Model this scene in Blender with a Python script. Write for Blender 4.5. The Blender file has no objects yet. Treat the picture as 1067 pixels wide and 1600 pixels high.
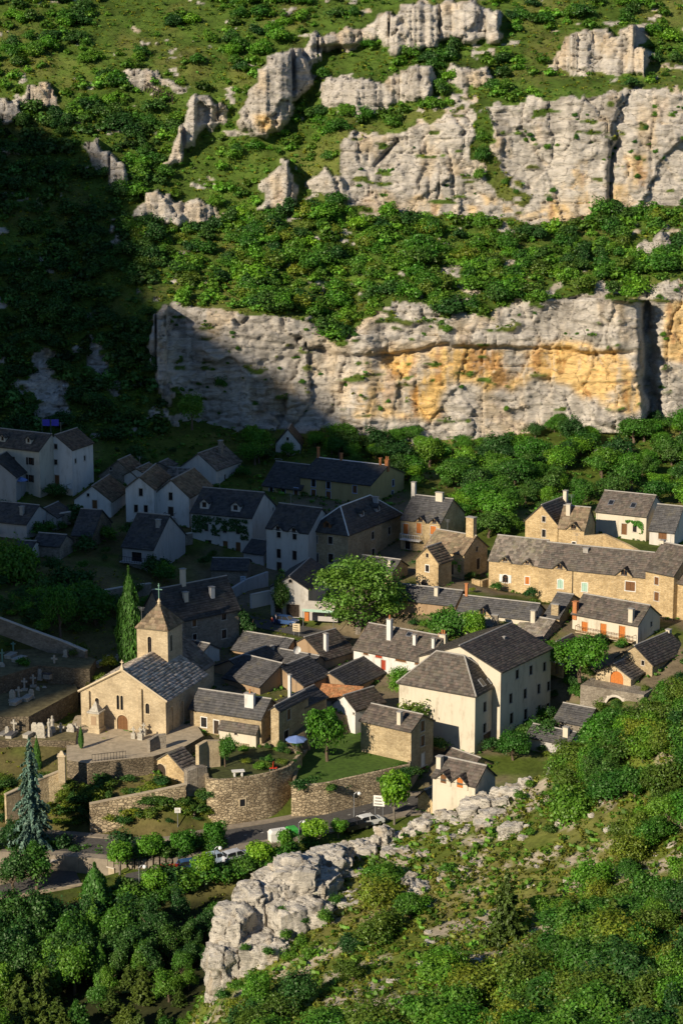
import bpy, bmesh, math, random
import numpy as np
from mathutils import Vector, Matrix

R = math.radians
scene = bpy.context.scene
col = scene.collection

# ------------------------------------------------------------------ camera
FPX = 3300.0            # focal length in photo pixels (photo is 1067 x 1600)
PITCH = R(12.6)
CAM = np.array([0.0, 0.0, 99.0])
cam_data = bpy.data.cameras.new("camera")
cam_data.sensor_fit = 'HORIZONTAL'
cam_data.sensor_width = 36.0
cam_data.lens = 36.0 * FPX / 1067.0
cam_data.clip_start = 1.0
cam_data.clip_end = 6000.0
cam = bpy.data.objects.new("camera", cam_data)
col.objects.link(cam)
cam.location = CAM
cam.rotation_euler = (math.pi / 2 - PITCH, 0, 0)
scene.camera = cam

# ------------------------------------------------------------------ sky and sun
SUN_EL = R(26.0)
SUN_AZ = math.atan2(-0.76, -0.65)        # horizontal direction towards the sun (x, y)
SUN = np.array([math.cos(SUN_AZ) * math.cos(SUN_EL), math.sin(SUN_AZ) * math.cos(SUN_EL), math.sin(SUN_EL)])
world = bpy.data.worlds.new("World")
scene.world = world
world.use_nodes = True
wn = world.node_tree
wn.nodes.clear()
sky = wn.nodes.new('ShaderNodeTexSky')
sky.sky_type = 'NISHITA'
sky.sun_disc = False
sky.sun_elevation = SUN_EL
sky.sun_rotation = math.pi / 2 - SUN_AZ
sky.altitude = 500
sky.air_density = 1.0
sky.dust_density = 0.2
sky.ozone_density = 5.0
bg = wn.nodes.new('ShaderNodeBackground')
bg.inputs['Strength'].default_value = 0.075
wo = wn.nodes.new('ShaderNodeOutputWorld')
wn.links.new(sky.outputs[0], bg.inputs[0])
wn.links.new(bg.outputs[0], wo.inputs[0])
sl = bpy.data.lights.new("sun", 'SUN')
sl.energy = 5.0
sl.angle = R(0.5)
sl.color = (1.0, 0.865, 0.67)
so = bpy.data.objects.new("sun", sl)
col.objects.link(so)
so.rotation_euler = Vector(SUN).to_track_quat('Z', 'Y').to_euler()
scene.view_settings.view_transform = 'Standard'
scene.view_settings.look = 'None'
scene.view_settings.gamma = 1.0
scene.view_settings.use_curve_mapping = False
scene.view_settings.exposure = 0.3
scene.cycles.max_bounces = 5
scene.cycles.diffuse_bounces = 3
scene.cycles.transmission_bounces = 3
scene.cycles.use_denoising = True

# ------------------------------------------------------------------ projection helpers
CP, SP = math.cos(PITCH), math.sin(PITCH)

def ray(px, py):
    """world direction of a photo pixel, scaled so that its y component is 1"""
    a = (px - 533.5) / FPX
    b = -(py - 800.0) / FPX
    d = np.array([a, CP + b * SP, -SP + b * CP])
    return d / d[1]

def at(px, py, Y):
    return CAM + ray(px, py) * Y

def project(p):
    v = np.asarray(p, float) - CAM
    dep = v[1] * CP - v[2] * SP
    up = v[1] * SP + v[2] * CP
    return 533.5 + FPX * v[0] / dep, 800.0 - FPX * up / dep

def rays_np(px, py):
    a = (px - 533.5) / FPX
    b = -(py - 800.0) / FPX
    y = CP + b * SP
    z = -SP + b * CP
    return a / y, z / y

# ------------------------------------------------------------------ noise
def _h(ix, iy, iz, seed):
    n = (ix.astype(np.int64) * 374761393 + iy.astype(np.int64) * 668265263 + iz.astype(np.int64) * 2147483647 + seed * 1274126177) & 0xffffffff
    n = ((n ^ (n >> 13)) * 1274126177) & 0xffffffff
    n = ((n ^ (n >> 16)) * 2246822519) & 0xffffffff
    return ((n ^ (n >> 15)) & 0xffffff).astype(np.float64) / 16777215.0

def vnoise(P, seed=0):
    i = np.floor(P)
    f = P - i
    f = f * f * f * (f * (f * 6 - 15) + 10)
    i = i.astype(np.int64)
    x, y, z = i[..., 0], i[..., 1], i[..., 2]
    fx, fy, fz = f[..., 0], f[..., 1], f[..., 2]
    r = 0
    for dz in (0, 1):
        for dy in (0, 1):
            for dx in (0, 1):
                w = (fx if dx else 1 - fx) * (fy if dy else 1 - fy) * (fz if dz else 1 - fz)
                r = r + w * _h(x + dx, y + dy, z + dz, seed)
    return r * 2 - 1

def fbm(P, scale, octs=4, seed=0, gain=0.5, ridged=False):
    P = np.asarray(P, float) / np.asarray(scale, float)
    a, s, tot = 1.0, 0, 0
    for o in range(octs):
        n = vnoise(P, seed + o * 17)
        if ridged:
            n = 1 - 2 * np.abs(n)
        s = s + a * n
        tot += a
        a *= gain
        P = P * 2.03 + 11.7
    return s / tot

def worley(P, scale, seed=0, facet=False):
    """returns F1, F2, random value of the nearest cell (and a tilted facet height)"""
    P = np.asarray(P, float) / np.asarray(scale, float)
    i = np.floor(P).astype(np.int64)
    n = P.shape[:-1]
    f1 = np.full(n, 9.0); f2 = np.full(n, 9.0); cid = np.zeros(n); D = np.zeros(P.shape)
    for dx in (-1, 0, 1):
        for dy in (-1, 0, 1):
            for dz in (-1, 0, 1):
                cx, cy, cz = i[..., 0] + dx, i[..., 1] + dy, i[..., 2] + dz
                ox = P[..., 0] - cx - _h(cx, cy, cz, seed + 1); oy = P[..., 1] - cy - _h(cx, cy, cz, seed + 2); oz = P[..., 2] - cz - _h(cx, cy, cz, seed + 3)
                d = np.sqrt(ox * ox + oy * oy + oz * oz)
                rid = _h(cx, cy, cz, seed + 4)
                new = d < f1
                f2 = np.where(new, f1, np.minimum(f2, d))
                cid = np.where(new, rid, cid)
                if facet:
                    D[..., 0] = np.where(new, ox, D[..., 0]); D[..., 1] = np.where(new, oy, D[..., 1]); D[..., 2] = np.where(new, oz, D[..., 2])
                f1 = np.where(new, d, f1)
    if facet:
        t1 = np.modf(cid * 97.31)[0] - .5; t2 = np.modf(cid * 531.7)[0] - .5
        return f1, f2, cid, D[..., 0] * t1 * 2 + D[..., 2] * t2 * 2
    return f1, f2, cid

def sstep(a, b, x):
    t = np.clip((x - a) / (b - a), 0, 1)
    return t * t * (3 - 2 * t)

# ------------------------------------------------------------------ mesh helpers
def mesh_np(name, V, quads=None, tris=None, cols=None, smooth=False):
    """mesh straight from numpy arrays; cols is one rgb per vertex"""
    V = np.asarray(V, np.float32).reshape(-1, 3)
    q = np.zeros((0, 4), np.int32) if quads is None else np.asarray(quads, np.int32).reshape(-1, 4)
    t = np.zeros((0, 3), np.int32) if tris is None else np.asarray(tris, np.int32).reshape(-1, 3)
    me = bpy.data.meshes.new(name)
    me.vertices.add(len(V)); me.vertices.foreach_set("co", V.ravel())
    nl = q.size + t.size
    me.loops.add(nl)
    me.loops.foreach_set("vertex_index", np.concatenate([q.ravel(), t.ravel()]).astype(np.int32))
    me.polygons.add(len(q) + len(t))
    st = np.concatenate([np.arange(len(q)) * 4, q.size + np.arange(len(t)) * 3]).astype(np.int32)
    me.polygons.foreach_set("loop_start", st)
    if smooth:
        me.polygons.foreach_set("use_smooth", np.ones(len(q) + len(t), bool))
    if cols is not None:
        ca = me.color_attributes.new("Col", 'FLOAT_COLOR', 'POINT')
        c4 = np.ones((len(V), 4), np.float32); c4[:, :3] = cols
        ca.data.foreach_set("color", c4.ravel())
    me.update(calc_edges=True)
    return me

def link(name, me, mat=None, parent=None):
    o = bpy.data.objects.new(name, me)
    if mat is not None and me is not None and len(me.materials) == 0:
        me.materials.append(mat)
    col.objects.link(o)
    if parent is not None:
        o.parent = parent
    return o

def tag(o, label=None, cat=None, group=None, kind=None):
    if label: o["label"] = label
    if cat: o["category"] = cat; o["kind"] = "thing"
    if group: o["group"] = group
    if kind: o["kind"] = kind
    return o

def empty(name, loc, rz=0.0, label=None, cat=None, group=None):
    o = bpy.data.objects.new(name, None)
    col.objects.link(o)
    o.location = [float(c) for c in loc]
    o.rotation_euler = (0, 0, rz)
    o.empty_display_size = 0.5
    return tag(o, label, cat, group)

class MB:
    """collects polygons of one mesh"""
    def __init__(s):
        s.v, s.f, s.c = [], [], []
    def poly(s, pts, c=None):
        n = len(s.v)
        s.v.extend([tuple(float(a) for a in p) for p in pts])
        s.f.append(tuple(range(n, n + len(pts))))
        if c is not None:
            s.c.extend([c] * len(pts))
    def box(s, c, sx, sy, sz, rz=0.0, taper=1.0, col=None):
        """box standing on c (base centre)"""
        ca, sa = math.cos(rz), math.sin(rz)
        P = []
        for k, z in ((1.0, 0), (taper, sz)):
            for x, y in ((-1, -1), (1, -1), (1, 1), (-1, 1)):
                X, Y = x * sx * .5 * k, y * sy * .5 * k
                P.append((c[0] + X * ca - Y * sa, c[1] + X * sa + Y * ca, c[2] + z))
        n = len(s.v); s.v.extend(P)
        for q in ((0, 3, 2, 1), (4, 5, 6, 7), (0, 1, 5, 4), (1, 2, 6, 5), (2, 3, 7, 6), (3, 0, 4, 7)):
            s.f.append(tuple(n + k for k in q))
        if col is not None: s.c.extend([col] * 8)
    def hexa(s, P):
        """8 points: bottom ring 0-3 then top ring 4-7"""
        n = len(s.v); s.v.extend([tuple(float(a) for a in p) for p in P])
        for q in ((0, 3, 2, 1), (4, 5, 6, 7), (0, 1, 5, 4), (1, 2, 6, 5), (2, 3, 7, 6), (3, 0, 4, 7)):
            s.f.append(tuple(n + k for k in q))
    def tube(s, pts, rads, n=6, cap=True):
        pts = [Vector(p) for p in pts]
        base = len(s.v)
        for i, p in enumerate(pts):
            d = (pts[min(i + 1, len(pts) - 1)] - pts[max(i - 1, 0)]).normalized()
            a = Vector((0, 0, 1)) if abs(d.z) < .9 else Vector((1, 0, 0))
            u = d.cross(a).normalized(); w = d.cross(u)
            for k in range(n):
                t = 2 * math.pi * k / n
                s.v.append(tuple(p + (u * math.cos(t) + w * math.sin(t)) * rads[i]))
        for i in range(len(pts) - 1):
            for k in range(n):
                a, b = base + i * n + k, base + i * n + (k + 1) % n
                s.f.append((a, b, b + n, a + n))
        if cap:
            s.f.append(tuple(base + (len(pts) - 1) * n + k for k in range(n)))
            s.f.append(tuple(base + n - 1 - k for k in range(n)))
    def lathe(s, c, prof, n=10):
        base = len(s.v)
        for r, z in prof:
            for k in range(n):
                t = 2 * math.pi * k / n
                s.v.append((c[0] + r * math.cos(t), c[1] + r * math.sin(t), c[2] + z))
        for i in range(len(prof) - 1):
            for k in range(n):
                a, b = base + i * n + k, base + i * n + (k + 1) % n
                s.f.append((a, b, b + n, a + n))
        s.f.append(tuple(base + (len(prof) - 1) * n + k for k in range(n)))
    def mesh(s, name):
        me = bpy.data.meshes.new(name)
        me.from_pydata(s.v, [], s.f)
        if s.c and len(s.c) == len(s.v):
            ca = me.color_attributes.new("Col", 'FLOAT_COLOR', 'POINT')
            ca.data.foreach_set("color", np.array([(*c, 1) for c in s.c], np.float32).ravel())
        me.update()
        return me
    def build(s, name, mat, parent=None):
        return link(name, s.mesh(name), mat, parent)

# ------------------------------------------------------------------ materials
MATS = {}
def newmat(name):
    m = bpy.data.materials.new(name); m.use_nodes = True
    nt = m.node_tree; nt.nodes.clear()
    out = nt.nodes.new('ShaderNodeOutputMaterial')
    b = nt.nodes.new('ShaderNodeBsdfPrincipled')
    nt.links.new(b.outputs[0], out.inputs[0])
    MATS[name] = m
    return m, nt, b, out

def N(nt, typ, **kw):
    n = nt.nodes.new(typ)
    for k, v in kw.items():
        if k in n.inputs: n.inputs[k].default_value = v
        else: setattr(n, k, v)
    return n

def mixc(nt, fac, a, b, blend='MIX'):
    n = nt.nodes.new('ShaderNodeMix'); n.data_type = 'RGBA'; n.blend_type = blend
    for i, v in ((0, fac), (6, a), (7, b)):
        if hasattr(v, 'is_linked') or isinstance(v, bpy.types.NodeSocket): nt.links.new(v, n.inputs[i])
        elif i == 0: n.inputs[0].default_value = v
        else: n.inputs[i].default_value = (*v, 1) if len(v) == 3 else v
    return n.outputs[2]

def ramp(nt, sock, stops):
    n = nt.nodes.new('ShaderNodeValToRGB')
    while len(n.color_ramp.elements) < len(stops): n.color_ramp.elements.new(.5)
    for e, (p, c) in zip(n.color_ramp.elements, stops):
        e.position = p; e.color = (*c, 1) if not isinstance(c, float) else (c, c, c, 1)
    nt.links.new(sock, n.inputs[0])
    return n.outputs[0]

def coords(nt, obj=True):
    tc = nt.nodes.new('ShaderNodeNewGeometry')
    return tc.outputs['Position']

def plain(name, c, rough=.7, var=.12, scale=1.5, bump=.0, spec=.3, metal=0.0):
    m, nt, b, out = newmat(name)
    pos = coords(nt)
    nz = N(nt, 'ShaderNodeTexNoise', Scale=scale, Detail=5.0, Roughness=.6)
    nt.links.new(pos, nz.inputs['Vector'])
    c = np.array(c)
    cc = ramp(nt, nz.outputs[0], [(.3, tuple(c * (1 - var))), (.7, tuple(np.minimum(c * (1 + var), 1)))])
    nt.links.new(cc, b.inputs['Base Color'])
    b.inputs['Roughness'].default_value = rough
    b.inputs['Specular IOR Level'].default_value = spec
    b.inputs['Metallic'].default_value = metal
    if bump:
        bp = N(nt, 'ShaderNodeBump', Strength=bump, Distance=.05)
        nt.links.new(nz.outputs[0], bp.inputs['Height']); nt.links.new(bp.outputs[0], b.inputs['Normal'])
    return m

def stone_wall(name, c1, c2, mortar, scale=2.6, bump=.6):
    """rubble masonry: voronoi stones with mortar joints"""
    m, nt, b, out = newmat(name)
    pos = coords(nt)
    mp = N(nt, 'ShaderNodeMapping'); mp.inputs['Scale'].default_value = (1, 1, 1.7)
    nt.links.new(pos, mp.inputs[0])
    wz = N(nt, 'ShaderNodeTexNoise', Scale=3.0, Detail=2.0)
    nt.links.new(mp.outputs[0], wz.inputs['Vector'])
    ad = N(nt, 'ShaderNodeVectorMath', operation='MULTIPLY_ADD')
    nt.links.new(wz.outputs['Color'], ad.inputs[0]); ad.inputs[1].default_value = (.15, .15, .15); nt.links.new(mp.outputs[0], ad.inputs[2])
    v = N(nt, 'ShaderNodeTexVoronoi', Scale=scale); nt.links.new(ad.outputs[0], v.inputs['Vector'])
    ve = N(nt, 'ShaderNodeTexVoronoi', Scale=scale, feature='DISTANCE_TO_EDGE'); nt.links.new(ad.outputs[0], ve.inputs['Vector'])
    sp = nt.nodes.new('ShaderNodeSeparateColor'); nt.links.new(v.outputs['Color'], sp.inputs[0])
    c1, c2 = np.array(c1), np.array(c2)
    sc = ramp(nt, sp.outputs[0], [(0, tuple(c1)), (.5, tuple((c1 + c2) / 2 * 1.05)), (1, tuple(c2))])
    jm = ramp(nt, ve.outputs['Distance'], [(.02, 1.0), (.07, 0.0)])
    cc = mixc(nt, jm, sc, mortar)
    nz = N(nt, 'ShaderNodeTexNoise', Scale=.35, Detail=6.0, Roughness=.65); nt.links.new(pos, nz.inputs['Vector'])
    dk = ramp(nt, nz.outputs[0], [(.3, (.62, .6, .58)), (.6, (1.0, 1.0, 1.0)), (.8, (1.08, 1.05, 1.0))])
    cc = mixc(nt, 1.0, cc, dk, 'MULTIPLY')
    nt.links.new(cc, b.inputs['Base Color'])
    b.inputs['Roughness'].default_value = .9; b.inputs['Specular IOR Level'].default_value = .15
    hr = ramp(nt, ve.outputs['Distance'], [(0, 0.0), (.12, 1.0)])
    ad2 = N(nt, 'ShaderNodeMath', operation='MULTIPLY_ADD'); nt.links.new(sp.outputs[1], ad2.inputs[0]); ad2.inputs[1].default_value = .6; nt.links.new(hr, ad2.inputs[2])
    bp = N(nt, 'ShaderNodeBump', Strength=bump, Distance=.08)
    nt.links.new(ad2.outputs[0], bp.inputs['Height']); nt.links.new(bp.outputs[0], b.inputs['Normal'])
    return m

def plaster(name, c, stain=.70):
    m, nt, b, out = newmat(name)
    pos = coords(nt)
    mp = N(nt, 'ShaderNodeMapping'); mp.inputs['Scale'].default_value = (1, 1, .35); nt.links.new(pos, mp.inputs[0])
    n1 = N(nt, 'ShaderNodeTexNoise', Scale=.9, Detail=7.0, Roughness=.7); nt.links.new(mp.outputs[0], n1.inputs['Vector'])
    c = np.array(c)
    cc = ramp(nt, n1.outputs[0], [(.30, tuple(c * np.array([stain, stain * .97, stain * .92]))), (.46, tuple(c)), (.75, tuple(np.minimum(c * 1.06, .85)))])
    mp3 = N(nt, 'ShaderNodeMapping'); mp3.inputs['Scale'].default_value = (.8, .8, .09); nt.links.new(pos, mp3.inputs[0])
    n3 = N(nt, 'ShaderNodeTexNoise', Scale=1.4, Detail=5.0, Roughness=.65); nt.links.new(mp3.outputs[0], n3.inputs['Vector'])
    stk = ramp(nt, n3.outputs[0], [(.34, (.74, .72, .68)), (.5, (1.0, 1.0, 1.0))])
    cc = mixc(nt, .38, cc, stk, 'MULTIPLY')
    n2 = N(nt, 'ShaderNodeTexNoise', Scale=12.0, Detail=4.0); nt.links.new(pos, n2.inputs['Vector'])
    nt.links.new(cc, b.inputs['Base Color'])
    b.inputs['Roughness'].default_value = .9; b.inputs['Specular IOR Level'].default_value = .15
    bp = N(nt, 'ShaderNodeBump', Strength=.35, Distance=.03); nt.links.new(n2.outputs[0], bp.inputs['Height']); nt.links.new(bp.outputs[0], b.inputs['Normal'])
    return m

def attr_mat(name, rough=.9, spec=.15, nscale=3.0, namp=.35, bump=.5, bdist=.2, mul=(1, 1, 1), patch=None):
    """colour from the mesh's own Col attribute with grain on top"""
    m, nt, b, out = newmat(name)
    a = N(nt, 'ShaderNodeAttribute'); a.attribute_name = "Col"
    pos = coords(nt)
    nz = N(nt, 'ShaderNodeTexNoise', Scale=nscale, Detail=8.0, Roughness=.68); nt.links.new(pos, nz.inputs['Vector'])
    f = ramp(nt, nz.outputs[0], [(.25, (1 - namp,) * 3), (.5, (1.0,) * 3), (.78, (1 + namp * .7,) * 3)])
    cc = mixc(nt, 1.0, a.outputs['Color'], f, 'MULTIPLY')
    cc = mixc(nt, 1.0, cc, mul, 'MULTIPLY')
    if patch is not None:
        np_ = N(nt, 'ShaderNodeTexNoise', Scale=.55, Detail=6.0, Roughness=.7); nt.links.new(pos, np_.inputs['Vector'])
        pf = ramp(nt, np_.outputs[0], [(.52, 0.0), (.68, 1.0)]); cc = mixc(nt, pf, cc, mixc(nt, .55, cc, patch))
        pd = ramp(nt, np_.outputs[0], [(.30, (.7, .7, .7)), (.45, (1.0,) * 3)]); cc = mixc(nt, 1.0, cc, pd, 'MULTIPLY')
    nt.links.new(cc, b.inputs['Base Color'])
    b.inputs['Roughness'].default_value = rough; b.inputs['Specular IOR Level'].default_value = spec
    if bump:
        bp = N(nt, 'ShaderNodeBump', Strength=bump, Distance=bdist); nt.links.new(nz.outputs[0], bp.inputs['Height']); nt.links.new(bp.outputs[0], b.inputs['Normal'])
    return m

def leaf_mat(name, c, trans=.35, var=.48):
    """foliage: clump colour from Col, hue varied from plant to plant, light passing through the leaves"""
    m, nt, b, out = newmat(name)
    nt.nodes.remove(b)
    a = N(nt, 'ShaderNodeAttribute'); a.attribute_name = "Col"
    oi = nt.nodes.new('ShaderNodeObjectInfo')
    c = np.array(c)
    rc = ramp(nt, oi.outputs['Random'], [(0, tuple(c * np.array([1 - var, 1 - var * .7, 1 - var * .5]))), (.5, tuple(c)), (1, tuple(c * np.array([1 + var * 1.3, 1 + var * .6, 1])))])
    cc = mixc(nt, 1.0, rc, a.outputs['Color'], 'MULTIPLY')
    d = nt.nodes.new('ShaderNodeBsdfDiffuse'); t = nt.nodes.new('ShaderNodeBsdfTranslucent')
    g = nt.nodes.new('ShaderNodeBsdfGlossy'); g.inputs['Roughness'].default_value = .5
    tc = mixc(nt, 1.0, cc, (1.2, 1.25, .5), 'MULTIPLY')
    nt.links.new(cc, d.inputs[0]); nt.links.new(tc, t.inputs[0])
    g.inputs[0].default_value = (.8, .9, .7, 1)
    mx = nt.nodes.new('ShaderNodeMixShader'); mx.inputs[0].default_value = trans
    nt.links.new(d.outputs[0], mx.inputs[1]); nt.links.new(t.outputs[0], mx.inputs[2])
    m2 = nt.nodes.new('ShaderNodeMixShader'); m2.inputs[0].default_value = .03
    nt.links.new(mx.outputs[0], m2.inputs[1]); nt.links.new(g.outputs[0], m2.inputs[2])
    nt.links.new(m2.outputs[0], out.inputs[0])
    return m

stone_wall('stone_tan', (.56, .45, .28), (.38, .29, .17), (.50, .41, .27))
stone_wall('stone_warm', (.66, .50, .28), (.46, .33, .17), (.58, .46, .28))
stone_wall('stone_grey', (.36, .32, .26), (.22, .19, .15), (.30, .26, .21))
stone_wall('stone_church', (.60, .49, .32), (.46, .37, .24), (.46, .38, .26), scale=3.2, bump=.35)
stone_wall('stone_rubble', (.62, .51, .34), (.30, .235, .15), (.24, .19, .13), scale=1.75, bump=1.0)
stone_wall('stone_dark', (.27, .22, .15), (.16, .13, .09), (.13, .11, .08), scale=2.0, bump=.9)
plaster('plaster_white', (.66, .645, .61))
plaster('plaster_cream', (.60, .54, .43))
plaster('plaster_pale', (.58, .55, .50))
plaster('plaster_olive', (.42, .34, .16))
plaster('plaster_brown', (.34, .24, .15))
plaster('plaster_grey', (.44, .42, .40))
plain('surround', (.52, .47, .40), .85)
plain('surround_warm', (.55, .45, .30), .85)
plain('surround_blue', (.36, .44, .62), .8)
plain('glass', (.018, .02, .024), .12, .2, spec=.6)
plain('wood_brown', (.16, .075, .03), .6, .25, 6)
plain('wood_orange', (.48, .16, .035), .6, .2, 6)
plain('wood_red', (.34, .055, .025), .55, .2, 6)
plain('wood_dark', (.05, .035, .025), .6, .25, 6)
plain('paint_white', (.75, .73, .68), .5, .06)
plain('paint_green', (.36, .52, .42), .55, .1)
plain('zinc', (.30, .31, .33), .45, .15, 3, metal=.5)
plain('ridge_mortar', (.34, .32, .29), .85, .2, 3)
plain('brick_orange', (.45, .18, .07), .85, .25, 5)
plain('iron', (.03, .03, .032), .5, .2, metal=.3)
plain('verdigris', (.16, .30, .24), .6, .2, metal=.2)
plain('gravestone', (.40, .37, .31), .8, .3, 4, bump=.3)
plain('marble_dark', (.10, .10, .11), .35, .2, 4)
plain('asphalt', (.085, .080, .074), .92, .25, 2.5, bump=.2)
plain('road_paint', (.55, .53, .48), .8, .2, 5)
plain('paving', (.26, .22, .17), .9, .25, 1.2, bump=.2)
plain('tyre', (.012, .012, .012), .85, .1)
plain('chrome', (.5, .5, .52), .25, .05, metal=.9)
plain('lamp_glass', (.8, .8, .78), .3, .03)
plain('lens_red', (.3, .02, .02), .3, .03)
plain('bark', (.13, .095, .065), .9, .35, 5, bump=.5)
plain('bark_grey', (.19, .165, .135), .9, .35, 5, bump=.5)
attr_mat('slate', rough=.62, spec=.35, nscale=5, namp=.3, bump=.25, bdist=.03, patch=(.12, .105, .07))
attr_mat('cloth_skin', nscale=8, namp=.1, bump=0)
attr_mat('lauze', rough=.85, spec=.2, nscale=5, namp=.35, bump=.4, bdist=.04, patch=(.20, .19, .11))
def rock_mat(name):
    """limestone: colour from Col, dark joints and thin beds in the relief"""
    m, nt, b, out = newmat(name)
    a = N(nt, 'ShaderNodeAttribute'); a.attribute_name = "Col"
    pos = coords(nt)
    mp = N(nt, 'ShaderNodeMapping'); mp.inputs['Scale'].default_value = (1, 1, 5.0); nt.links.new(pos, mp.inputs[0])
    nz = N(nt, 'ShaderNodeTexNoise', Scale=.9, Detail=9.0, Roughness=.72); nt.links.new(mp.outputs[0], nz.inputs['Vector'])
    n2 = N(nt, 'ShaderNodeTexNoise', Scale=2.6, Detail=6.0, Roughness=.7); nt.links.new(pos, n2.inputs['Vector'])
    ad = N(nt, 'ShaderNodeVectorMath', operation='MULTIPLY_ADD'); nt.links.new(n2.outputs['Color'], ad.inputs[0]); ad.inputs[1].default_value = (.8, .8, .8); nt.links.new(pos, ad.inputs[2])
    mp2 = N(nt, 'ShaderNodeMapping'); mp2.inputs['Scale'].default_value = (.22, .22, .48); nt.links.new(ad.outputs[0], mp2.inputs[0])
    ve = N(nt, 'ShaderNodeTexVoronoi', Scale=1.0, feature='DISTANCE_TO_EDGE'); nt.links.new(mp2.outputs[0], ve.inputs['Vector'])
    crack = ramp(nt, ve.outputs['Distance'], [(.0, 0.0), (.035, 1.0)])
    gate = ramp(nt, n2.outputs[0], [(.50, 1.0), (.60, 0.0)])
    mx = N(nt, 'ShaderNodeMath', operation='MAXIMUM'); nt.links.new(crack, mx.inputs[0]); nt.links.new(gate, mx.inputs[1])
    f = ramp(nt, nz.outputs[0], [(.28, (.58, .57, .57)), (.48, (1.0,) * 3), (.72, (1.25, 1.23, 1.2))])
    cc = mixc(nt, 1.0, a.outputs['Color'], f, 'MULTIPLY')
    dk = mixc(nt, mx.outputs[0], (.58, .56, .53), (1, 1, 1)); cc = mixc(nt, 1.0, cc, dk, 'MULTIPLY')
    nt.links.new(cc, b.inputs['Base Color']); b.inputs['Roughness'].default_value = .92; b.inputs['Specular IOR Level'].default_value = .12
    s1 = N(nt, 'ShaderNodeMath', operation='MULTIPLY_ADD'); nt.links.new(mx.outputs[0], s1.inputs[0]); s1.inputs[1].default_value = .5; nt.links.new(nz.outputs[0], s1.inputs[2])
    s2 = N(nt, 'ShaderNodeMath', operation='MULTIPLY_ADD'); nt.links.new(n2.outputs[0], s2.inputs[0]); s2.inputs[1].default_value = .5; nt.links.new(s1.outputs[0], s2.inputs[2])
    bp = N(nt, 'ShaderNodeBump', Strength=1.0, Distance=.45); nt.links.new(s2.outputs[0], bp.inputs['Height']); nt.links.new(bp.outputs[0], b.inputs['Normal'])
    return m
rock_mat('rock')
attr_mat('ground', nscale=1.6, namp=.5, bump=.6, bdist=.15)
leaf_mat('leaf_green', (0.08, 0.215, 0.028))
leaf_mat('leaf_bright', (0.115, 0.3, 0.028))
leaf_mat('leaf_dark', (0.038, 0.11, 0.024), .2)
leaf_mat('leaf_olive', (.125, .205, .028))
leaf_mat('needle_blue', (0.13, 0.22, 0.17), .12, .1)
leaf_mat('needle_green', (0.085, 0.135, 0.022), .12, .2)
leaf_mat('needle_cypress', (0.06, 0.16, 0.022), .12, .15)
leaf_mat('leaf_grass', (.135, .205, .026), .3)
leaf_mat('leaf_red', (.16, .025, .02), .3)
# ================================================================== valley ground
ANCH = [  # photo pixel of a ground point and its distance along y
 (600,1265,271),(690,1258,272),(500,1283,267),(400,1303,263),(300,1332,258),(200,1378,252),(60,1385,252),(120,1440,243),
 (-100,1400,250),(-200,1300,262),(60,1280,262),(180,1262,265),(270,1262,264),(330,1288,262),(455,1279,265),(300,1276,263),
 (124,1137,281.5),(259,1160,280.5),(190,1165,279),(400,1167,280.3),(330,1160,281.5),(440,1165,280.5),
 (742,1181,285),(642,1236,277),(742,1244,274),(675,1272,270),(820,1190,283),(882,1121,300),(920,1160,290),
 (555,1121,292),(600,1062,309),(482,970,329),(444,974,328),(373,1010,319),(430,1060,305),(330,1060,304),(500,1160,281),(560,1150,284),
 (544,902,350),(240,890,350),(394,866,362),(112,776,385),(295,824,370),(337,759,398),(579,800,380),(450,800,380),
 (729,907,338),(685,919,335),(842,932,335),(1009,955,325),(764,920,340),(997,1009,308),(832,985,314),(730,1000,312),
 (986,1080,296),(1019,1050,302),(930,1100,298),(871,853,355),(912,857,352),(1010,846,360),(1054,854,355),(1150,870,350),(1150,1000,310),(1150,1090,295),
 (600,690,424),(720,705,420),(820,690,421),(1000,665,426),(1150,660,427),(850,770,396),(1000,750,402),(740,790,385),(1150,760,400),
 (480,690,420),(380,690,420),(100,672,412),(250,690,412),(20,690,405),(-120,690,405),(-250,690,405),
 (50,1172,276),(50,1050,296),(100,1000,309),(30,960,313),(20,880,345),(110,900,338),(-100,1000,310),(-200,1150,285),(-200,900,345),(60,830,362),(160,850,358),
 (100,1500,237),(100,1600,222),(-100,1600,222),(-200,1500,235),(300,1450,240),(300,1560,222),
]
def z_of(px, py, Y): return at(px, py, Y)
A_ = np.array([z_of(*a) for a in ANCH])
extra = np.array([[-60,150,-14],[0,150,-14],[60,150,-14],[-130,150,-14],[130,150,-14],[-60,200,-13],[60,255,-3],[100,255,-3],[20,240,-4],[90,215,-8],[20,200,-10],[-25,215,-10],
                  [150,300,6],[150,400,15],[-150,300,6],[-150,400,22]], float)
A_ = np.vstack([A_, extra])
def tps_fit(P, Z, lam):
    n = len(P)
    d = np.sqrt(((P[:, None] - P[None]) ** 2).sum(-1)) + 1e-9
    K = d ** 2 * np.log(d) + lam * np.eye(n)
    Q = np.hstack([np.ones((n, 1)), P])
    M = np.zeros((n + 3, n + 3)); M[:n, :n] = K; M[:n, n:] = Q; M[n:, :n] = Q.T
    return np.linalg.solve(M, np.concatenate([Z, np.zeros(3)])), P
def tps_eval(S, X, Y):
    w, P = S
    out = w[-3] + w[-2] * X + w[-1] * Y
    for i in range(len(P)):
        d = np.sqrt((X - P[i, 0]) ** 2 + (Y - P[i, 1]) ** 2) + 1e-9
        out = out + w[i] * d * d * np.log(d)
    return out
TPS = tps_fit(A_[:, :2], A_[:, 2], 25.0)
GX0, GX1, GY0, GY1, GS = -130.0, 130.0, 130.0, 445.0, 0.8
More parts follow.
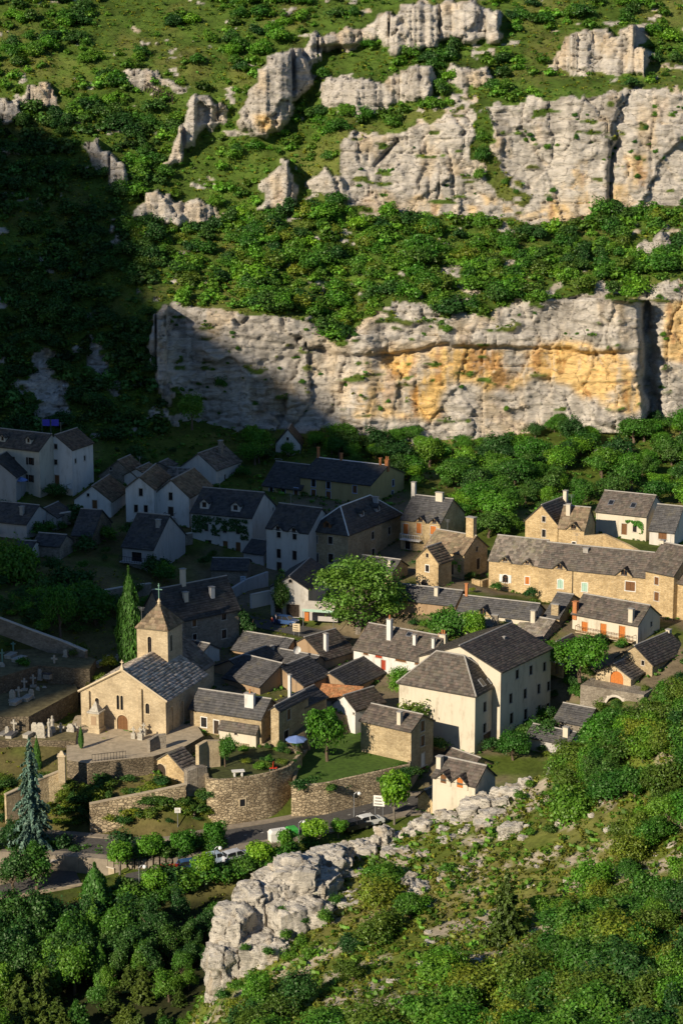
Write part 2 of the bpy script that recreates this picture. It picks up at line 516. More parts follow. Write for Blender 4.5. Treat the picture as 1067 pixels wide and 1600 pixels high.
gx = np.arange(GX0, GX1 + .01, GS); gy = np.arange(GY0, GY1 + .01, GS)
GX, GY = np.meshgrid(gx, gy)
# fit coarse then upsample
cx = np.linspace(GX0, GX1, 101); cy = np.linspace(GY0, GY1, 108)
CX, CY = np.meshgrid(cx, cy)
CZ = tps_eval(TPS, CX, CY)
def bil(Z, x0, dx, y0, dy, X, Y):
    fx = np.clip((X - x0) / dx, 0, Z.shape[1] - 1.001); fy = np.clip((Y - y0) / dy, 0, Z.shape[0] - 1.001)
    i = fx.astype(int); j = fy.astype(int); a = fx - i; b = fy - j
    return Z[j, i] * (1 - a) * (1 - b) + Z[j, i + 1] * a * (1 - b) + Z[j + 1, i] * (1 - a) * b + Z[j + 1, i + 1] * a * b
GZ = bil(CZ, GX0, cx[1] - cx[0], GY0, cy[1] - cy[0], GX, GY)

# near hillside on the right: plane-like surface cut by its crest line
HILL = [(650,1285,226),(850,1218,226),(950,1160,225),(1067,1088,224),(1250,1000,224),(520,1345,222),(430,1395,216),(370,1545,200),(700,1450,196),(900,1450,186),(1067,1600,151),(700,1600,166),(480,1600,180),
        (900,1320,206),(1067,1400,180),(1250,1500,160),(1250,1300,188),(1067,1240,205)]
H_ = np.array([at(*h) for h in HILL]); H_ = np.vstack([H_, [[60,120,36],[0,130,20],[-20,150,6],[120,150,48],[-30,180,-6],[130,225,46]]])
HT = tps_fit(H_[:, :2], H_[:, 2], 15.0)
HZ = bil(tps_eval(HT, CX, CY), GX0, cx[1] - cx[0], GY0, cy[1] - cy[0], GX, GY)
crest = np.array([at(*p)[:2] for p in [(345,1560,197),(352,1500,204),(385,1430,212),(430,1395,217),(520,1345,222),(650,1285,226),(850,1222,227),(1067,1165,226),(1300,1090,228),(1600,1000,230)]])
def poly_dist(X, Y, P):
    best = np.full(X.shape, 1e9); side = np.zeros(X.shape)
    for a, b in zip(P[:-1], P[1:]):
        d = b - a; L2 = d @ d
        t = np.clip(((X - a[0]) * d[0] + (Y - a[1]) * d[1]) / L2, 0, 1)
        qx, qy = X - a[0] - t * d[0], Y - a[1] - t * d[1]
        dd = np.sqrt(qx * qx + qy * qy)
        s = np.sign(d[0] * qy - d[1] * qx)
        side = np.where(dd < best, s, side); best = np.minimum(best, dd)
    return best, side
cd, cs = poly_dist(GX, GY, np.vstack([[[crest[0, 0] - 6, 120]], crest]))
beyond = np.where(cs > 0, cd, 0)                     # far side of the crest falls away
HZ = HZ - 1.25 * beyond - .02 * beyond ** 2
HILLMASK = HZ > GZ
GZ = np.maximum(GZ, HZ)

def ground_z(x, y):
    return float(bil(GZ, GX0, GS, GY0, GS, np.array([x], float), np.array([y], float))[0])
def ground_z_np(X, Y):
    return bil(GZ, GX0, GS, GY0, GS, X, Y)
def ghit(px, py, y0=215.0, y1=445.0):
    """where the ray of a photo pixel meets the valley ground, looking from y0 on"""
    d = ray(px, py)
    ys = np.arange(y0, y1, .25)
    X = CAM[0] + d[0] * ys; Z = CAM[2] + d[2] * ys
    g = ground_z_np(X, ys)
    k = np.argmax(Z <= g)
    if Z[k] > g[k]: k = len(ys) - 1
    return np.array([X[k], ys[k], g[k]])

# ---- road and parking are graded into the ground
def smooth_line(P, n=8):
    P = [np.array(p, float) for p in P]
    out = []
    for i in range(len(P) - 1):
        p0, p1, p2, p3 = P[max(i - 1, 0)], P[i], P[i + 1], P[min(i + 2, len(P) - 1)]
        for k in range(n):
            t = k / n
            out.append(.5 * ((2 * p1) + (p2 - p0) * t + (2 * p0 - 5 * p1 + 4 * p2 - p3) * t * t + (3 * p1 - p0 - 3 * p2 + p3) * t ** 3))
    out.append(P[-1]); return np.array(out)
def onplane(px, py, z):
    d = ray(px, py); Y = (z - CAM[2]) / d[2]
    return CAM + d * Y
GRADE = []
def grade(line, w, shoulder=3.0):
    """line: Nx3 centre line; flatten the ground to it"""
    global GZ
    best = np.full(GX.shape, 1e9); zz = np.zeros(GX.shape)
    for a, b in zip(line[:-1], line[1:]):
        d = b[:2] - a[:2]; L2 = d @ d + 1e-9
        t = np.clip(((GX - a[0]) * d[0] + (GY - a[1]) * d[1]) / L2, 0, 1)
        dd = np.hypot(GX - a[0] - t * d[0], GY - a[1] - t * d[1])
        m = dd < best
        zz = np.where(m, a[2] + t * (b[2] - a[2]), zz); best = np.minimum(best, dd)
    k = 1 - sstep(w / 2 + .8, w / 2 + .8 + shoulder, best)
    GZ = GZ * (1 - k) + (zz - .12) * k
ROADZ = lambda p: p
road_pts = [(690,1252,-2.7),(640,1256,-2.8),(600,1262,-2.9),(540,1275,-3.0),(480,1289,-3.1),(420,1300,-3.2),(350,1311,-3.3),(280,1325,-3.5),(220,1328,-3.6),(150,1323,-3.7),(60,1316,-3.7),(-80,1309,-3.6),(-200,1303,-3.6)]
road_line = smooth_line([onplane(x, y, z) for x, y, z in road_pts])
grade(road_line, 8.0, 2.5)
street_pts = [(400,986,7.4),(440,978,7.6),(480,983,7.3),(520,996,6.8),(350,975,8.0),(330,960,8.6)]
street_line = smooth_line([onplane(x, y, z) for x, y, z in [(325,955,8.6),(380,968,8.0),(430,978,7.5),(480,988,7.1),(540,1003,6.4)]])
grade(street_line, 5.5, 2.5)
quay_line = smooth_line([onplane(x, y, z) for x, y, z in [(-80,1388,-5.8),(40,1377,-5.8),(120,1366,-5.6)]])
grade(quay_line, 9.0, 1.2)
layby_line = smooth_line([onplane(x, y, z) for x, y, z in [(200,1378,-4.6),(270,1364,-4.2),(340,1350,-3.9),(420,1336,-3.6)]])
grade(layby_line, 5.5, 2.0)

def flatten(poly, z, lower_only=True):
    """ground under a built terrace sinks below its slab"""
    global GZ
    P = np.array(poly)
    ins = np.zeros(GX.shape, bool); j = len(P) - 1
    for i in range(len(P)):
        c = ((P[i, 1] > GY) != (P[j, 1] > GY)) & (GX < (P[j, 0] - P[i, 0]) * (GY - P[i, 1]) / (P[j, 1] - P[i, 1] + 1e-12) + P[i, 0])
        ins ^= c; j = i
    GZ = np.where(ins, np.minimum(GZ, z) if lower_only else z, GZ)

# ================================================================== mountain sheet behind the village
MX = np.arange(-180, 1250, 2.6); MY = np.arange(800, -170, -2.3)
PX, PY = np.meshgrid(MX, MY)
P3 = np.stack([PX, PY, np.zeros_like(PX)], -1)
def li(pts):
    p = np.array(pts, float); return np.interp(MX, p[:, 0], p[:, 1])
base1 = li([(-280,690),(0,668),(230,665),(280,672),(500,665),(570,668),(690,706),(760,712),(820,698),(880,676),(1000,676),(1067,660),(1350,650)])
top1 = li([(-280,470),(150,480),(235,472),(280,478),(330,487),(400,492),(480,500),(515,530),(545,530),(570,505),(615,474),(660,478),(700,492),(760,488),(800,480),(850,468),(960,465),(1010,470),(1040,445),(1067,442),(1350,440)])
base2 = li([(-280,330),(200,345),(340,345),(400,330),(530,318),(600,336),(700,338),(850,346),(950,332),(1067,322),(1350,315)])
top2 = li([(-280,200),(300,230),(480,235),(530,208),(600,214),(660,190),(700,178),(760,168),(850,152),(900,150),(1000,140),(1067,135),(1350,130)])
rightness = sstep(130, 340, MX); r2 = sstep(470, 545, MX)
yb1 = np.interp(MX, [-280,0,230,300,700,1067,1350], [404,409,416,424,424,427,432])
K = [(np.full_like(MX, 830.0), yb1 - 34), (base1, yb1), (top1, yb1 + 24 * (1 - rightness) + 3.5 * rightness),
     (base2, 452 + 10 * rightness), (top2, 474 * (1 - r2) + 466.5 * r2), (np.full_like(MX, 95.0), np.interp(MX, [0,500,1067], [494,492,486])),
     (np.full_like(MX, 0.0), np.interp(MX, [0,500,1067], [524,514,508])), (np.full_like(MX, -180.0), np.full_like(MX, 585.0))]
MD = np.zeros_like(PX)
for c in range(len(MX)):
    ky = np.array([k[0][c] for k in K]); kd = np.array([k[1][c] for k in K])
    MD[:, c] = np.interp(-MY, -ky, kd)
# soften the knees a little, keep the cliff edges
kern = np.ones(5) / 5
MD = np.apply_along_axis(lambda v: np.convolve(np.pad(v, 2, 'edge'), kern, 'valid'), 0, MD)
# rock masks (outlines are roughened by noise)
wx = fbm(P3, 26, 4, 3) * 16 + fbm(P3, 8, 2, 5) * 5; wy = fbm(P3, 26, 4, 9) * 14 + fbm(P3, 8, 2, 7) * 4
QX, QY = PX + wx, PY + wy
def inpoly(X, Y, P):
    P = np.array(P, float); ins = np.zeros(X.shape, bool); j = len(P) - 1
    for i in range(len(P)):
        ins ^= ((P[i, 1] > Y) != (P[j, 1] > Y)) & (X < (P[j, 0] - P[i, 0]) * (Y - P[i, 1]) / (P[j, 1] - P[i, 1] + 1e-12) + P[i, 0])
        j = i
    return ins
def blur(M, n=2):
    M = M.astype(float)
    for _ in range(n):
        M = (M + np.roll(M, 1, 0) + np.roll(M, -1, 0) + np.roll(M, 1, 1) + np.roll(M, -1, 1)) / 5
    return M
b1, t1, b2, t2 = [np.broadcast_to(v, PX.shape) for v in (base1, top1, base2, top2)]
rock = ((QY < b1 + 4) & (QY > t1 - 2) & (QX > 246 + (QY - 470) * .2 + fbm(P3, (60, 30, 1), 3, 33) * 34)).astype(float)
rock = np.maximum(rock, ((QY < b2) & (QY > t2) & (QX > 533)).astype(float))
notch = inpoly(QX, QY, [(735,170),(765,175),(775,245),(790,270),(830,310),(820,325),(780,300),(750,280),(738,230)]) | inpoly(QX, QY, [(505,480),(555,480),(560,520),(530,545),(510,535)])
rock = np.where(notch, 0, rock)
OUT = [([(365,190),(380,150),(400,105),(425,85),(470,78),(484,120),(462,170),(440,205),(420,220),(375,208)], 5.5),
       ([(262,252),(284,205),(296,150),(322,150),(352,162),(348,190),(312,214),(284,258)], 3.0),
       ([(398,325),(418,272),(438,262),(455,246),(468,285),(458,330),(425,330)], 2.6),
       ([(208,342),(222,302),(262,306),(345,322),(350,346),(280,352)], 1.6),
       ([(466,96),(488,62),(545,40),(600,22),(650,5),(745,-4),(775,25),(785,66),(710,60),(655,80),(620,95),(590,62),(560,70),(500,84),(480,100)], 4.0),
       ([(495,172),(503,120),(560,122),(600,128),(645,104),(684,110),(668,150),(620,165),(560,180),(540,165)], 2.6),
       ([(690,122),(700,98),(768,100),(768,128),(720,132)], 2.0),
       ([(862,112),(880,58),(915,48),(960,45),(1015,35),(1020,62),(985,75),(1030,95),(1000,120),(940,112),(900,120)], 2.0),
       ([(34,165),(42,128),(70,132),(92,165),(70,170)], 1.2), ([(-20,195),(-10,150),(38,158),(38,190)], 1.5),
       ([(188,135),(192,110),(235,116),(290,132),(285,146),(240,136)], 1.0),
       ([(480,290),(500,255),(530,285),(545,315),(520,315)], 1.5),
       ([(60,650),(40,600),(60,540),(80,560),(100,600),(110,650)], .5), ([(130,560),(150,520),(180,570),(160,600)], .4),
       ([(225,545),(235,480),(262,485),(275,560),(265,640),(245,600)], 2.0),
       ([(130,235),(150,215),(180,245),(205,290),(190,300),(150,260)], 1.2),
       ([(700,500),(702,470),(730,470),(730,500)], 0.2), ([(1000,410),(1005,370),(1040,365),(1050,400)], 1.0),
       ([(620,408),(622,396),(665,396),(668,408)], .6), ([(790,420),(792,408),(850,410),(850,422)], .6),
       ([(800,352),(830,332),(900,338),(870,352)], .8), ([(930,470),(940,440),(1000,440),(1067,436),(1067,470)], .3),
       ([(820,760),(830,700),(880,690),(900,735),(860,770)], 1.0), ([(920,740),(930,700),(990,690),(1000,740)], 1.0), ([(1030,740),(1040,700),(1100,690),(1100,740)], 1.2), ([(690,745),(700,705),(760,705),(770,745)], .8)]
bulge = np.zeros_like(PX)
MD0 = MD.copy()
for poly, b in OUT:
    m = inpoly(QX, QY, poly)
    if b >= .9:
        cols_ = np.where(m.any(0))[0]
        for c in cols_:
            rows = np.where(m[:, c])[0]; d0 = MD0[rows[0], c]
            lim = rows[(np.arange(len(rows)) == (rows - rows[0]))] if True else rows
            MD[lim, c] = np.minimum(MD[lim, c], d0 + .22 * (MD0[lim, c] - d0))
    rock = np.maximum(rock, m.astype(float)); bulge = np.maximum(bulge, blur(m, 4) * b)
# scattered stones
spots = fbm(P3, (30, 17, 1), 4, 41)
scat = (spots > .36) & (fbm(P3, (7, 4, 1), 2, 43) > -.1)
rock = np.maximum(rock, scat.astype(float) * .9)
bulge = np.maximum(bulge, blur(scat, 2) * .7)
# shelves on the lower cliff covered with plants
veg1 = (fbm(P3, (40, 9, 1), 3, 51) > .42) & (QY < b1 - 20)
rock = np.where(veg1 & (rock > .5) & (bulge < .5), .25, rock)
ROCK = blur(rock, 1)
RX, RZ = rays_np(PX, PY)
W3 = np.stack([RX * MD, MD, CAM[2] + RZ * MD], -1)
# cliff relief in metres towards the camera
rel = fbm(W3, (24, 24, 40), 3, 61) * 1.7 * ROCK
WP = W3 + np.stack([fbm(W3, 3.0, 3, 63), fbm(W3, 3.0, 2, 64), fbm(W3, 3.0, 3, 65)], -1) * np.array([.9, .9, .5])
f1, f2, cid, fc_ = worley(WP, (7.0, 7.0, 12.0), 70, True)
rel += ROCK * ((cid - .5) * 1.5 + fc_ * 1.5)
edge = (f2 - f1)
f1, f2, cid, fc_ = worley(WP, (5.0, 5.0, 1.8), 80, True)
rel += ROCK * ((cid - .5) * .6 + fc_ * .45)
f1, f2, cid, fc_ = worley(WP, (1.5, 1.5, .85), 85, True)
rel += ROCK * ((cid - .5) * .26 + fc_ * .22)
st_ = (W3[..., 2] + fbm(W3, (16, 16, 3), 3, 66) * 1.6) / 3.4
sf = st_ - np.floor(st_)
sa = _h(np.floor(st_).astype(np.int64), np.zeros_like(st_, dtype=np.int64), np.zeros_like(st_, dtype=np.int64), 7)
rel += ROCK * ((sa - .5) * .9 + (sf - .5) * .25)                               # bedding: each bed leans out over the one below
st2 = (W3[..., 2] + fbm(W3, (10, 10, 2), 3, 68) * .8) / 1.25; s2 = st2 - np.floor(st2)
rel += ROCK * ((s2 - .5) * .22) - ROCK * .28 * np.exp(-(s2 / .10) ** 2) * sstep(-.1, .25, fbm(W3, (7, 7, 2), 2, 69))
rel -= ROCK * .75 * np.exp(-(sf / .06) ** 2) * sstep(-.2, .2, fbm(W3, (9, 9, 3), 2, 67))
rel -= ROCK * .9 * np.exp(-(edge / .03) ** 2) * sstep(.0, .3, fbm(W3, (9, 9, 12), 2, 89))
VF = np.stack([W3[..., 0] + fbm(W3, (4, 4, 4), 2, 91) * 1.2, W3[..., 1], W3[..., 2] * .10], -1)
nvf = fbm(VF, (6.5, 30, 3.0), 2, 92); nvg = fbm(VF + 31, (3.0, 30, 2.0), 2, 93)
rel -= ROCK * 1.3 * np.exp(-(nvf / .035) ** 2) * sstep(-.15, .25, fbm(W3, (12, 12, 9), 2, 94))
rel -= ROCK * .5 * np.exp(-(nvg / .045) ** 2) * sstep(.0, .3, fbm(W3, (8, 8, 6), 2, 96))
rel += ROCK * fbm(W3, (1.4, 1.4, .9), 3, 90, .55) * .2
rel += (1 - ROCK) * (fbm(W3, 7, 4, 95) * 1.1 + fbm(W3, 1.8, 3, 97) * .35)
# named features of the lower cliff: long overhanging ledge, deep cleft on the right, buttresses
inc = sstep(500, 560, PX) * (1 - sstep(960, 1000, PX))
ledge = 545 + 6 * np.sin(PX / 70.0) + fbm(P3, (40, 40, 1), 2, 101) * 7 - sstep(640, 700, PX) * 6 + sstep(700, 705, PX) * 6
on1 = ((PY < b1) & (PY > t1)).astype(float)
rel += on1 * inc * 1.3 * (1 - sstep(-3, 2, PY - ledge))          # rock above the ledge stands proud
rel += on1 * inc * -.9 * np.exp(-((PY - ledge - 3) / 3.5) ** 2)
led2 = 505 + (PX - 250) * .16
rel += on1 * sstep(270, 320, PX) * (1 - sstep(520, 570, PX)) * .9 * (1 - sstep(-3, 2, PY - led2))
cleft = 1008 + (PY - 470) * .06 + fbm(P3, (30, 30, 1), 2, 103) * 6
rel += on1 * 7.0 * sstep(860, 975, PX) * (1 - sstep(cleft - 20, cleft - 4, PX))
rel -= on1 * 3.5 * np.exp(-((PX - cleft) / 9) ** 2)
rel += on1 * 2.2 * sstep(600, 570, PX) * sstep(500, 560, PX)
cl2 = 958 + (PY - 250) * -.12 + fbm(P3, (20, 20, 1), 2, 105) * 6
on2 = ((PY < b2) & (PY > t2) & (PX > 533)).astype(float)
rel -= on2 * 2.8 * np.exp(-((PX - cl2) / 5.0) ** 2) * sstep(200, 240, PY)
cl3 = 607 - (PY - 235) * .9
rel -= on2 * 2.2 * np.exp(-((PX - cl3) / 4.5) ** 2) * sstep(215, 225, PY) * (1 - sstep(250, 262, PY))
rel += on2 * 2.0 * sstep(860, 900, PX) * (1 - sstep(cl2 - 4, cl2, PX))
# the shallow cave of the topmost cliff
rel -= 3.5 * np.exp(-(((PX - 520) / 38) ** 2 + ((PY - 76) / 7.5) ** 2) ** 2)
rel += bulge
MD2 = MD - rel
W3 = np.stack([RX * MD2, MD2, CAM[2] + RZ * MD2], -1)
MPOS = W3
# surface colours
gr = np.array([.515, .475, .42])
n1 = fbm(W3, (9, 9, 14), 5, 111)[..., None]; n2 = fbm(W3, (2.0, 2.0, 9.0), 4, 113)[..., None]; n3 = fbm(W3, 1.3, 3, 117)[..., None]
rc = gr * (1 + .22 * n1 + .16 * n3)
rc = rc * (1 - .38 * sstep(.10, .45, n2)) * (1 + .22 * fbm(W3, (1.1, 1.1, 15), 3, 119)[..., None])                                   # grey water streaks
# ochre faces
reg = inpoly(PX + wx * 1.4, PY + wy * 1.2, [(572,560),(575,548),(700,548),(850,535),(960,545),(1000,590),(1000,650),(940,640),(880,600),(850,585),(800,615),(700,600),(690,655),(560,650)])
reg2 = inpoly(PX + wx, PY + wy, [(560,338),(560,300),(640,305),(760,300),(860,320),(880,265),(940,240),(1080,250),(1080,330),(900,342)])
reg3 = inpoly(PX + wx * .5, PY + wy * .5, [(395,180),(420,178),(430,205),(412,208),(400,195)]) | inpoly(PX, PY, [(1040,470),(1080,470),(1080,570),(1035,560)])
och = .92 * blur(reg, 6) * sstep(-.5, .1, fbm(W3, (6, 6, 7), 4, 121)) * (1 - .6 * sstep(.1, .4, fbm(W3, (1.6, 1.6, 16), 3, 122))) + .55 * blur(reg2, 6) * sstep(.0, .35, fbm(W3, (4, 4, 6), 4, 123)) + .8 * blur(reg3, 4)
och = och + .26 * sstep(.05, .45, fbm(W3, (6, 6, 9), 4, 127))
och = np.clip(och, 0, 1)[..., None]
oc = np.array([.74, .50, .20]) * (1 + .30 * fbm(W3, (1.5, 1.5, 8), 3, 125)[..., None])
oc = np.where(fbm(W3, (2.5, 2.5, 7), 3, 129)[..., None] > .30, np.array([.52, .29, .10]), oc)
rc = rc * (1 - och) + oc * och
rc = np.clip(rc, .05, .82)
g1 = fbm(W3, 9, 4, 131)[..., None]; g2 = fbm(W3, 2.2, 4, 133)[..., None]
gc = np.array([.082, .138, .022]) * (1 + .45 * g1 + .5 * g2) * np.array([1, 1, 1])
dry = sstep(-.05, .4, fbm(W3, 12, 5, 137, .6))[..., None]
gc = gc * (1 - .5 * dry) + np.array([.19, .175, .055]) * .5 * dry
gc = np.clip(gc, .012, .3)
m = sstep(.35, .65, ROCK + .25 * fbm(W3, 1.2, 2, 139))[..., None]
MC = rc * m + gc * (1 - m)
nr, nc = PX.shape
idx = np.arange(nr * nc).reshape(nr, nc)
q = np.stack([idx[:-1, :-1], idx[:-1, 1:], idx[1:, 1:], idx[1:, :-1]], -1).reshape(-1, 4)
mountain = tag(link("mountainside", mesh_np("mountainside", W3, quads=q, cols=MC.reshape(-1, 3), smooth=False), MATS['rock']), kind='structure',
               label="sunlit limestone mountainside with two cliff bands and green terraces")

def msurf(px, py):
    """point of the mountain sheet behind a photo pixel"""
    return np.array([bil(MPOS[..., k], MX[0], 2.6, MY[0], -2.3, np.array([px], float), np.array([py], float))[0] for k in range(3)])

# ================================================================== the opposite valley flank: its crest throws the evening shade over the left of the village
SH = np.array([math.cos(SUN_AZ), math.sin(SUN_AZ)]); SU = np.array([-SH[1], SH[0]])
if SU[1] > 0: SU = -SU
TE = math.tan(SUN_EL); A0 = 330.0
def shade_uv(p):
    return SU[0] * p[0] + SU[1] * p[1], p[2] + (A0 - (SH[0] * p[0] + SH[1] * p[1])) * TE
bp = [msurf(-150, 120), msurf(0, 168), msurf(90, 205), msurf(195, 250), msurf(225, 340), msurf(232, 430), msurf(262, 478), msurf(330, 510), msurf(420, 575), msurf(510, 625)]
bp = [shade_uv(p) for p in bp]
bp += [shade_uv(at(600, 712, 410)), shade_uv(at(640, 745, 378)), shade_uv(at(640, 800, 355)), shade_uv(at(610, 870, 337))]
bp = bp[:-2] + [(-226.0, 319.0), (-221.8, 312.0), (-220.2, 294.0), (-219.4, 263.0), (-217.0, 251.0), (-213.0, 240.0), (-205.0, 230.0), (-190.0, 226.0), (-150.0, 218.0), (0.0, 220.0), (160.0, 230.0)]
bp = [(-900.0, 410.0), (-560.0, 404.0)] + bp
bu = np.array([b[0] for b in bp]); bv = np.array([b[1] for b in bp]); o_ = np.argsort(bu); bu, bv = bu[o_], bv[o_]
fu = np.arange(-900, 161, 3.0); fd = np.array([-420, -300, -200, -120, -60, -25, -8, 0, 6, 16, 34, 60, 95, 140, 190, 230], float)
FU, FD = np.meshgrid(fu, fd)
cr = np.interp(FU, bu, bv)
FZ = cr - np.where(FD > 0, FD * 1.25, -FD * .35) - 1.2 * (FD == 0) * 0
F3 = np.stack([(A0 - FD) * SH[0] + FU * SU[0], (A0 - FD) * SH[1] + FU * SU[1], FZ], -1)
F3[..., 2] += fbm(F3, 14, 3, 151) * 1.6 + fbm(F3, 60, 3, 153) * 6.0 * np.clip(np.abs(FD) / 40, 0, 1)
F3[..., 2] = np.maximum(F3[..., 2], -20)
ii = np.arange(FU.size).reshape(FU.shape)
fq = np.stack([ii[:-1, :-1], ii[:-1, 1:], ii[1:, 1:], ii[1:, :-1]], -1).reshape(-1, 4)
fc = np.array([.05, .075, .018]) * (1 + .4 * fbm(F3, 20, 3, 155)[..., None])
flank = tag(link("shading_mountain", mesh_np("shading_mountain", F3, quads=fq, cols=np.clip(fc, .01, .3).reshape(-1, 3), smooth=True), MATS['ground']), kind='structure',
            label="wooded mountain flank across the valley, its crest hiding the low sun")
# ================================================================== house builder
rng = np.random.default_rng(7)
SLATE = dict(course=.42, width=.45, base=(.080, .072, .063), var=.45, warm=.20, lift=.035, mat='slate')
SLATE_B = dict(course=.42, width=.45, base=(.055, .055, .058), var=.38, warm=.05, lift=.035, mat='slate')
LAUZE = dict(course=.50, width=.50, base=(.185, .150, .105), var=.42, warm=.15, lift=.065, mat='lauze')
LAUZE_C = dict(course=.50, width=.46, base=(.46, .41, .34), var=.5, warm=.10, lift=.085, mat='lauze')
LAUZE_G = dict(course=.50, width=.50, base=(.165, .150, .130), var=.45, warm=.10, lift=.07, mat='lauze')
TILE_R = dict(course=.36, width=.26, base=(.30, .15, .07), var=.35, warm=.15, lift=.05, mat='lauze')

def clip_poly(P, a, b, c):
    """keep a*x + b*y <= c"""
    out = []
    for i in range(len(P)):
        p, q = P[i], P[(i + 1) % len(P)]
        dp, dq = a * p[0] + b * p[1] - c, a * q[0] + b * q[1] - c
        if dp <= 1e-9: out.append(p)
        if (dp < -1e-9 and dq > 1e-9) or (dp > 1e-9 and dq < -1e-9):
            t = dp / (dp - dq); out.append((p[0] + (q[0] - p[0]) * t, p[1] + (q[1] - p[1]) * t))
    return out

def facade(mb, org, ax, nrm, width, zb, zt, gable=0.0, holes=(), recess=.22, apexu=None):
    """wall face with real openings. org: left end (3D, z=0 level), ax: unit along, nrm: outward; gable: extra height at apexu"""
    apexu = width / 2 if apexu is None else apexu
    us = sorted(set([0, width, apexu] + [x for h in holes for x in (h[0], h[1])]))
    vs = sorted(set([zb, zt] + ([zt + gable] if gable else []) + [x for h in holes for x in (h[2], h[3])]))
    us = [u for u in us if -1e-6 <= u <= width + 1e-6]; vs = [v for v in vs if zb - 1e-6 <= v <= zt + gable + 1e-6]
    P = lambda u, v, d=0.0: (org[0] + ax[0] * u - nrm[0] * d, org[1] + ax[1] * u - nrm[1] * d, org[2] + v)
    for i in range(len(us) - 1):
        for j in range(len(vs) - 1):
            u0, u1, v0, v1 = us[i], us[i + 1], vs[j], vs[j + 1]
            cu, cv = (u0 + u1) / 2, (v0 + v1) / 2
            if any(h[0] < cu < h[1] and h[2] < cv < h[3] for h in holes): continue
            pg = [(u0, v0), (u1, v0), (u1, v1), (u0, v1)]
            if v1 > zt + 1e-6:
                if not gable: continue
                if apexu > 0: pg = clip_poly(pg, -gable / apexu, 1, zt)
                if len(pg) > 2 and width - apexu > 1e-6:
                    s = gable / (width - apexu); pg = clip_poly(pg, s, 1, zt + s * width)
            if len(pg) > 2: mb.poly([P(*p) for p in pg])
    for h in holes:
        u0, u1, v0, v1 = h
        d = recess
        mb.poly([P(u0, v0), P(u0, v1), P(u0, v1, d), P(u0, v0, d)]); mb.poly([P(u1, v1), P(u1, v0), P(u1, v0, d), P(u1, v1, d)])
        mb.poly([P(u0, v1), P(u1, v1), P(u1, v1, d), P(u0, v1, d)]); mb.poly([P(u1, v0), P(u0, v0), P(u0, v0, d), P(u1, v0, d)])

def fbox(mb, org, ax, nrm, u0, u1, v0, v1, d0, d1):
    """box on a facade between depths d0 (outer, negative = proud) and d1 (inner)"""
    P = lambda u, v, d: (org[0] + ax[0] * u - nrm[0] * d, org[1] + ax[1] * u - nrm[1] * d, org[2] + v)
    mb.hexa([P(u0, v0, d0), P(u1, v0, d0), P(u1, v0, d1), P(u0, v0, d1), P(u0, v1, d0), P(u1, v1, d0), P(u1, v1, d1), P(u0, v1, d1)])

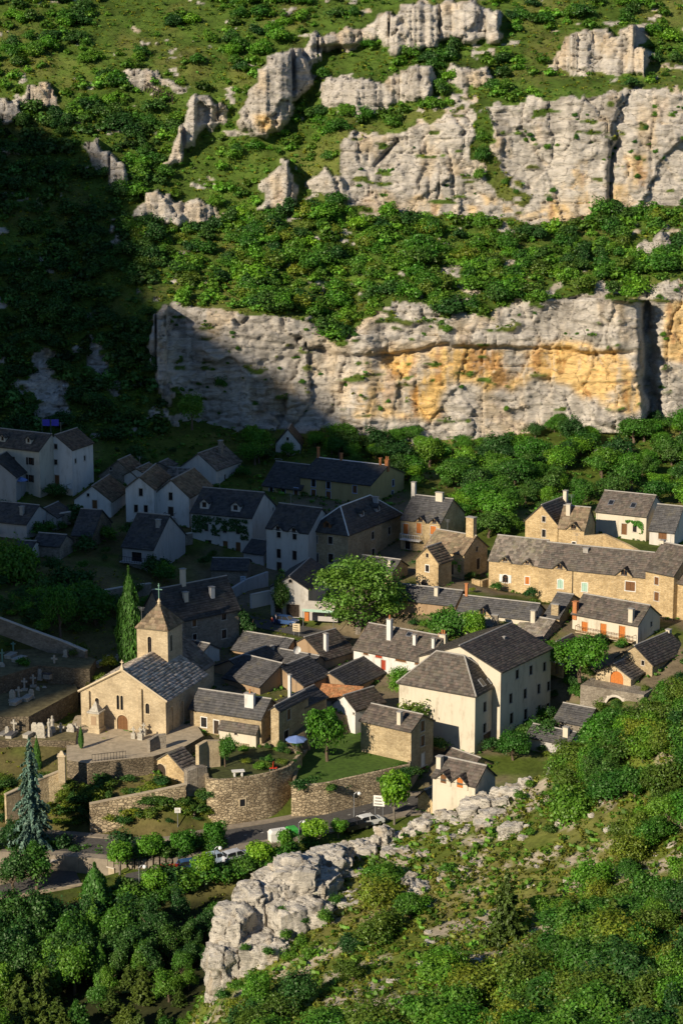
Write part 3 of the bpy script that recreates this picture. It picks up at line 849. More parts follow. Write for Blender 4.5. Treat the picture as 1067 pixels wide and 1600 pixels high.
def opening(org, ax, nrm, u, v, w, h, style, sur, root, wallmat, tags=None):
    """window or door set in a hole of the wall: surround with sill (part) > frame, pane, shutters (sub-parts)"""
    P = lambda a, b, d: (org[0] + ax[0] * a - nrm[0] * d, org[1] + ax[1] * a - nrm[1] * d, org[2] + b)
    parts = style.split(':'); st = parts[0]; mt = parts[1] if len(parts) > 1 else 'wood_brown'
    arch = 'a' in st; st = st.replace('a', '')
    u0, u1, v0, v1 = u - w / 2, u + w / 2, v - h / 2, v + h / 2
    mb = MB(); s = .10 if w > .5 else .06
    fbox(mb, org, ax, nrm, u0 - s, u0, v0, v1, -.035, .05); fbox(mb, org, ax, nrm, u1, u1 + s, v0, v1, -.035, .05)
    if st != 'D': fbox(mb, org, ax, nrm, u0 - s - .05, u1 + s + .05, v0 - .11, v0, -.09, .12)
    if arch:
        r = w / 2; vc = v1 - r; n = 8
        for k in range(n):
            t0, t1 = math.pi * k / n, math.pi * (k + 1) / n
            a = (u - r * math.cos(t0), vc + r * math.sin(t0)); b = (u - r * math.cos(t1), vc + r * math.sin(t1))
            f = 1 + s / r * 1.2
            c = (u - r * f * math.cos(t0), vc + r * f * math.sin(t0)); d = (u - r * f * math.cos(t1), vc + r * f * math.sin(t1))
            mb.hexa([P(*a, -.04), P(*c, -.04), P(*c, .2), P(*a, .2), P(*b, -.04), P(*d, -.04), P(*d, .2), P(*b, .2)])
            # spandrel behind the ring closes the square hole
            ee = (c[0] if abs(c[0] - u) < r else u + math.copysign(r, c[0] - u), v1)
            mb.poly([P(*a, .01), P(*b, .01), P(u0 if (a[0] + b[0]) / 2 < u else u1, v1, .01)])
    else:
        fbox(mb, org, ax, nrm, u0 - s, u1 + s, v1, v1 + s * 1.2, -.035, .05)
    part = mb.build('door' if st == 'D' else 'window', MATS[sur], root)
    if st in ('d', 'o', 'D') :
        g = MB(); g.poly([P(u0, v0, .2), P(u1, v0, .2), P(u1, v1, .2), P(u0, v1, .2)])
        if st == 'D':
            fr = MB()
            fbox(fr, org, ax, nrm, u0, u1, v0, v1, .12, .18)
            for k in range(3): fbox(fr, org, ax, nrm, u0 + w * (.1 + .3 * k), u0 + w * (.3 + .3 * k), v0 + h * .08, v1 - h * .12, .095, .12)
            fr.build('door_leaf', MATS[mt], part)
        else:
            g.build('pane', MATS['glass'], part)
            fr = MB(); f = .055
            fbox(fr, org, ax, nrm, u0, u0 + f, v0, v1, .12, .17); fbox(fr, org, ax, nrm, u1 - f, u1, v0, v1, .12, .17)
            fbox(fr, org, ax, nrm, u0 + f, u1 - f, v0, v0 + f, .12, .17); fbox(fr, org, ax, nrm, u0 + f, u1 - f, v1 - f, v1, .12, .17)
            if w > .6:
                fbox(fr, org, ax, nrm, u - f / 2, u + f / 2, v0 + f, v1 - f, .12, .17)
                fbox(fr, org, ax, nrm, u0 + f, u1 - f, v + h * .12, v + h * .12 + .04, .125, .165)
            fr.build('window_frame', MATS['wood_dark' if st == 'd' else 'wood_brown'], part)
    if st == 's':
        for sgn in (-1, 1):
            fr = MB(); a0, a1 = (u0 + .02, u - .015) if sgn < 0 else (u + .015, u1 - .02)
            fbox(fr, org, ax, nrm, a0, a1, v0 + .02, v1 - .02, .04, .08)
            for k in (.25, .75): fbox(fr, org, ax, nrm, a0 + .03, a1 - .03, v0 + h * k - .04, v0 + h * k + .04, .02, .04)
            fr.build('shutter', MATS[mt], part)
    if st == 'o':
        for sgn in (-1, 1):
            fr = MB(); a0, a1 = (u0 - w * .52 - .02, u0 - .04) if sgn < 0 else (u1 + .04, u1 + w * .52 + .02)
            fbox(fr, org, ax, nrm, a0, a1, v0, v1, -.10, -.05)
            for k in (.2, .8): fbox(fr, org, ax, nrm, a0 + .03, a1 - .03, v0 + h * k - .04, v0 + h * k + .04, -.115, -.10)
            fr.build('shutter', MATS[mt], part)
    return part

def tile_poly(pts, st, V, Q, Cc, seed):
    """overlapping slates on a convex roof polygon (3D points, first edge is the eave)"""
    r = np.random.default_rng(seed)
    p = [np.array(x, float) for x in pts]
    ux = p[1] - p[0]; L = np.linalg.norm(ux); ux /= L
    n = np.cross(ux, p[2] - p[0]); n /= np.linalg.norm(n)
    if n[2] < 0: n = -n
    vx = np.cross(n, ux)
    if vx[2] < 0: vx = -vx
    loc = [((x - p[0]) @ ux, (x - p[0]) @ vx) for x in p]
    vmax = max(l[1] for l in loc)
    base = np.array(st['base'])
    v = 0.0
    while v < vmax - .05:
        cs = st['course'] * (.75 + .5 * r.random())
        def span(vv):
            xs = []
            for i in range(len(loc)):
                a, b = loc[i], loc[(i + 1) % len(loc)]
                if (a[1] - vv) * (b[1] - vv) <= 0 and abs(a[1] - b[1]) > 1e-9:
                    t = (vv - a[1]) / (b[1] - a[1]); xs.append(a[0] + t * (b[0] - a[0]))
            return (min(xs), max(xs)) if len(xs) >= 2 else None
        s0 = span(min(v + .02, vmax - .02)); s1 = span(min(v + cs, vmax - .02))
        if s0 is None or s1 is None: v += cs; continue
        u = s0[0] - r.random() * st['width']
        while u < s0[1]:
            w = st['width'] * (.6 + .9 * r.random())
            a0, a1 = max(u, s0[0]) + .008, min(u + w, s0[1]) - .008
            b0, b1 = max(u, s1[0]) + .008, min(u + w, s1[1]) - .008
            u += w
            if a1 - a0 < .06: continue
            b0 = min(b0, a1); b1 = max(b1, b0 + .01)
            l0 = st['lift'] * (1.0 + .9 * r.random()); l1 = .012; dv = (r.random() - .5) * .08
            top = min(v + cs * 1.06, vmax)
            k = len(V)
            q = lambda uu, vv, h: p[0] + ux * uu + vx * vv + n * h
            V.extend([q(a0, v + dv - .03, l0), q(a1, v + dv - .03, l0), q(b1, top, l1), q(b0, top, l1), q(a0, v + dv - .03, -.01), q(a1, v + dv - .03, -.01)])
            Q.extend([(k, k + 1, k + 2, k + 3), (k + 4, k + 5, k + 1, k)])
            c = base * (1 + st['var'] * (r.random() * 2 - 1)) * np.array([1 + st['warm'] * r.random(), 1, 1 - st['warm'] * r.random() * .5])
            Cc.extend([c] * 6)
        v += cs

class House:
    pass

def solve_plan(A, C, Rr, Cw, theta=None):
    """plan size and heading of a house from its eave corners; Cw is the near corner at eave height in the world"""
    def proj_len(d, px):
        lo, hi = .2, 80.0
        f = lambda L: project(Cw + d * L)[0] - px
        a = f(lo)
        for _ in range(50):
            mid = (lo + hi) / 2
            if (f(mid) > 0) == (a > 0): lo = mid
            else: hi = mid
        return (lo + hi) / 2
    best = None
    for th in ([theta] if theta is not None else np.arange(3, 76, .5)):
        t = R(th); e1 = np.array([math.cos(t), -math.sin(t), 0]); e2 = np.array([math.sin(t), math.cos(t), 0])
        W = proj_len(-e1, A[0]) if A is not None else 6
        err = 0
        if A is not None: err += (project(Cw - e1 * W)[1] - A[1]) ** 2
        D = None
        if Rr is not None:
            D = proj_len(e2, Rr[0]); err += (project(Cw + e2 * D)[1] - Rr[1]) ** 2
            if D > 30: err += (D - 30) ** 2
        if W > 45: err += (W - 45) ** 2
        if best is None or err < best[0]: best = (err, th, W, D)
    return best

HOUSES = {}
def house(key, label, A, C, Rr, base, ridge='L', apex=None, pitch=35.0, wall='stone_tan', roof=SLATE, theta=None, depth=None, wins=(), chims=(), dorms=(), sky=(),
          sur='surround', cat='house', name='house', ov=.32, og=.18, cap='ridge_mortar', below=4.0, Y=None, hipin=None, z_gr=None, width=None, apexu=None, group=None, eave_drop=None):
    if Y is None:
        g = ghit(C[0], base); Y = g[1]; zg = g[2]
    else:
        zg = at(C[0], base, Y)[2]
    Cw = at(C[0], C[1], Y)
    H = max(Cw[2] - zg, 1.2)
    err, th, W, D = solve_plan(A, C, Rr, Cw, theta)
    if D is None: D = depth or 7.0
    if depth: D = depth
    if width: W = width
    t = R(th)
    e1 = np.array([math.cos(t), -math.sin(t), 0]); e2 = np.array([math.sin(t), math.cos(t), 0])
    cen = Cw - e1 * W / 2 + e2 * D / 2; cen[2] = Cw[2] - H
    h = House(); h.e1, h.e2, h.cen, h.W, h.D, h.H, h.th = e1, e2, cen, W, D, H, th
    def toloc(p): d = np.asarray(p) - cen; return np.array([d @ e1, d @ e2, d[2]])
    h.toloc = toloc
    co = toloc(CAM)
    def lray(px, py): d = ray(px, py); return np.array([d @ e1, d @ e2, d[2]])
    root = empty(name, cen, -t, label, cat, group); h.root = root
    # ridge height
    span = D if ridge in ('L',) else W
    if apex is not None:
        m = (Cw - e1 * (W / 2) if ridge in ('R',) else Cw + e2 * (D / 2))
        if ridge == 'R' and apexu is not None: m = Cw - e1 * (W - apexu * W)
        zz = CAM[2] + (ray(*project(m))[2] * 0)
        lo, hi = 0.2, 12.0
        for _ in range(40):
            mid = (lo + hi) / 2
            if project(m + np.array([0, 0, mid]))[1] > apex: lo = mid
            else: hi = mid
        rh = lo
        rh = min(max(rh, span / 2 * math.tan(R(17))), span / 2 * math.tan(R(54)))
    else:
        rh = span / 2 * math.tan(R(pitch))
    h.rh = rh
    print(f"{key:14s} th={th:5.1f} W={W:5.1f} D={D:5.1f} H={H:4.1f} rh={rh:4.1f} Y={Y:6.1f} zg={zg:5.1f} err={err:6.1f}")
    x0, x1, y0, y1 = -W / 2, W / 2, -D / 2, D / 2
    F = {'L': ((x0, y0, 0), (1, 0), (0, -1), W), 'R': ((x1, y0, 0), (0, 1), (1, 0), D), 'B': ((x1, y1, 0), (-1, 0), (0, 1), W), 'K': ((x0, y1, 0), (0, -1), (-1, 0), D)}
    h.F = F
    holes = {'L': [], 'R': [], 'B': [], 'K': []}; todo = []
    for wd in wins:
        fc, px, py, w, hh, stl = wd[:6]; su = wd[6] if len(wd) > 6 else sur
        org, ax, nr, wid = F[fc]
        d = lray(px, py)
        k = (y0 - co[1]) / d[1] if fc == 'L' else (x1 - co[0]) / d[0]
        p = co + d * k
        u = p[0] - x0 if fc == 'L' else p[1] - y0
        v = p[2]
        if stl[0] == 'D': v = v
        u = min(max(u, w / 2 + .15), wid - w / 2 - .15)
        v = max(v, hh / 2 + .02)
        box = [u - w / 2, u + w / 2, v - hh / 2, v + hh / 2]
        if any(not (box[1] < b[0] - .05 or box[0] > b[1] + .05 or box[3] < b[2] - .05 or box[2] > b[3] + .05) for b in holes[fc]): continue
        holes[fc].append(box); todo.append((fc, u, v, w, hh, stl, su))
    wd_u = {}
    for di, dd in enumerate(dorms):
        fc, px, py, w, wh, kind = dd[:6]
        if kind != 'wall': continue
        ov = min(ov, .12)
        d = lray(px, py); k = (y0 - co[1]) / d[1] if fc == 'L' else (x1 - co[0]) / d[0]; p = co + d * k
        u = p[0] - x0 if fc == 'L' else p[1] - y0; wid = F[fc][3]; u = min(max(u, w / 2 + .05), wid - w / 2 - .05)
        ww, wh2 = w * .40, wh * .62; v = min(p[2], H + w / 2 * .85 - wh2 / 2 - .25)
        wd_u[di] = (u, v)
        if v - wh2 / 2 < H - .02:
            box = [u - ww / 2, u + ww / 2, v - wh2 / 2, min(v + wh2 / 2, H)]
            todo = [t for t in todo if not (t[0] == fc and abs(t[1] - u) < (t[3] + ww) / 2 and abs(t[2] - v) < (t[4] + wh2) / 2)]
            holes[fc] = [b for b in holes[fc] if b[1] < box[0] or b[0] > box[1] or b[3] < box[2] or b[2] > box[3]] + [box]
    mb = MB()
    gl = rh if ridge == 'R' else 0; gr = rh if ridge == 'L' else 0
    if ridge == 'shed': gl = 0
    for fc in 'LRBK':
        org, ax, nr, wid = F[fc]
        gg = gl if fc in 'LB' else gr
        au = None
        if ridge == 'R' and apexu is not None: au = apexu * W if fc == 'L' else (1 - apexu) * W
        top = H
        if ridge == 'shed':
            # slope rises towards the back
            if fc == 'B': top = H + rh * 2
            if fc in 'RK':
                P = lambda u, v: (org[0] + ax[0] * u, org[1] + ax[1] * u, v)
                a, b = (H, H + rh * 2) if fc == 'R' else (H + rh * 2, H)
                mb.poly([P(0, -below), P(wid, -below), P(wid, b), P(0, a)]); continue
        # openings may not cross the gable line
        facade(mb, org, ax, nr, wid, -below, top, gg, holes[fc], apexu=au)
    mb.build('wall', MATS[wall], root)
    for fc, u, v, w, hh, stl, su in todo:
        org, ax, nr, wid = F[fc]
        opening(org, ax, nr, u, v, w, hh, stl, su, root, wall)
    # roof polygons, each with its eave edge first
    polys = []
    zt = H + rh
    if ridge == 'L':
        s = rh / (D / 2); zo = H - ov * s
        polys = [[(x0 - og, y0 - ov, zo), (x1 + og, y0 - ov, zo), (x1 + og, 0, zt), (x0 - og, 0, zt)], [(x1 + og, y1 + ov, zo), (x0 - og, y1 + ov, zo), (x0 - og, 0, zt), (x1 + og, 0, zt)]]
        ridges = [((x0 - og, 0, zt), (x1 + og, 0, zt))]
    elif ridge == 'R':
        xa = x0 + (apexu if apexu is not None else .5) * W
        sr = rh / (x1 - xa); sl_ = rh / (xa - x0)
        polys = [[(x1 + ov, y0 - og, H - ov * sr), (x1 + ov, y1 + og, H - ov * sr), (xa, y1 + og, zt), (xa, y0 - og, zt)], [(x0 - ov, y1 + og, H - ov * sl_), (x0 - ov, y0 - og, H - ov * sl_), (xa, y0 - og, zt), (xa, y1 + og, zt)]]
        ridges = [((xa, y0 - og, zt), (xa, y1 + og, zt))]
    elif ridge == 'shed':
        s = rh * 2 / D; polys = [[(x0 - og, y0 - ov, H - ov * s), (x1 + og, y0 - ov, H - ov * s), (x1 + og, y1 + og, H + rh * 2 + og * s), (x0 - og, y1 + og, H + rh * 2 + og * s)]]
        ridges = []
    else:      # hip; ridge along the longer side
        i = hipin if hipin is not None else min(W, D) / 2
        s = rh / (min(W, D) / 2); zo = H - ov * s
        a, b, c, d = (x0 - ov, y0 - ov, zo), (x1 + ov, y0 - ov, zo), (x1 + ov, y1 + ov, zo), (x0 - ov, y1 + ov, zo)
        if W >= D:
            p, q_ = (x0 + i, 0, zt), (x1 - i, 0, zt)
            polys = [[a, b, q_, p], [c, d, p, q_], [b, c, q_], [d, a, p]]
        else:
            p, q_ = (0, y0 + i, zt), (0, y1 - i, zt)
            polys = [[b, c, q_, p], [d, a, p, q_], [a, b, p], [c, d, q_]]
        ridges = [(p, q_), (a, p), (b, q_ if W >= D else p), (c, q_)]
        if abs(W - D) < .2: ridges = ridges[1:]
    rm = MB()
    for pg in polys:
        n = np.cross(np.array(pg[1]) - np.array(pg[0]), np.array(pg[2]) - np.array(pg[0])); n /= np.linalg.norm(n)
        if n[2] < 0: n = -n
        lo = [tuple(np.array(x) - np.array([0, 0, .16])) for x in pg]
        rm.poly(pg); rm.poly(lo[::-1])
        for i in range(len(pg)):
            j = (i + 1) % len(pg); rm.poly([lo[i], lo[j], pg[j], pg[i]])
    me = rm.mesh('roof')
    ca = me.color_attributes.new("Col", 'FLOAT_COLOR', 'POINT')
    ca.data.foreach_set("color", np.tile(np.array([*(np.array(roof['base']) * .8), 1], np.float32), len(me.vertices)))
    ro = link('roof', me, MATS[roof['mat']], root)
    V, Q, Cc = [], [], []
    for k, pg in enumerate(polys):
        tile_poly(pg, roof, V, Q, Cc, abs(hash(key)) % 9999 + k if False else sum(map(ord, key)) + k)
    tag(link('roof_slates', mesh_np('roof_slates', np.array(V), quads=Q, cols=np.array(Cc)), MATS[roof['mat']], ro), kind='stuff')
    if cap and ridges:
        cm = MB()
        for a, b in ridges:
            a, b = np.array(a) + [0, 0, .03], np.array(b) + [0, 0, .03]
            cm.tube([a, b], [.12, .12], 6)
        cm.build('ridge_cap', MATS[cap], ro)
    h.polys = polys
    def roofhit(px, py):
        d = lray(px, py); best = None
        for pg in polys:
            a = np.array(pg[0]); n = np.cross(np.array(pg[1]) - a, np.array(pg[2]) - a)
            den = d @ n
            if abs(den) < 1e-9: continue
            k = ((a - co) @ n) / den
            p = co + d * k
            # inside test
            ok = True; sg = 0
            for i in range(len(pg)):
                e = np.array(pg[(i + 1) % len(pg)]) - np.array(pg[i])
                c = np.cross(e, p - np.array(pg[i])) @ n
                if sg == 0: sg = np.sign(c)
                elif np.sign(c) != sg and abs(c) > 1e-6: ok = False
            if ok and (best is None or k < best[0]): best = (k, p, n / np.linalg.norm(n), pg)
        return best
    h.roofhit = roofhit
    def roofz(x, y):
        z = 99
        for pg in polys:
            a = np.array(pg[0]); n = np.cross(np.array(pg[1]) - a, np.array(pg[2]) - a)
            z = min(z, a[2] - (n[0] * (x - a[0]) + n[1] * (y - a[1])) / n[2])
        return z
    h.roofz = roofz
    toworld = lambda p: cen + e1 * p[0] + e2 * p[1] + np.array([0, 0, p[2]])
    h.toworld = toworld
    for cdef in chims:
        px, pyb, pyt, w, mt = cdef[:5]; pots = cdef[5] if len(cdef) > 5 else 0; wd2 = cdef[6] if len(cdef) > 6 else .65
        hit = roofhit(px, pyb)
        if hit is not None: p = hit[1]
        else:
            bestp = None
            for a, b in (ridges or [((x0, y1, H + rh * 2), (x1, y1, H + rh * 2))]):
                for t_ in np.linspace(.02, .98, 60):
                    q_ = np.array(a) * (1 - t_) + np.array(b) * t_
                    e = abs(project(toworld(q_))[0] - px)
                    if bestp is None or e < bestp[0]: bestp = (e, q_)
            p = bestp[1]
        wp = toworld(p)
        lo, hi = .4, 6.0
        for _ in range(30):
            mid = (lo + hi) / 2
            if project(wp + np.array([0, 0, mid]))[1] > pyt: lo = mid
            else: hi = mid
        ht = lo
        m = MB(); sx, sy = (w, wd2) if ridge != 'R' else (wd2, w)
        m.box((p[0], p[1], p[2] - 1.2), sx, sy, ht + 1.2 - .12)
        ch = m.build('chimney', MATS[mt], root)
        m = MB(); m.box((p[0], p[1], p[2] + ht - .12), sx + .18, sy + .18, .10); m.build('chimney_cap', MATS['ridge_mortar' if mt != 'brick_orange' else mt], ch)
        for k in range(pots):
            m = MB(); o = (k - (pots - 1) / 2) * .4
            m.lathe((p[0] + (o if sx >= sy else 0), p[1] + (o if sy > sx else 0), p[2] + ht - .02), [(.13, 0), (.11, .45), (.14, .5), (.14, .6)], 8); m.build('chimney_pot', MATS['brick_orange'], ch)
    for di, dd in enumerate(dorms):
        fc, px, py, w, wh, kind = dd[:6]; mat_d = dd[6] if len(dd) > 6 else wall; wst = dd[7] if len(dd) > 7 else 'd'
        org, ax, nr, wid = F[fc]
        span_ = D if fc == 'L' else W
        hit = roofhit(px, py)
        d = lray(px, py)
        tanp = rh / ((D if fc == 'L' else W) / 2)
        if kind == 'wall' or hit is None:
            k = (y0 - co[1]) / d[1] if fc == 'L' else (x1 - co[0]) / d[0]
            p = co + d * k; u, wv_ = wd_u.get(di, (p[0] - x0 if fc == 'L' else p[1] - y0, H)); n0 = -.13
            zb_ = min(H - .35, wv_ - wh * .31 - .18)
        else:
            # walk the front plane back until the pixel lies half the window height above the roof
            p = hit[1]; u = p[0] - x0 if fc == 'L' else p[1] - y0
            n0 = max((p[1] - y0 if fc == 'L' else x1 - p[0]) - .55 / max(tanp, .2), .1); zb_ = H + tanp * n0 - .1
        u = min(max(u, w / 2 + .05), wid - w / 2 - .05)
        zf = H + .05 if kind == 'wall' else zb_ + wh * .8
        za = zf + w / 2 * .85
        P = lambda a, n, z: (org[0] + ax[0] * a - nr[0] * n, org[1] + ax[1] * a - nr[1] * n, z)
        zr = lambda n: H + tanp * n
        n_e = (zf - H) / tanp; n_r = (za - H) / tanp
        m = MB()
        ww, wh2 = w * (.40 if kind == 'wall' else .46), wh * .62
        wv = wv_ if kind == 'wall' and di in wd_u else zb_ + wh * .55
        facade(m, (P(u - w / 2, n0, 0)[0], P(u - w / 2, n0, 0)[1], 0), ax, nr, w, zb_, zf, za - zf, [(w / 2 - ww / 2, w / 2 + ww / 2, wv - wh2 / 2, wv + wh2 / 2)], recess=.18)
        for sg in (-1, 1):
            a = u + sg * w / 2
            m.poly([P(a, n0, zb_), P(a, n0, zf), P(a, max(n_e, n0 + .2), zf), P(a, n0 + .3, zb_)])
        dm = m.build('dormer', MATS[mat_d], root)
        o2 = (P(u - w / 2, n0, 0)[0], P(u - w / 2, n0, 0)[1], 0)
        # window of the dormer, as sub-parts
        PP = lambda a, v, dpt: (o2[0] + ax[0] * a - nr[0] * dpt, o2[1] + ax[1] * a - nr[1] * dpt, v)
        wm_ = MB(); c_ = w / 2
        if wst == 'd':
            wm_.poly([PP(c_ - ww / 2, wv - wh2 / 2, .16), PP(c_ + ww / 2, wv - wh2 / 2, .16), PP(c_ + ww / 2, wv + wh2 / 2, .16), PP(c_ - ww / 2, wv + wh2 / 2, .16)])
            wm_.build('pane', MATS['glass'], dm)
            wm_ = MB()
            for a, b in ((c_ - ww / 2, c_ - ww / 2 + .06), (c_ - .03, c_ + .03), (c_ + ww / 2 - .06, c_ + ww / 2)): fbox(wm_, o2, ax, nr, a, b, wv - wh2 / 2, wv + wh2 / 2, .1, .15)
            wm_.build('window_frame', MATS['wood_brown'], dm)
        else:
            fbox(wm_, o2, ax, nr, c_ - ww / 2, c_ + ww / 2, wv - wh2 / 2, wv + wh2 / 2, .05, .1)
            wm_.build('shutter', MATS[wst.split(':')[1]], dm)
        # little gable roof running back into the slope
        m = MB(); e = .16; f = -.22; V2, Q2, C2 = [], [], []
        for sg in (-1, 1):
            a = u + sg * (w / 2 + e); zl = zf - e * .85
            pg = [P(a, n0 + f, zl), P(a, max((zl - H) / tanp, n0 + f + .1), zl), P(u, n_r, za), P(u, n0 + f, za)]
            if sg > 0: pg = [pg[1], pg[0], pg[3], pg[2]]
            up = [(x, y, z + .06) for x, y, z in pg]; dn = [(x, y, z - .06) for x, y, z in pg]
            m.poly(up); m.poly(dn[::-1])
            for i in range(4): j = (i + 1) % 4; m.poly([dn[i], dn[j], up[j], up[i]])
            tile_poly(up, roof, V2, Q2, C2, int(px) + sg)
        me = m.mesh('dormer_roof')
        ca = me.color_attributes.new("Col", 'FLOAT_COLOR', 'POINT')
        ca.data.foreach_set("color", np.tile(np.array([*(np.array(roof['base']) * .8), 1], np.float32), len(me.vertices)))
        link('dormer_roof', me, MATS[roof['mat']], dm)
        if V2: tag(link('roof_slates', mesh_np('roof_slates', np.array(V2), quads=Q2, cols=np.array(C2)), MATS[roof['mat']], dm), kind='stuff')
    for px, py, w, l in sky:
        hit = roofhit(px, py)
        if hit is None: continue
        k, p, n, pg = hit
        if n[2] < 0: n = -n
        ux = np.array(pg[1]) - np.array(pg[0]); ux = ux / np.linalg.norm(ux); vx = np.cross(n, ux)
        m = MB(); f = lambda a, b, hh: p + ux * a + vx * b + n * hh
        m.hexa([f(-w/2, -l/2, -.02), f(w/2, -l/2, -.02), f(w/2, l/2, -.02), f(-w/2, l/2, -.02), f(-w/2, -l/2, .14), f(w/2, -l/2, .14), f(w/2, l/2, .14), f(-w/2, l/2, .14)])
        so_ = m.build('skylight', MATS['zinc'], root)
        m = MB(); w2, l2 = w * .8, l * .8; m.poly([f(-w2/2, -l2/2, .145), f(w2/2, -l2/2, .145), f(w2/2, l2/2, .145), f(-w2/2, l2/2, .145)]); m.build('pane', MATS['glass'], so_)
    if sum(map(ord, key)) % 3 == 0 and ridges and cat == 'house' and H > 2.4:
        a, b = np.array(ridges[0][0]), np.array(ridges[0][1]); p = a * .72 + b * .28; m = MB()
        m.tube([p + [0, 0, -.2], p + [0, 0, 2.0]], [.03, .025], 5)
        for k, L_ in ((1.95, 1.2), (1.75, .9), (1.55, .7)): m.tube([p + [-L_ / 2, 0, k], p + [L_ / 2, 0, k]], [.018, .018], 4)
        m.build('antenna', MATS['zinc'], root)
    HOUSES[key] = h
    return h
# ================================================================== the houses of the village
def zz(x0, y0, k): return lambda x, y: (x0 + x / k, y0 + y / k)
Z1, Z2, Z3 = zz(0, 620, 2.6675), zz(350, 640, 2.6675), zz(667, 720, 2.6675)
Z4, Z5, Z6, Z7 = zz(0, 860, 2.6675), zz(350, 900, 2.6675), zz(667, 900, 2.6675), zz(0, 1100, 2.6675)
Z8, ZB = zz(350, 1080, 2.371), zz(380, 860, 4.104)
def wl(face, Z, pts, w, h, st, *su): return [(face, *Z(*p), w, h, st, *su) for p in pts]

# ---- shaded quarter on the left
house('left_gable', "tall pale house with a gable front and balcony under the dark slope", Z1(165,207), Z1(298,217), Z1(387,188), Z1(300,415)[1], 'R', apex=Z1(222,158)[1], wall='plaster_white', roof=SLATE,
      wins=wl('L', Z1, [(232,207),(232,272)], .75, .95, 'd') + wl('L', Z1, [(233,350)], 1.5, 2.2, 'D:wood_brown') + wl('R', Z1, [(315,267),(353,255)], .6, .9, 'd'))
hl = HOUSES['left_gable']
house('left_long', "long pale shaded house with two roof dormers at the picture's edge", Z1(-170,183), Z1(163,222), None, Z1(165,420)[1], 'L', depth=7.5, wall='plaster_cream', roof=SLATE, pitch=33,
      wins=wl('L', Z1, [(5,262),(47,263),(126,268),(126,340),(40,335)], .85, 1.35, 'o:wood_dark'), dorms=[('L', *Z1(22,172), 1.2, 1.3, 'roof'), ('L', *Z1(130,180), 1.2, 1.3, 'roof')])
house('twin_gable_a', "white shaded house, left one of two joined gables", Z1(523,388), Z1(641,382), None, Z1(641,535)[1], 'R', apex=Z1(583,333)[1], theta=9, depth=12, wall='plaster_white', roof=LAUZE,
      wins=wl('L', Z1, [(587,398),(567,466),(608,468)], .7, 1.4, 'd'))
house('twin_gable_b', "white shaded house, right one of two joined gables, with a balcony door", Z1(642,388), Z1(787,415), Z1(880,360), Z1(787,545)[1], 'R', apex=Z1(707,345)[1], wall='plaster_white', roof=LAUZE,
      wins=wl('L', Z1, [(711,415)], .75, 1.4, 'd') + wl('L', Z1, [(712,478)], 1.0, 1.7, 'D:wood_dark'))
house('low_gable', "small pale shaded house with a single gable and brown door window", Z1(310,418), Z1(462,432), Z1(530,382), Z1(462,505)[1], 'R', apex=Z1(387,370)[1], wall='plaster_white', roof=LAUZE,
      wins=wl('L', Z1, [(367,409)], .5, .6, 'd') + wl('L', Z1, [(395,450)], .9, 1.7, 's:wood_brown'))
house('stone_barn', "rough stone barn with one tiny window below the shaded slope", Z1(412,312), Z1(575,338), Z1(625,305), Z1(575,380)[1], 'R', apex=Z1(485,264)[1], wall='stone_grey', roof=LAUZE, wins=wl('L', Z1, [(462,300)], .45, .55, 'd'))
house('old_house', "half ruined pale house with uneven stone roof below the shaded cliff", Z1(755,290), Z1(900,302), Z1(1003,265), Z1(900,372)[1], 'R', apex=Z1(825,235)[1], wall='plaster_pale', roof=LAUZE_G,
      wins=wl('R', Z1, [(938,335),(968,327),(998,313)], .6, 1.1, 'd'), chims=[(*Z1(920,235), Z1(920,180)[1], .9, 'stone_grey')])
house('ruin_stub', "round ended stone stub of a ruined house in the shade", Z1(630,285), Z1(700,292), Z1(735,275), Z1(700,330)[1], 'R', pitch=24, wall='stone_grey', roof=LAUZE_G)
house('ivy_house', "shaded house with ivy across its front and two roof dormers", Z1(797,478), Z1(1050,500), Z2(215,398), Z1(1048,660)[1], 'L', apex=Z2(170,345)[1], wall='plaster_pale', roof=SLATE_B, 
      wins=wl('L', Z1, [(860,545),(937,552),(992,557)], .75, 1.3, 'd') + wl('L', Z1, [(868,628)], 1.3, 1.9, 'd') + wl('L', Z1, [(940,640),(993,645)], .9, 2.0, 'D:wood_brown') + wl('R', Z2, [(205,415)], .5, .7, 'd'),
      dorms=[('L', *Z1(860,450), 1.7, 1.5, 'roof'), ('L', *Z1(990,462), 1.7, 1.5, 'roof')])
house('porch_house', "shaded house with slate roof and a green awning over its porch", Z1(510,626), Z1(640,632), Z1(772,572), Z1(640,735)[1], 'L', apex=Z1(703,494)[1], wall='plaster_grey', roof=SLATE_B,
      wins=wl('L', Z1, [(570,668)], 1.9, 1.7, 'd') + wl('L', Z1, [(530,745)], 1.0, 1.3, 'd'), chims=[(*Z1(660,540), Z1(660,510)[1], .7, 'ridge_mortar')])
house('edge_house', "dark low house with wide slate roof at the left picture edge", Z1(-120,505), Z1(110,528), Z1(215,488), Z1(110,600)[1], 'L', pitch=30, wall='plaster_grey', roof=SLATE_B,
      wins=wl('R', Z1, [(148,545)], .9, 1.7, 'D:wood_dark') + wl('R', Z1, [(182,523)], .6, .8, 'd'), chims=[(*Z1(92,490), Z1(92,455)[1], .6, 'ridge_mortar')])
house('edge_gable', "grey gable house cut by the left picture edge above the dark low house", Z1(-110,300), Z1(65,330), None, Z1(65,440)[1], 'R', apex=Z1(-10,255)[1], theta=12, depth=8, wall='plaster_grey', roof=SLATE_B)
house('dark_barn', "dark open barn with sloping roof in the middle of the shaded gardens", Z1(300,568), Z1(385,576), Z1(465,520), Z1(390,640)[1], 'L', pitch=32, wall='stone_dark', roof=SLATE_B)
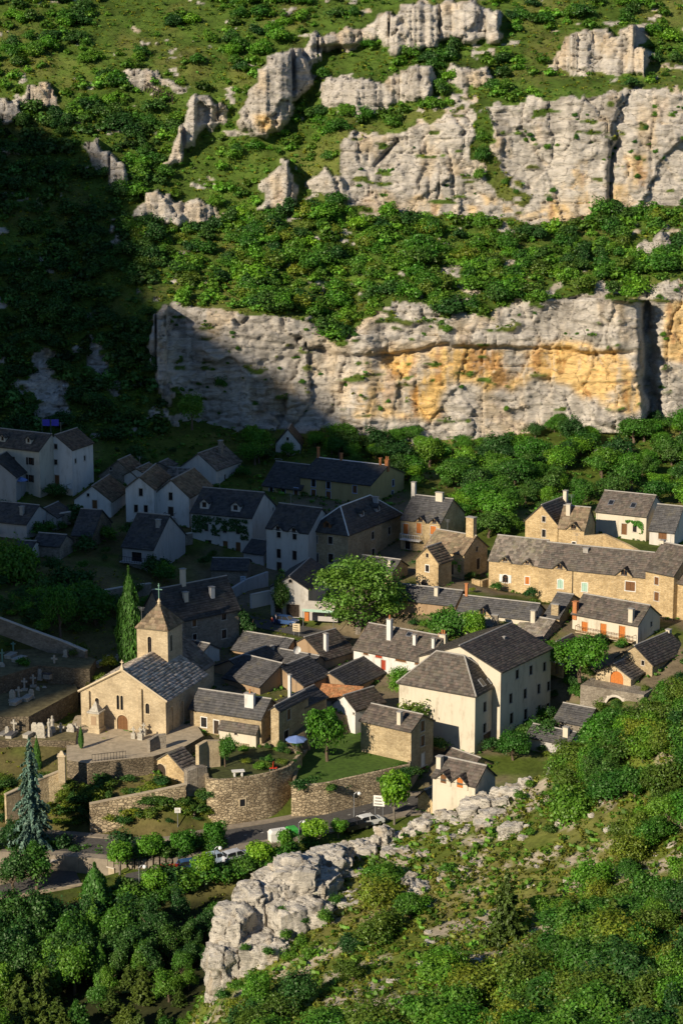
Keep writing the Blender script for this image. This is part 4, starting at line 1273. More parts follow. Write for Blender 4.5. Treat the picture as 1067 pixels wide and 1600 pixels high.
house('shed_white', "small white walled shed between the dark gardens", Z1(62,625), Z1(130,633), Z1(168,610), Z1(130,690)[1], 'L', pitch=24, wall='plaster_pale', roof=SLATE_B)
house('roof_under_ivy', "low dark roofed outbuilding in front of the ivy covered house", Z1(880,745), Z1(1030,720), None, Z1(1000,790)[1], 'L', theta=4, depth=6, pitch=22, wall='stone_grey', roof=SLATE_B)

# ---- central houses
house('chapel_small', "little grey gabled house standing alone under the cliff", Z2(215,130), Z2(318,142), Z2(330,120), Z2(318,180)[1], 'R', apex=Z2(263,80)[1], wall='plaster_pale', roof=SLATE, depth=6, wins=wl('L', Z2, [(265,122)], .5, .7, 'd'))
house('olive_house', "long olive plastered house with blue framed windows under the cliff", Z2(318,268), Z2(612,312), Z2(750,272), Z2(612,400)[1], 'L', apex=Z2(680,232)[1], theta=30, wall='plaster_olive', roof=SLATE_B, cap='paint_white', sur='surround_blue',
      wins=wl('L', Z2, [(373,306),(435,315)], .85, 1.35, 'd') + wl('L', Z2, [(545,332)], .85, 1.4, 's:wood_brown') + wl('L', Z2, [(373,371),(435,379)], .95, 1.7, 's:wood_brown') + wl('R', Z2, [(705,305),(702,368)], .75, 1.2, 'd'),
      chims=[(*Z2(363,188), Z2(363,155)[1], .4, 'brick_orange', 0, .4), (*Z2(488,200), Z2(488,180)[1], .4, 'brick_orange', 0, .4), (*Z2(652,230), Z2(652,200)[1], .4, 'brick_orange', 0, .4), (*Z2(683,228), Z2(683,208)[1], .7, 'brick_orange', 2)])
ho = HOUSES['olive_house']
oc_ = ho.toworld((-ho.W / 2, -ho.D / 2, 0))
house('olive_wing', "wing of the olive house with lower eave and a tall door window", Z2(162,308), Z2(322,330), None, Z2(318,420)[1], 'L', theta=ho.th, Y=oc_[1] - 1.0, depth=10, pitch=36, wall='plaster_olive', roof=SLATE_B, sur='surround_blue',
      wins=wl('L', Z2, [(197,340),(248,348)], .8, 1.7, 'd') + wl('L', Z2, [(300,350)], .9, 2.2, 'D:wood_brown'))
house('hip_house', "large stone house with hipped slate roof, pale ridges and roof dormers", Z2(352,505), Z2(517,517), Z2(737,457), Z2(517,690)[1], 'hip', theta=30, pitch=42, wall='stone_tan', roof=SLATE_B, cap='paint_white', hipin=4.2,
      wins=wl('L', Z2, [(382,540),(443,545)], .85, 1.3, 'd') + wl('L', Z2, [(384,617),(445,620)], .95, 1.6, 'd') + wl('R', Z2, [(620,525),(689,505)], .9, 1.3, 'd') + wl('R', Z2, [(622,600),(689,587)], .95, 1.7, 'd'),
      dorms=[('L', *Z2(447,458), 1.5, 1.4, 'roof', 'wood_brown'), ('R', *Z2(565,432), 1.2, 1.2, 'roof', 'plaster_grey'), ('R', *Z2(630,412), 1.2, 1.3, 'roof', 'plaster_grey')],
      chims=[(*Z2(632,392), Z2(632,362)[1], .9, 'plaster_grey')])
hh_ = HOUSES['hip_house']
house('lucarne_house', "pale house with two gabled wall dormers and white framed windows joined to the hipped house", Z2(176,500), Z2(350,515), None, Z2(350,695)[1], 'L', theta=hh_.th, depth=9, pitch=38, wall='plaster_pale', roof=SLATE_B,
      wins=wl('L', Z2, [(228,600),(294,608)], .85, 1.6, 'd') + wl('L', Z2, [(230,685)], 1.0, 1.7, 'D:wood_dark') + wl('L', Z2, [(228,521),(294,529)], .8, 1.1, 'd'),
      dorms=[('L', *Z2(226,495), 2.0, 1.3, 'wall'), ('L', *Z2(292,503), 2.0, 1.3, 'wall')])
house('balcony_house', "house with orange shutters and a white balcony behind the plane tree", Z2(737,462), Z2(900,475), Z2(1003,430), Z2(900,600)[1], 'L', apex=Z2(975,372)[1], wall='stone_warm', roof=SLATE_B, cap='ridge_mortar',
      wins=wl('L', Z2, [(757,497),(812,495)], 1.0, 1.8, 's:wood_orange') + wl('L', Z2, [(872,503)], 1.1, 1.5, 's:wood_orange') + wl('L', Z2, [(765,600)], 1.0, 1.6, 'd'),
      dorms=[('L', *Z2(820,440), 2.0, 1.2, 'wall'), ('L', *Z2(883,445), 2.0, 1.2, 'wall')], chims=[(*Z2(768,362), Z2(768,300)[1], .7, 'plaster_pale'), (*Z2(898,378), Z2(898,343)[1], 1.3, 'plaster_cream')])
house('vine_house', "sunlit stone house with brown stone roof, vine pergola and thick chimney", Z2(838,562), Z3(155,386), Z3(252,347), Z3(160,495)[1], 'L', apex=Z3(205,312)[1], wall='stone_warm', roof=LAUZE, sur='surround_warm',
      wins=wl('L', Z2, [(940,660)], 1.6, 2.2, 'D:wood_dark') + wl('R', Z3, [(208,368)], .5, .8, 'd') + wl('R', Z3, [(213,430)], .9, 1.9, 'D:wood_dark'), chims=[(*Z3(184,310), Z3(184,233)[1], 1.5, 'stone_warm', 0, 1.0)])
house('vine_wing', "small sunlit gable wing with white window beside the vine pergola", Z2(800,612), Z2(893,636), Z2(948,612), Z2(893,748)[1], 'R', apex=Z2(848,572)[1], wall='stone_warm', roof=LAUZE, sur='surround_warm',
      wins=wl('L', Z2, [(847,608)], .5, .7, 'd') + wl('L', Z2, [(847,662)], .7, 1.1, 'd', 'paint_white') + wl('L', Z2, [(835,732)], 1.3, 1.1, 'da'))
house('shop_house', "shaded shop house with round gable window and clipped gable on the square", ZB(176,212), ZB(417,247), ZB(545,120), ZB(417,440)[1], 'R', apex=ZB(300,165)[1], wall='plaster_pale', roof=SLATE_B,
      wins=wl('L', ZB, [(303,197)], .6, .6, 'da') + wl('L', ZB, [(225,365)], 1.1, 1.9, 'D:wood_dark') + wl('L', ZB, [(318,390)], 2.2, 2.1, 'D:wood_dark'))

# ---- sunlit quarter on the right
house('gable_right', "sunlit stone house with tall gable front at the top of the village", Z3(410,243), Z3(545,264), Z3(640,225), Z3(545,352)[1], 'R', apex=Z3(467,183)[1], wall='stone_warm', roof=SLATE, sur='surround',
      wins=wl('L', Z3, [(487,243)], .65, .95, 'd') + wl('L', Z3, [(487,302)], .7, 1.3, 'd'), chims=[(*Z3(577,165), Z3(577,122)[1], .7, 'plaster_cream')])
house('mansard_small', "small sunlit house with brown roof and one gabled wall dormer", Z3(548,280), Z3(655,288), Z3(700,255), Z3(655,368)[1], 'L', pitch=44, wall='stone_warm', roof=LAUZE,
      wins=wl('L', Z3, [(612,350)], .65, 1.0, 'd', 'paint_white'), dorms=[('L', *Z3(612,268), 2.4, 1.5, 'wall')], chims=[(*Z3(589,222), Z3(589,178)[1], .7, 'plaster_cream')])
house('skylight_house', "sunlit house with long slate roof and two skylights at the top of the village", Z3(705,193), Z3(915,228), Z3(985,182), Z3(915,338)[1], 'L', pitch=31, wall='plaster_cream', roof=SLATE,
      wins=wl('L', Z3, [(866,283)], .7, 1.2, 'd') + wl('L', Z3, [(822,285)], 1.0, 2.0, 'D:wood_brown'), sky=[(*Z3(768,175), 1.0, 1.3), (*Z3(860,187), 1.0, 1.3)])
house('dark_roof_right', "house with broad dark roof and one brown shuttered window, right edge", Z3(928,286), Z3(1032,294), Z3(1090,255), Z3(1032,360)[1], 'L', pitch=38, wall='plaster_pale', roof=SLATE_B,
      wins=wl('L', Z3, [(982,309)], 1.5, 1.5, 's:wood_brown'), depth=9)
house('row_left', "long stone row house end with brown stone roof and small arched dormers", Z3(258,413), Z3(467,436), None, Z3(467,565)[1], 'L', depth=8.5, pitch=38, wall='stone_warm', roof=LAUZE_G, sur='surround_warm',
      wins=wl('L', Z3, [(327,491)], 1.0, 1.35, 'oa:paint_white', 'paint_white') + wl('L', Z3, [(418,499)], .75, 1.25, 's:wood_orange', 'paint_white') + wl('L', Z3, [(327,431),(419,438)], .55, .75, 'd'),
      dorms=[('L', *Z3(327,413), 2.0, 1.1, 'wall'), ('L', *Z3(419,420), 1.7, 1.0, 'wall')])
hr_ = HOUSES['row_left']
house('row_right', "long sunlit stone row house with slate roof, shuttered windows and drainpipe", Z3(467,440), Z3(912,486), None, Z3(912,640)[1], 'L', depth=8.5, pitch=36, wall='stone_warm', roof=SLATE, sur='surround_warm',
      wins=wl('L', Z3, [(556,513)], .95, 1.5, 'sa:paint_green', 'paint_white') + wl('L', Z3, [(657,527)], .95, 1.4, 's:paint_green', 'paint_white') + wl('L', Z3, [(847,523)], 1.6, 1.5, 's:wood_brown', 'paint_white') + wl('L', Z3, [(810,592)], 1.0, .6, 'd') + wl('L', Z3, [(903,612)], .6, .6, 'd'),
      dorms=[('L', *Z3(555,442), 2.2, 1.3, 'wall'), ('L', *Z3(823,450), 2.6, 1.5, 'wall')], chims=[(*Z3(663,378), Z3(663,362)[1], .8, 'ridge_mortar')])
house('row_end', "sunlit tall stone house with two brown shuttered windows at the right edge", Z3(912,450), Z3(1030,474), None, Z3(1030,665)[1], 'L', depth=9, pitch=38, wall='stone_warm', roof=SLATE,
      wins=wl('L', Z3, [(957,501)], .75, 1.2, 's:wood_brown') + wl('L', Z3, [(957,566)], .85, 1.4, 's:wood_brown'), chims=[(*Z3(924,400), Z3(924,355)[1], .7, 'plaster_cream')])
house('row_far_end', "stone house continuing the row beyond the right edge", Z3(1032,500), Z3(1180,530), None, Z3(1180,690)[1], 'L', depth=9, pitch=36, wall='stone_warm', roof=SLATE, wins=wl('L', Z3, [(1090,560)], .8, 1.3, 's:wood_brown'))
house('long_roof', "low house with long dark roof and gabled dormer below the stone row", Z3(125,628), Z3(440,664), Z3(495,625), Z3(440,700)[1], 'L', pitch=31, wall='plaster_cream', roof=SLATE_B,
      dorms=[('L', *Z3(235,607), 2.6, 1.6, 'wall', 'stone_warm')], chims=[(*Z3(165,562), Z3(165,510)[1], .4, 'brick_orange', 0, .4), (*Z3(443,662), Z3(443,622)[1], .7, 'plaster_cream')])
house('brown_roof_small', "small house with brown stone roof in front of the long dark roof", Z3(167,707), Z3(262,724), Z3(300,690), Z3(262,760)[1], 'L', pitch=34, wall='plaster_cream', roof=LAUZE_G, chims=[(*Z3(311,715), Z3(311,640)[1], .9, 'stone_grey')])
house('lauze_barn', "old barn with sagging dark stone roof between gardens", Z3(350,735), Z3(470,752), Z3(590,700), Z3(470,790)[1], 'L', pitch=28, wall='stone_grey', roof=LAUZE_G)
house('ruin_gable', "roofless looking pale stone gable with chimney beside the long dark roof", Z3(490,640), Z3(552,652), Z3(660,590), Z3(552,690)[1], 'L', pitch=26, wall='stone_tan', roof=SLATE_B, chims=[(*Z3(535,640), Z3(535,595)[1], 1.2, 'stone_tan')])
house('shutter_house', "pale cream house with three orange red doors opening on a long balcony", Z3(607,645), Z3(880,682), Z3(972,655), Z3(880,775)[1], 'L', pitch=33, wall='plaster_cream', roof=SLATE, 
      wins=wl('L', Z3, [(657,698),(735,706),(813,716)], 1.05, 2.0, 'D:wood_orange', 'surround_warm') + wl('R', Z3, [(935,680)], .5, .7, 'd'), chims=[(*Z3(619,630), Z3(619,585)[1], .7, 'brick_orange'), (*Z3(851,668), Z3(851,615)[1], .75, 'plaster_cream')])
house('bottom_right_house', "stone house with grey slate roof by the arched gateway", Z6(790,343), Z6(940,368), Z6(1080,310), Z6(940,420)[1], 'R', apex=Z6(870,290)[1], wall='stone_tan', roof=SLATE, wins=wl('L', Z6, [(826,352),(900,363)], .5, .7, 'd'), chims=[(*Z6(1040,245), Z6(1040,225)[1], .7, 'plaster_cream')])
house('arch_chapel', "little stone building with a round orange wooden door above the bridge", Z6(705,416), Z6(850,424), Z6(918,402), Z6(850,470)[1], 'R', apex=Z6(790,368)[1], wall='stone_church', roof=LAUZE_G, sur='surround_warm',
      wins=wl('L', Z6, [(791,438)], 2.2, 2.2, 'Da:wood_orange'))

# ---- around the lower street
house('hotel_tall', "tall three storey house block with plain cream walls and many small windows", (655,1043), Z6(308,398), Z6(518,326), 1166, 'R', apex=Z6(150,290)[1], wall='plaster_cream', roof=SLATE,
      wins=wl('R', Z6, [(376,410),(433,393),(490,378)], .85, 1.35, 'd') + wl('R', Z6, [(349,511),(409,491),(466,471),(526,450)], .85, 1.45, 'd') + wl('R', Z6, [(352,594),(411,577),(468,560),(527,540)], .95, 1.6, 'd'),
      chims=[(*Z6(322,262), Z6(322,252)[1], .3, 'zinc', 0, .3)])
ht = HOUSES['hotel_tall']
house('hotel_hip', "cream house with hipped slate roof, skylights and stone basement, joined to the tall block", Z5(730,458), Z5(1047,492), Z6(308,452), Z6(203,750)[1], 'hip', pitch=33, wall='plaster_cream', roof=SLATE,
      wins=wl('R', Z6, [(241,546),(280,534)], .85, 1.45, 'd') + wl('R', Z6, [(240,636),(280,618)], .85, 1.5, 'd') + wl('R', Z6, [(250,715)], 2.4, 2.3, 'D:wood_dark'), sky=[(*Z6(228,446), 1.0, 1.3), (*Z6(262,438), .8, 1.0)])
house('white_long', "long white house with four chimneys and low red windows under its eave", Z5(540,300), Z5(850,358), None, Z5(850,440)[1], 'L', depth=9, pitch=33, wall='plaster_white', roof=SLATE, 
      wins=wl('L', Z5, [(591,323)], .9, .5, 's:wood_brown') + wl('L', Z5, [(645,335)], 1.2, .55, 's:wood_red') + wl('L', Z5, [(737,350)], 1.9, .6, 's:wood_brown') + wl('L', Z5, [(806,364)], .9, .55, 's:wood_brown') + wl('L', Z5, [(664,372)], .8, 1.6, 'D:wood_red'),
      chims=[(*Z5(690,262), Z5(690,178)[1], .75, 'plaster_white', 1), (*Z5(795,285), Z5(795,243)[1], .5, 'plaster_white', 0, .5), (*Z5(873,298), Z5(873,258)[1], .45, 'plaster_white', 0, .45), (*Z5(903,335), Z5(903,272)[1], .5, 'brick_orange', 0, .5), (*Z5(942,310), Z5(942,247)[1], 1.1, 'plaster_cream', 2)], sky=[(*Z5(772,245), .9, .9)])
house('dish_house', "low slate roofed house with satellite dish and tall white chimney near the square", Z5(256,293), Z5(420,345), Z5(545,300), Z5(420,400)[1], 'R', apex=Z5(310,255)[1], wall='plaster_brown', roof=SLATE, chims=[(*Z5(425,310), Z5(425,238)[1], .55, 'plaster_white', 0, .55)])
house('brown_barn', "brown walled barn with wide dark roof in the lower village", Z5(350,425), Z5(530,465), Z5(675,468), Z5(540,500)[1], 'R', pitch=24, wall='plaster_brown', roof=SLATE_B, theta=32, depth=11, sky=[(*Z5(455,438), .7, .9)])
house('red_tile_shed', "shed with old red brown tile roof among dark slate roofs", Z5(395,520), Z5(560,512), None, Z5(560,545)[1], 'L', theta=15, depth=5, pitch=24, wall='plaster_brown', roof=TILE_R, cap=None)
house('white_gable_small', "small white gabled house in the lower village, half in shadow", Z5(455,530), Z5(547,556), Z5(667,522), Z5(547,600)[1], 'R', apex=Z5(492,497)[1], wall='plaster_white', roof=SLATE, wins=wl('L', Z5, [(545,575)], .3, .3, 'd'))
house('tall_narrow', "tall stone house with grey roof and garage door by the road bend", Z5(570,604), Z5(780,644), Z5(872,608), Z8(700,365)[1], 'L', apex=Z5(838,578)[1], wall='stone_tan', roof=SLATE,
      wins=wl('R', Z8, [(735,130),(735,185)], .9, 1.5, 's:wood_brown') + wl('R', Z8, [(737,255)], .9, 1.9, 's:paint_white') + wl('R', Z8, [(737,338)], 1.9, 2.3, 'D:wood_brown'), chims=[(*Z8(651,120), Z8(651,75)[1], .6, 'plaster_cream')])
house('road_house', "small sunlit cream house with two wooden dormer windows beside the near hillside", Z8(773,305), Z8(930,352), Z8(1005,302), Z8(930,425)[1], 'L', pitch=38, wall='plaster_cream', roof=SLATE,
      dorms=[('L', *Z8(815,303), 1.9, 1.7, 'wall', 'plaster_cream', 's:wood_brown'), ('L', *Z8(876,330), 2.0, 1.9, 'wall', 'plaster_cream', 's:wood_orange')], chims=[(*Z8(799,280), Z8(799,240)[1], .6, 'plaster_cream')])
house('road_shed', "small stone shed with dark roof at the road's edge", Z8(718,388), Z8(772,402), Z8(872,372), Z8(772,460)[1], 'R', apex=Z8(750,366)[1], wall='stone_warm', roof=SLATE_B, theta=38, depth=3.6)
house('hidden_roof', "slate roof with chimney half hidden behind the near trees", Z6(415,672), Z6(590,700), Z6(650,672), Z6(590,760)[1], 'L', pitch=27, wall='plaster_grey', roof=SLATE_B, chims=[(*Z6(580,668), Z6(580,628)[1], .8, 'plaster_cream')])
house('low_front_roof', "low slate roofed house with chimney below the cream block, by the near trees", Z6(25,800), Z6(150,835), Z6(290,800), Z6(150,870)[1], 'L', pitch=30, wall='stone_tan', roof=SLATE)

# ---- beside the church
house('priest_house', "shaded stone house with three chimneys behind the church tower", Z4(588,238), Z4(690,298), Z4(995,220), Z4(700,440)[1], 'R', apex=Z4(625,165)[1], wall='stone_grey', roof=SLATE_B, 
      wins=wl('R', Z4, [(750,316),(810,301)], .75, 1.3, 's:wood_brown') + wl('R', Z4, [(933,272),(934,349)], .9, 1.4, 'd') + wl('R', Z4, [(812,362)], .7, 1.0, 'd'),
      chims=[(*Z4(763,130), Z4(763,75)[1], .7, 'plaster_cream'), (*Z4(773,205), Z4(773,172)[1], .7, 'plaster_cream'), (*Z4(883,190), Z4(883,150)[1], .7, 'plaster_white')])
house('annex', "slate roofed house beside the church with white framed window and door", Z4(792,658), Z5(155,592), Z5(232,548), Z7(1060,178)[1], 'L', pitch=34, wall='stone_tan', roof=SLATE_B, cap='ridge_mortar',
      wins=wl('L', Z4, [(850,717)], .9, 1.4, 'd', 'paint_white') + wl('L', Z4, [(902,738)], .8, 2.0, 'D:wood_dark', 'paint_white') + wl('R', Z5, [(196,605)], .8, 1.6, 'd'), chims=[(*Z4(1042,650), Z4(1042,595)[1], 1.4, 'plaster_white', 1)])
house('annex_lean', "sunlit lean-to with slate roof in front of the church's neighbour house", Z4(915,748), Z5(133,652), None, Z7(1064,185)[1], 'shed', theta=HOUSES['annex'].th, depth=3.0, pitch=26, wall='plaster_cream', roof=SLATE, cap=None,
      wins=wl('L', Z4, [(983,763)], .45, .5, 'd') + wl('L', Z7, [(1000,198)], 1.6, 1.6, 'D:wood_dark'))
house('garden_house', "house with dark roof and tall window facing the walled garden", Z5(195,520), Z5(228,558), Z5(322,532), Z5(228,720)[1], 'R', pitch=36, wall='stone_tan', roof=SLATE_B, theta=30, depth=8,
      wins=wl('R', Z5, [(270,578)], .8, 1.5, 's:wood_brown') + wl('R', Z5, [(260,680)], 1.2, 1.9, 'd'))
house('dark_roof_a', "low dark slate roof right behind the church's neighbour house", Z5(0,430), Z5(150,458), Z5(330,400), Z5(150,500)[1], 'L', pitch=25, wall='plaster_brown', roof=SLATE_B)
house('dark_roof_b', "broad dark slate roof in the shade behind the church", Z5(-40,375), Z5(90,400), Z5(240,340), Z5(90,440)[1], 'R', pitch=25, wall='plaster_brown', roof=SLATE_B)

# ---- small roofs that fill the gaps of the village
def quick(key, label, C, base, W, D, ridge='L', th=33, wall='plaster_brown', roof=SLATE_B, pitch=28, **kw):
    return house(key, label, (C[0] - 5, C[1]), C, None, base, ridge, theta=th, width=W, depth=D, wall=wall, roof=roof, pitch=pitch, **kw)
quick('fill_a', "dark slate roofed shed between the church neighbour house and the brown barn", Z5(330,455), Z5(330,500)[1], 8, 7, 'R', 34)
quick('fill_b', "long dark slate roof running behind the dark roofed barns", Z5(240,335), Z5(240,375)[1], 9, 7, 'L', 30, chims=[(*Z5(200,310), Z5(200,290)[1], .6, 'plaster_cream')])
quick('fill_c', "low slate roof in front of the satellite dish house", Z5(350,395), Z5(350,430)[1], 7, 6, 'L', 33)
quick('fill_d', "narrow slate roofed house with white pipe chimney below the dark barns", Z5(330,545), Z5(330,620)[1], 4.5, 6, 'R', 33, wall='stone_tan', chims=[(*Z5(240,450), Z5(240,410)[1], .4, 'plaster_white', 0, .4)])
quick('fill_e', "dark roofed outbuilding on the slope behind the church tower", Z4(830,440), Z4(830,490)[1], 5, 5, 'L', 35, wall='plaster_pale')
quick('fill_f', "low grey roof along the lane below the olive house", Z2(150,500), Z2(150,545)[1], 5, 6, 'R', 25, wall='plaster_grey')
quick('fill_g', "long dark roof left of the gabled dormer roof below the stone row", Z3(118,600), Z3(118,640)[1], 11, 6, 'L', 24, roof=SLATE_B, chims=[(*Z3(40,560), Z3(40,525)[1], .6, 'plaster_cream')])
quick('fill_h', "dark slate shed in the shaded gardens below the low gable house", Z1(250,620), Z1(250,680)[1], 5, 5, 'L', 18, wall='stone_grey')
quick('fill_i', "grey roofed little house left of the dark barn in the shade", Z1(235,500), Z1(235,560)[1], 5, 6, 'R', 18, wall='plaster_grey', wins=wl('L', Z1, [(200,530)], .7, 1.0, 'd'))
quick('fill_j', "small pale gabled house behind the twin white gables", Z1(620,330), Z1(620,390)[1], 5, 6, 'R', 18, wall='plaster_pale', roof=LAUZE)
quick('fill_k', "low stone roofed hut beside the half ruined pale house", Z1(770,330), Z1(770,380)[1], 4, 4, 'L', 22, wall='stone_grey', roof=LAUZE_G)
quick('fill_l', "slate roofed annex between the ivy house and the wall dormer house", Z2(165,600), Z2(165,650)[1], 4, 6, 'L', 28, wall='plaster_grey')
quick('fill_m', "dark low roof behind the plane tree below the hipped house", Z2(700,680), Z2(700,730)[1], 7, 6, 'L', 28, wall='stone_tan', chims=[(*Z2(690,650), Z2(690,625)[1], .6, 'plaster_cream')])
quick('fill_n', "small slate roof with white wall beside the balcony tree", Z3(600,800), Z3(600,850)[1], 5, 5, 'R', 33, wall='plaster_cream')
quick('fill_o', "low roof between the hidden roof and the arched gateway", Z6(660,620), Z6(660,680)[1], 5, 6, 'L', 33, wall='stone_grey')
quick('fill_p', "grey slate roof at the left edge above the graveyard trees", Z1(40,690), Z1(40,740)[1], 8, 6, 'L', 20, wall='plaster_grey')
# ================================================================== church
def adopt(h, root, ren):
    """parts of a second block become parts of the first thing"""
    M = Matrix.Translation(Vector(root.root.location)) @ Matrix.Rotation(root.root.rotation_euler.z, 4, 'Z')
    M2 = Matrix.Translation(Vector(h.root.location)) @ Matrix.Rotation(h.root.rotation_euler.z, 4, 'Z')
    for ch in list(h.root.children):
        ch.parent = root.root; ch.matrix_basis = M.inverted() @ M2
        ch.name = ren + ch.name.split('.')[0]
    bpy.data.objects.remove(h.root)
church = house('church', "romanesque church with gabled stone front, round arched door and square bell tower", (126,1085), Z4(690,628), Z4(862,522), 1162, 'R', apex=1047, wall='stone_church', roof=LAUZE_C, sur='surround_warm', name='church', cat='church', ov=.25, og=.12, cap=None, Y=280.8,
      wins=wl('L', Z4, [(405,637),(615,660)], .62, 1.5, 'da') + wl('L', Z4, [(492,634),(508,636)], .42, 2.1, 'da') + wl('L', Z4, [(511,728)], 1.7, 2.9, 'Da:wood_brown') + wl('R', Z4, [(713,705)], 1.5, 3.6, 'Da:stone_church') + wl('R', Z4, [(757,680)], 1.5, 3.6, 'Da:stone_church'))  # the two stone doors of the side wall stand for blind arches
nv = church
def block(key, lx, ly, w, d, ztop, ridge, apex_h, wins=(), wall='stone_church', roof=LAUZE, th=None):
    """block standing at nave-local near corner (lx, ly)"""
    p = nv.toworld((lx, ly, 0)); p2 = p + np.array([0, 0, ztop])
    C = project(p2); b = project(p)[1]
    return house(key, None, (C[0] - 5, C[1]), C, None, b, ridge, pitch=math.degrees(math.atan(apex_h / ((d if ridge == 'L' else min(w, d)) / 2))), wall=wall, roof=roof, theta=nv.th, depth=d, width=w, wins=wins, Y=p[1], cap=None, sur='surround_warm', ov=.2)
tw_y = nv.D * (-.5) + .70 * nv.D
tp = nv.toworld((2.45, tw_y, 0)); lo, hi = 5, 30
for _ in range(40):
    mid = (lo + hi) / 2
    if project(tp + np.array([0, 0, mid]))[1] > Z4(692, 327)[1]: lo = mid
    else: hi = mid
tower = block('tower', 2.45, tw_y, 4.9, 4.9, lo, 'hip', 3.0, wins=wl('L', Z4, [(624,396)], .62, 2.6, 'da') + wl('R', Z4, [(714,386)], .62, 2.4, 'da'))
th_ = tower
apx = tower.toworld((0, 0, tower.H + tower.rh))
m = MB(); m.lathe((0, 0, tower.H + tower.rh - .2), [(.22, 0), (.22, .3), (.3, .4), (.12, .7), (.05, .9)], 8); m.build('finial', MATS['surround_warm'], tower.root)
m = MB(); zc = tower.H + tower.rh + .6
m.box((0, 0, zc), .10, .10, 2.3); m.box((0, 0, zc + 1.35), 1.1, .09, .10); m.box((0, 0, zc + 1.9), .28, .12, .1); m.build('cross', MATS['verdigris'], tower.root)
adopt(tower, church, 'tower_')
choir = block('choir', nv.W * .36, nv.D / 2 + .02, nv.W * .72, 6.5, nv.H * .95, 'R', 2.6, roof=LAUZE_G)
adopt(choir, church, 'choir_')
# buttress strips, gable cross, raking cornice
for zx in (370, 588):
    d = ray(*Z4(zx, 660)); e = np.array([d @ nv.e1, d @ nv.e2, d[2]]); co = nv.toloc(CAM); k = (-nv.D / 2 - co[1]) / e[1]; x = (co + e * k)[0]
    m = MB(); m.box((x, -nv.D / 2 - .16, -3), .5, .4, nv.H + 2.6 + (nv.W / 2 - abs(x)) * nv.rh / (nv.W / 2) * .8); m.build('buttress', MATS['stone_church'], church.root)
m = MB(); zt = nv.H + nv.rh; m.box((0, -nv.D / 2, zt - .15), .55, .55, .45); m.box((0, -nv.D / 2, zt + .3), .42, .42, .5, taper=.4); m.box((0, -nv.D / 2, zt + .75), .14, .14, .7); m.box((0, -nv.D / 2, zt + 1.05), .5, .13, .13)
m.build('gable_cross', MATS['surround_warm'], church.root)
m = MB()
for s in (-1, 1):
    a = np.array([s * (nv.W / 2 + .3), -nv.D / 2 - .18, nv.H - .1]); b = np.array([0, -nv.D / 2 - .18, zt + .05])
    m.tube([a, b], [.17, .17], 4)
m.build('cornice', MATS['surround_warm'], church.root)
# wayside shrine in front of the facade
def fwd(px, py, n):
    """point in front of the church facade by n metres under a pixel"""
    d = ray(px, py); e = np.array([d @ nv.e1, d @ nv.e2, d[2]]); co = nv.toloc(CAM); k = (-nv.D / 2 - n - co[1]) / e[1]
    return nv.toworld(co + e * k)
FZ_ = 4.35
p = fwd(*Z4(403, 770), 2.0); s = empty('shrine', (p[0], p[1], FZ_), -R(nv.th), "small square stone shrine with a pyramid top beside the church door", 'shrine')
m = MB(); m.box((0, 0, -1), 1.9, 1.9, 1.6); m.box((0, 0, .6), 1.6, 1.6, 2.2); m.build('wall', MATS['stone_church'], s)
m = MB(); m.box((0, 0, 2.8), 1.95, 1.95, .22); m.box((0, 0, 3.02), 1.5, 1.5, 1.3, taper=.08); m.build('roof', MATS['gravestone'], s)
m = MB(); m.box((0, -.81, 1.1), .8, .06, 1.3); m.build('niche', MATS['plaster_brown'], s)

# ================================================================== terraces and walls
def prism(name, label, cat, pts, z, wall, top, down=9.0, parapet=0.0, topname='top', flat=True):
    W = [onplane(x, y, z) for x, y in pts]
    c = np.mean(W, 0)
    root = empty(name, (c[0], c[1], z), 0, label, cat)
    m = MB(); n = len(W)
    if flat: flatten([w[:2] for w in W], z - .25)
    L = [w - c for w in W]
    th = .45
    for i in range(n):
        a, b = L[i], L[(i + 1) % n]
        m.poly([(a[0], a[1], -down), (b[0], b[1], -down), (b[0], b[1], parapet), (a[0], a[1], parapet)])
    if parapet:
        I = []
        for i in range(n):
            a, b, d = L[i - 1], L[i], L[(i + 1) % n]
            v1 = (b - a)[:2]; v2 = (d - b)[:2]
            n1 = np.array([-v1[1], v1[0]]) / (np.linalg.norm(v1) + 1e-9); n2 = np.array([-v2[1], v2[0]]) / (np.linalg.norm(v2) + 1e-9)
            bb = n1 + n2; bb = bb / (np.linalg.norm(bb) + 1e-9) * th
            area = sum(L[k][0] * L[(k + 1) % n][1] - L[(k + 1) % n][0] * L[k][1] for k in range(n))
            I.append(b[:2] + bb * (1 if area > 0 else -1))
        for i in range(n):
            j = (i + 1) % n; a, b = L[i], L[j]
            m.poly([(a[0], a[1], parapet), (b[0], b[1], parapet), (I[j][0], I[j][1], parapet), (I[i][0], I[i][1], parapet)])
            m.poly([(I[i][0], I[i][1], parapet), (I[j][0], I[j][1], parapet), (I[j][0], I[j][1], -.3), (I[i][0], I[i][1], -.3)])
    m.build('wall', MATS[wall], root)
    m = MB(); m.poly([(l[0], l[1], 0) for l in L])
    me = m.mesh(topname)
    bm = bmesh.new(); bm.from_mesh(me); bmesh.ops.triangulate(bm, faces=bm.faces[:]); bm.to_mesh(me); bm.free()
    link(topname, me, MATS[top], root)
    return root, W
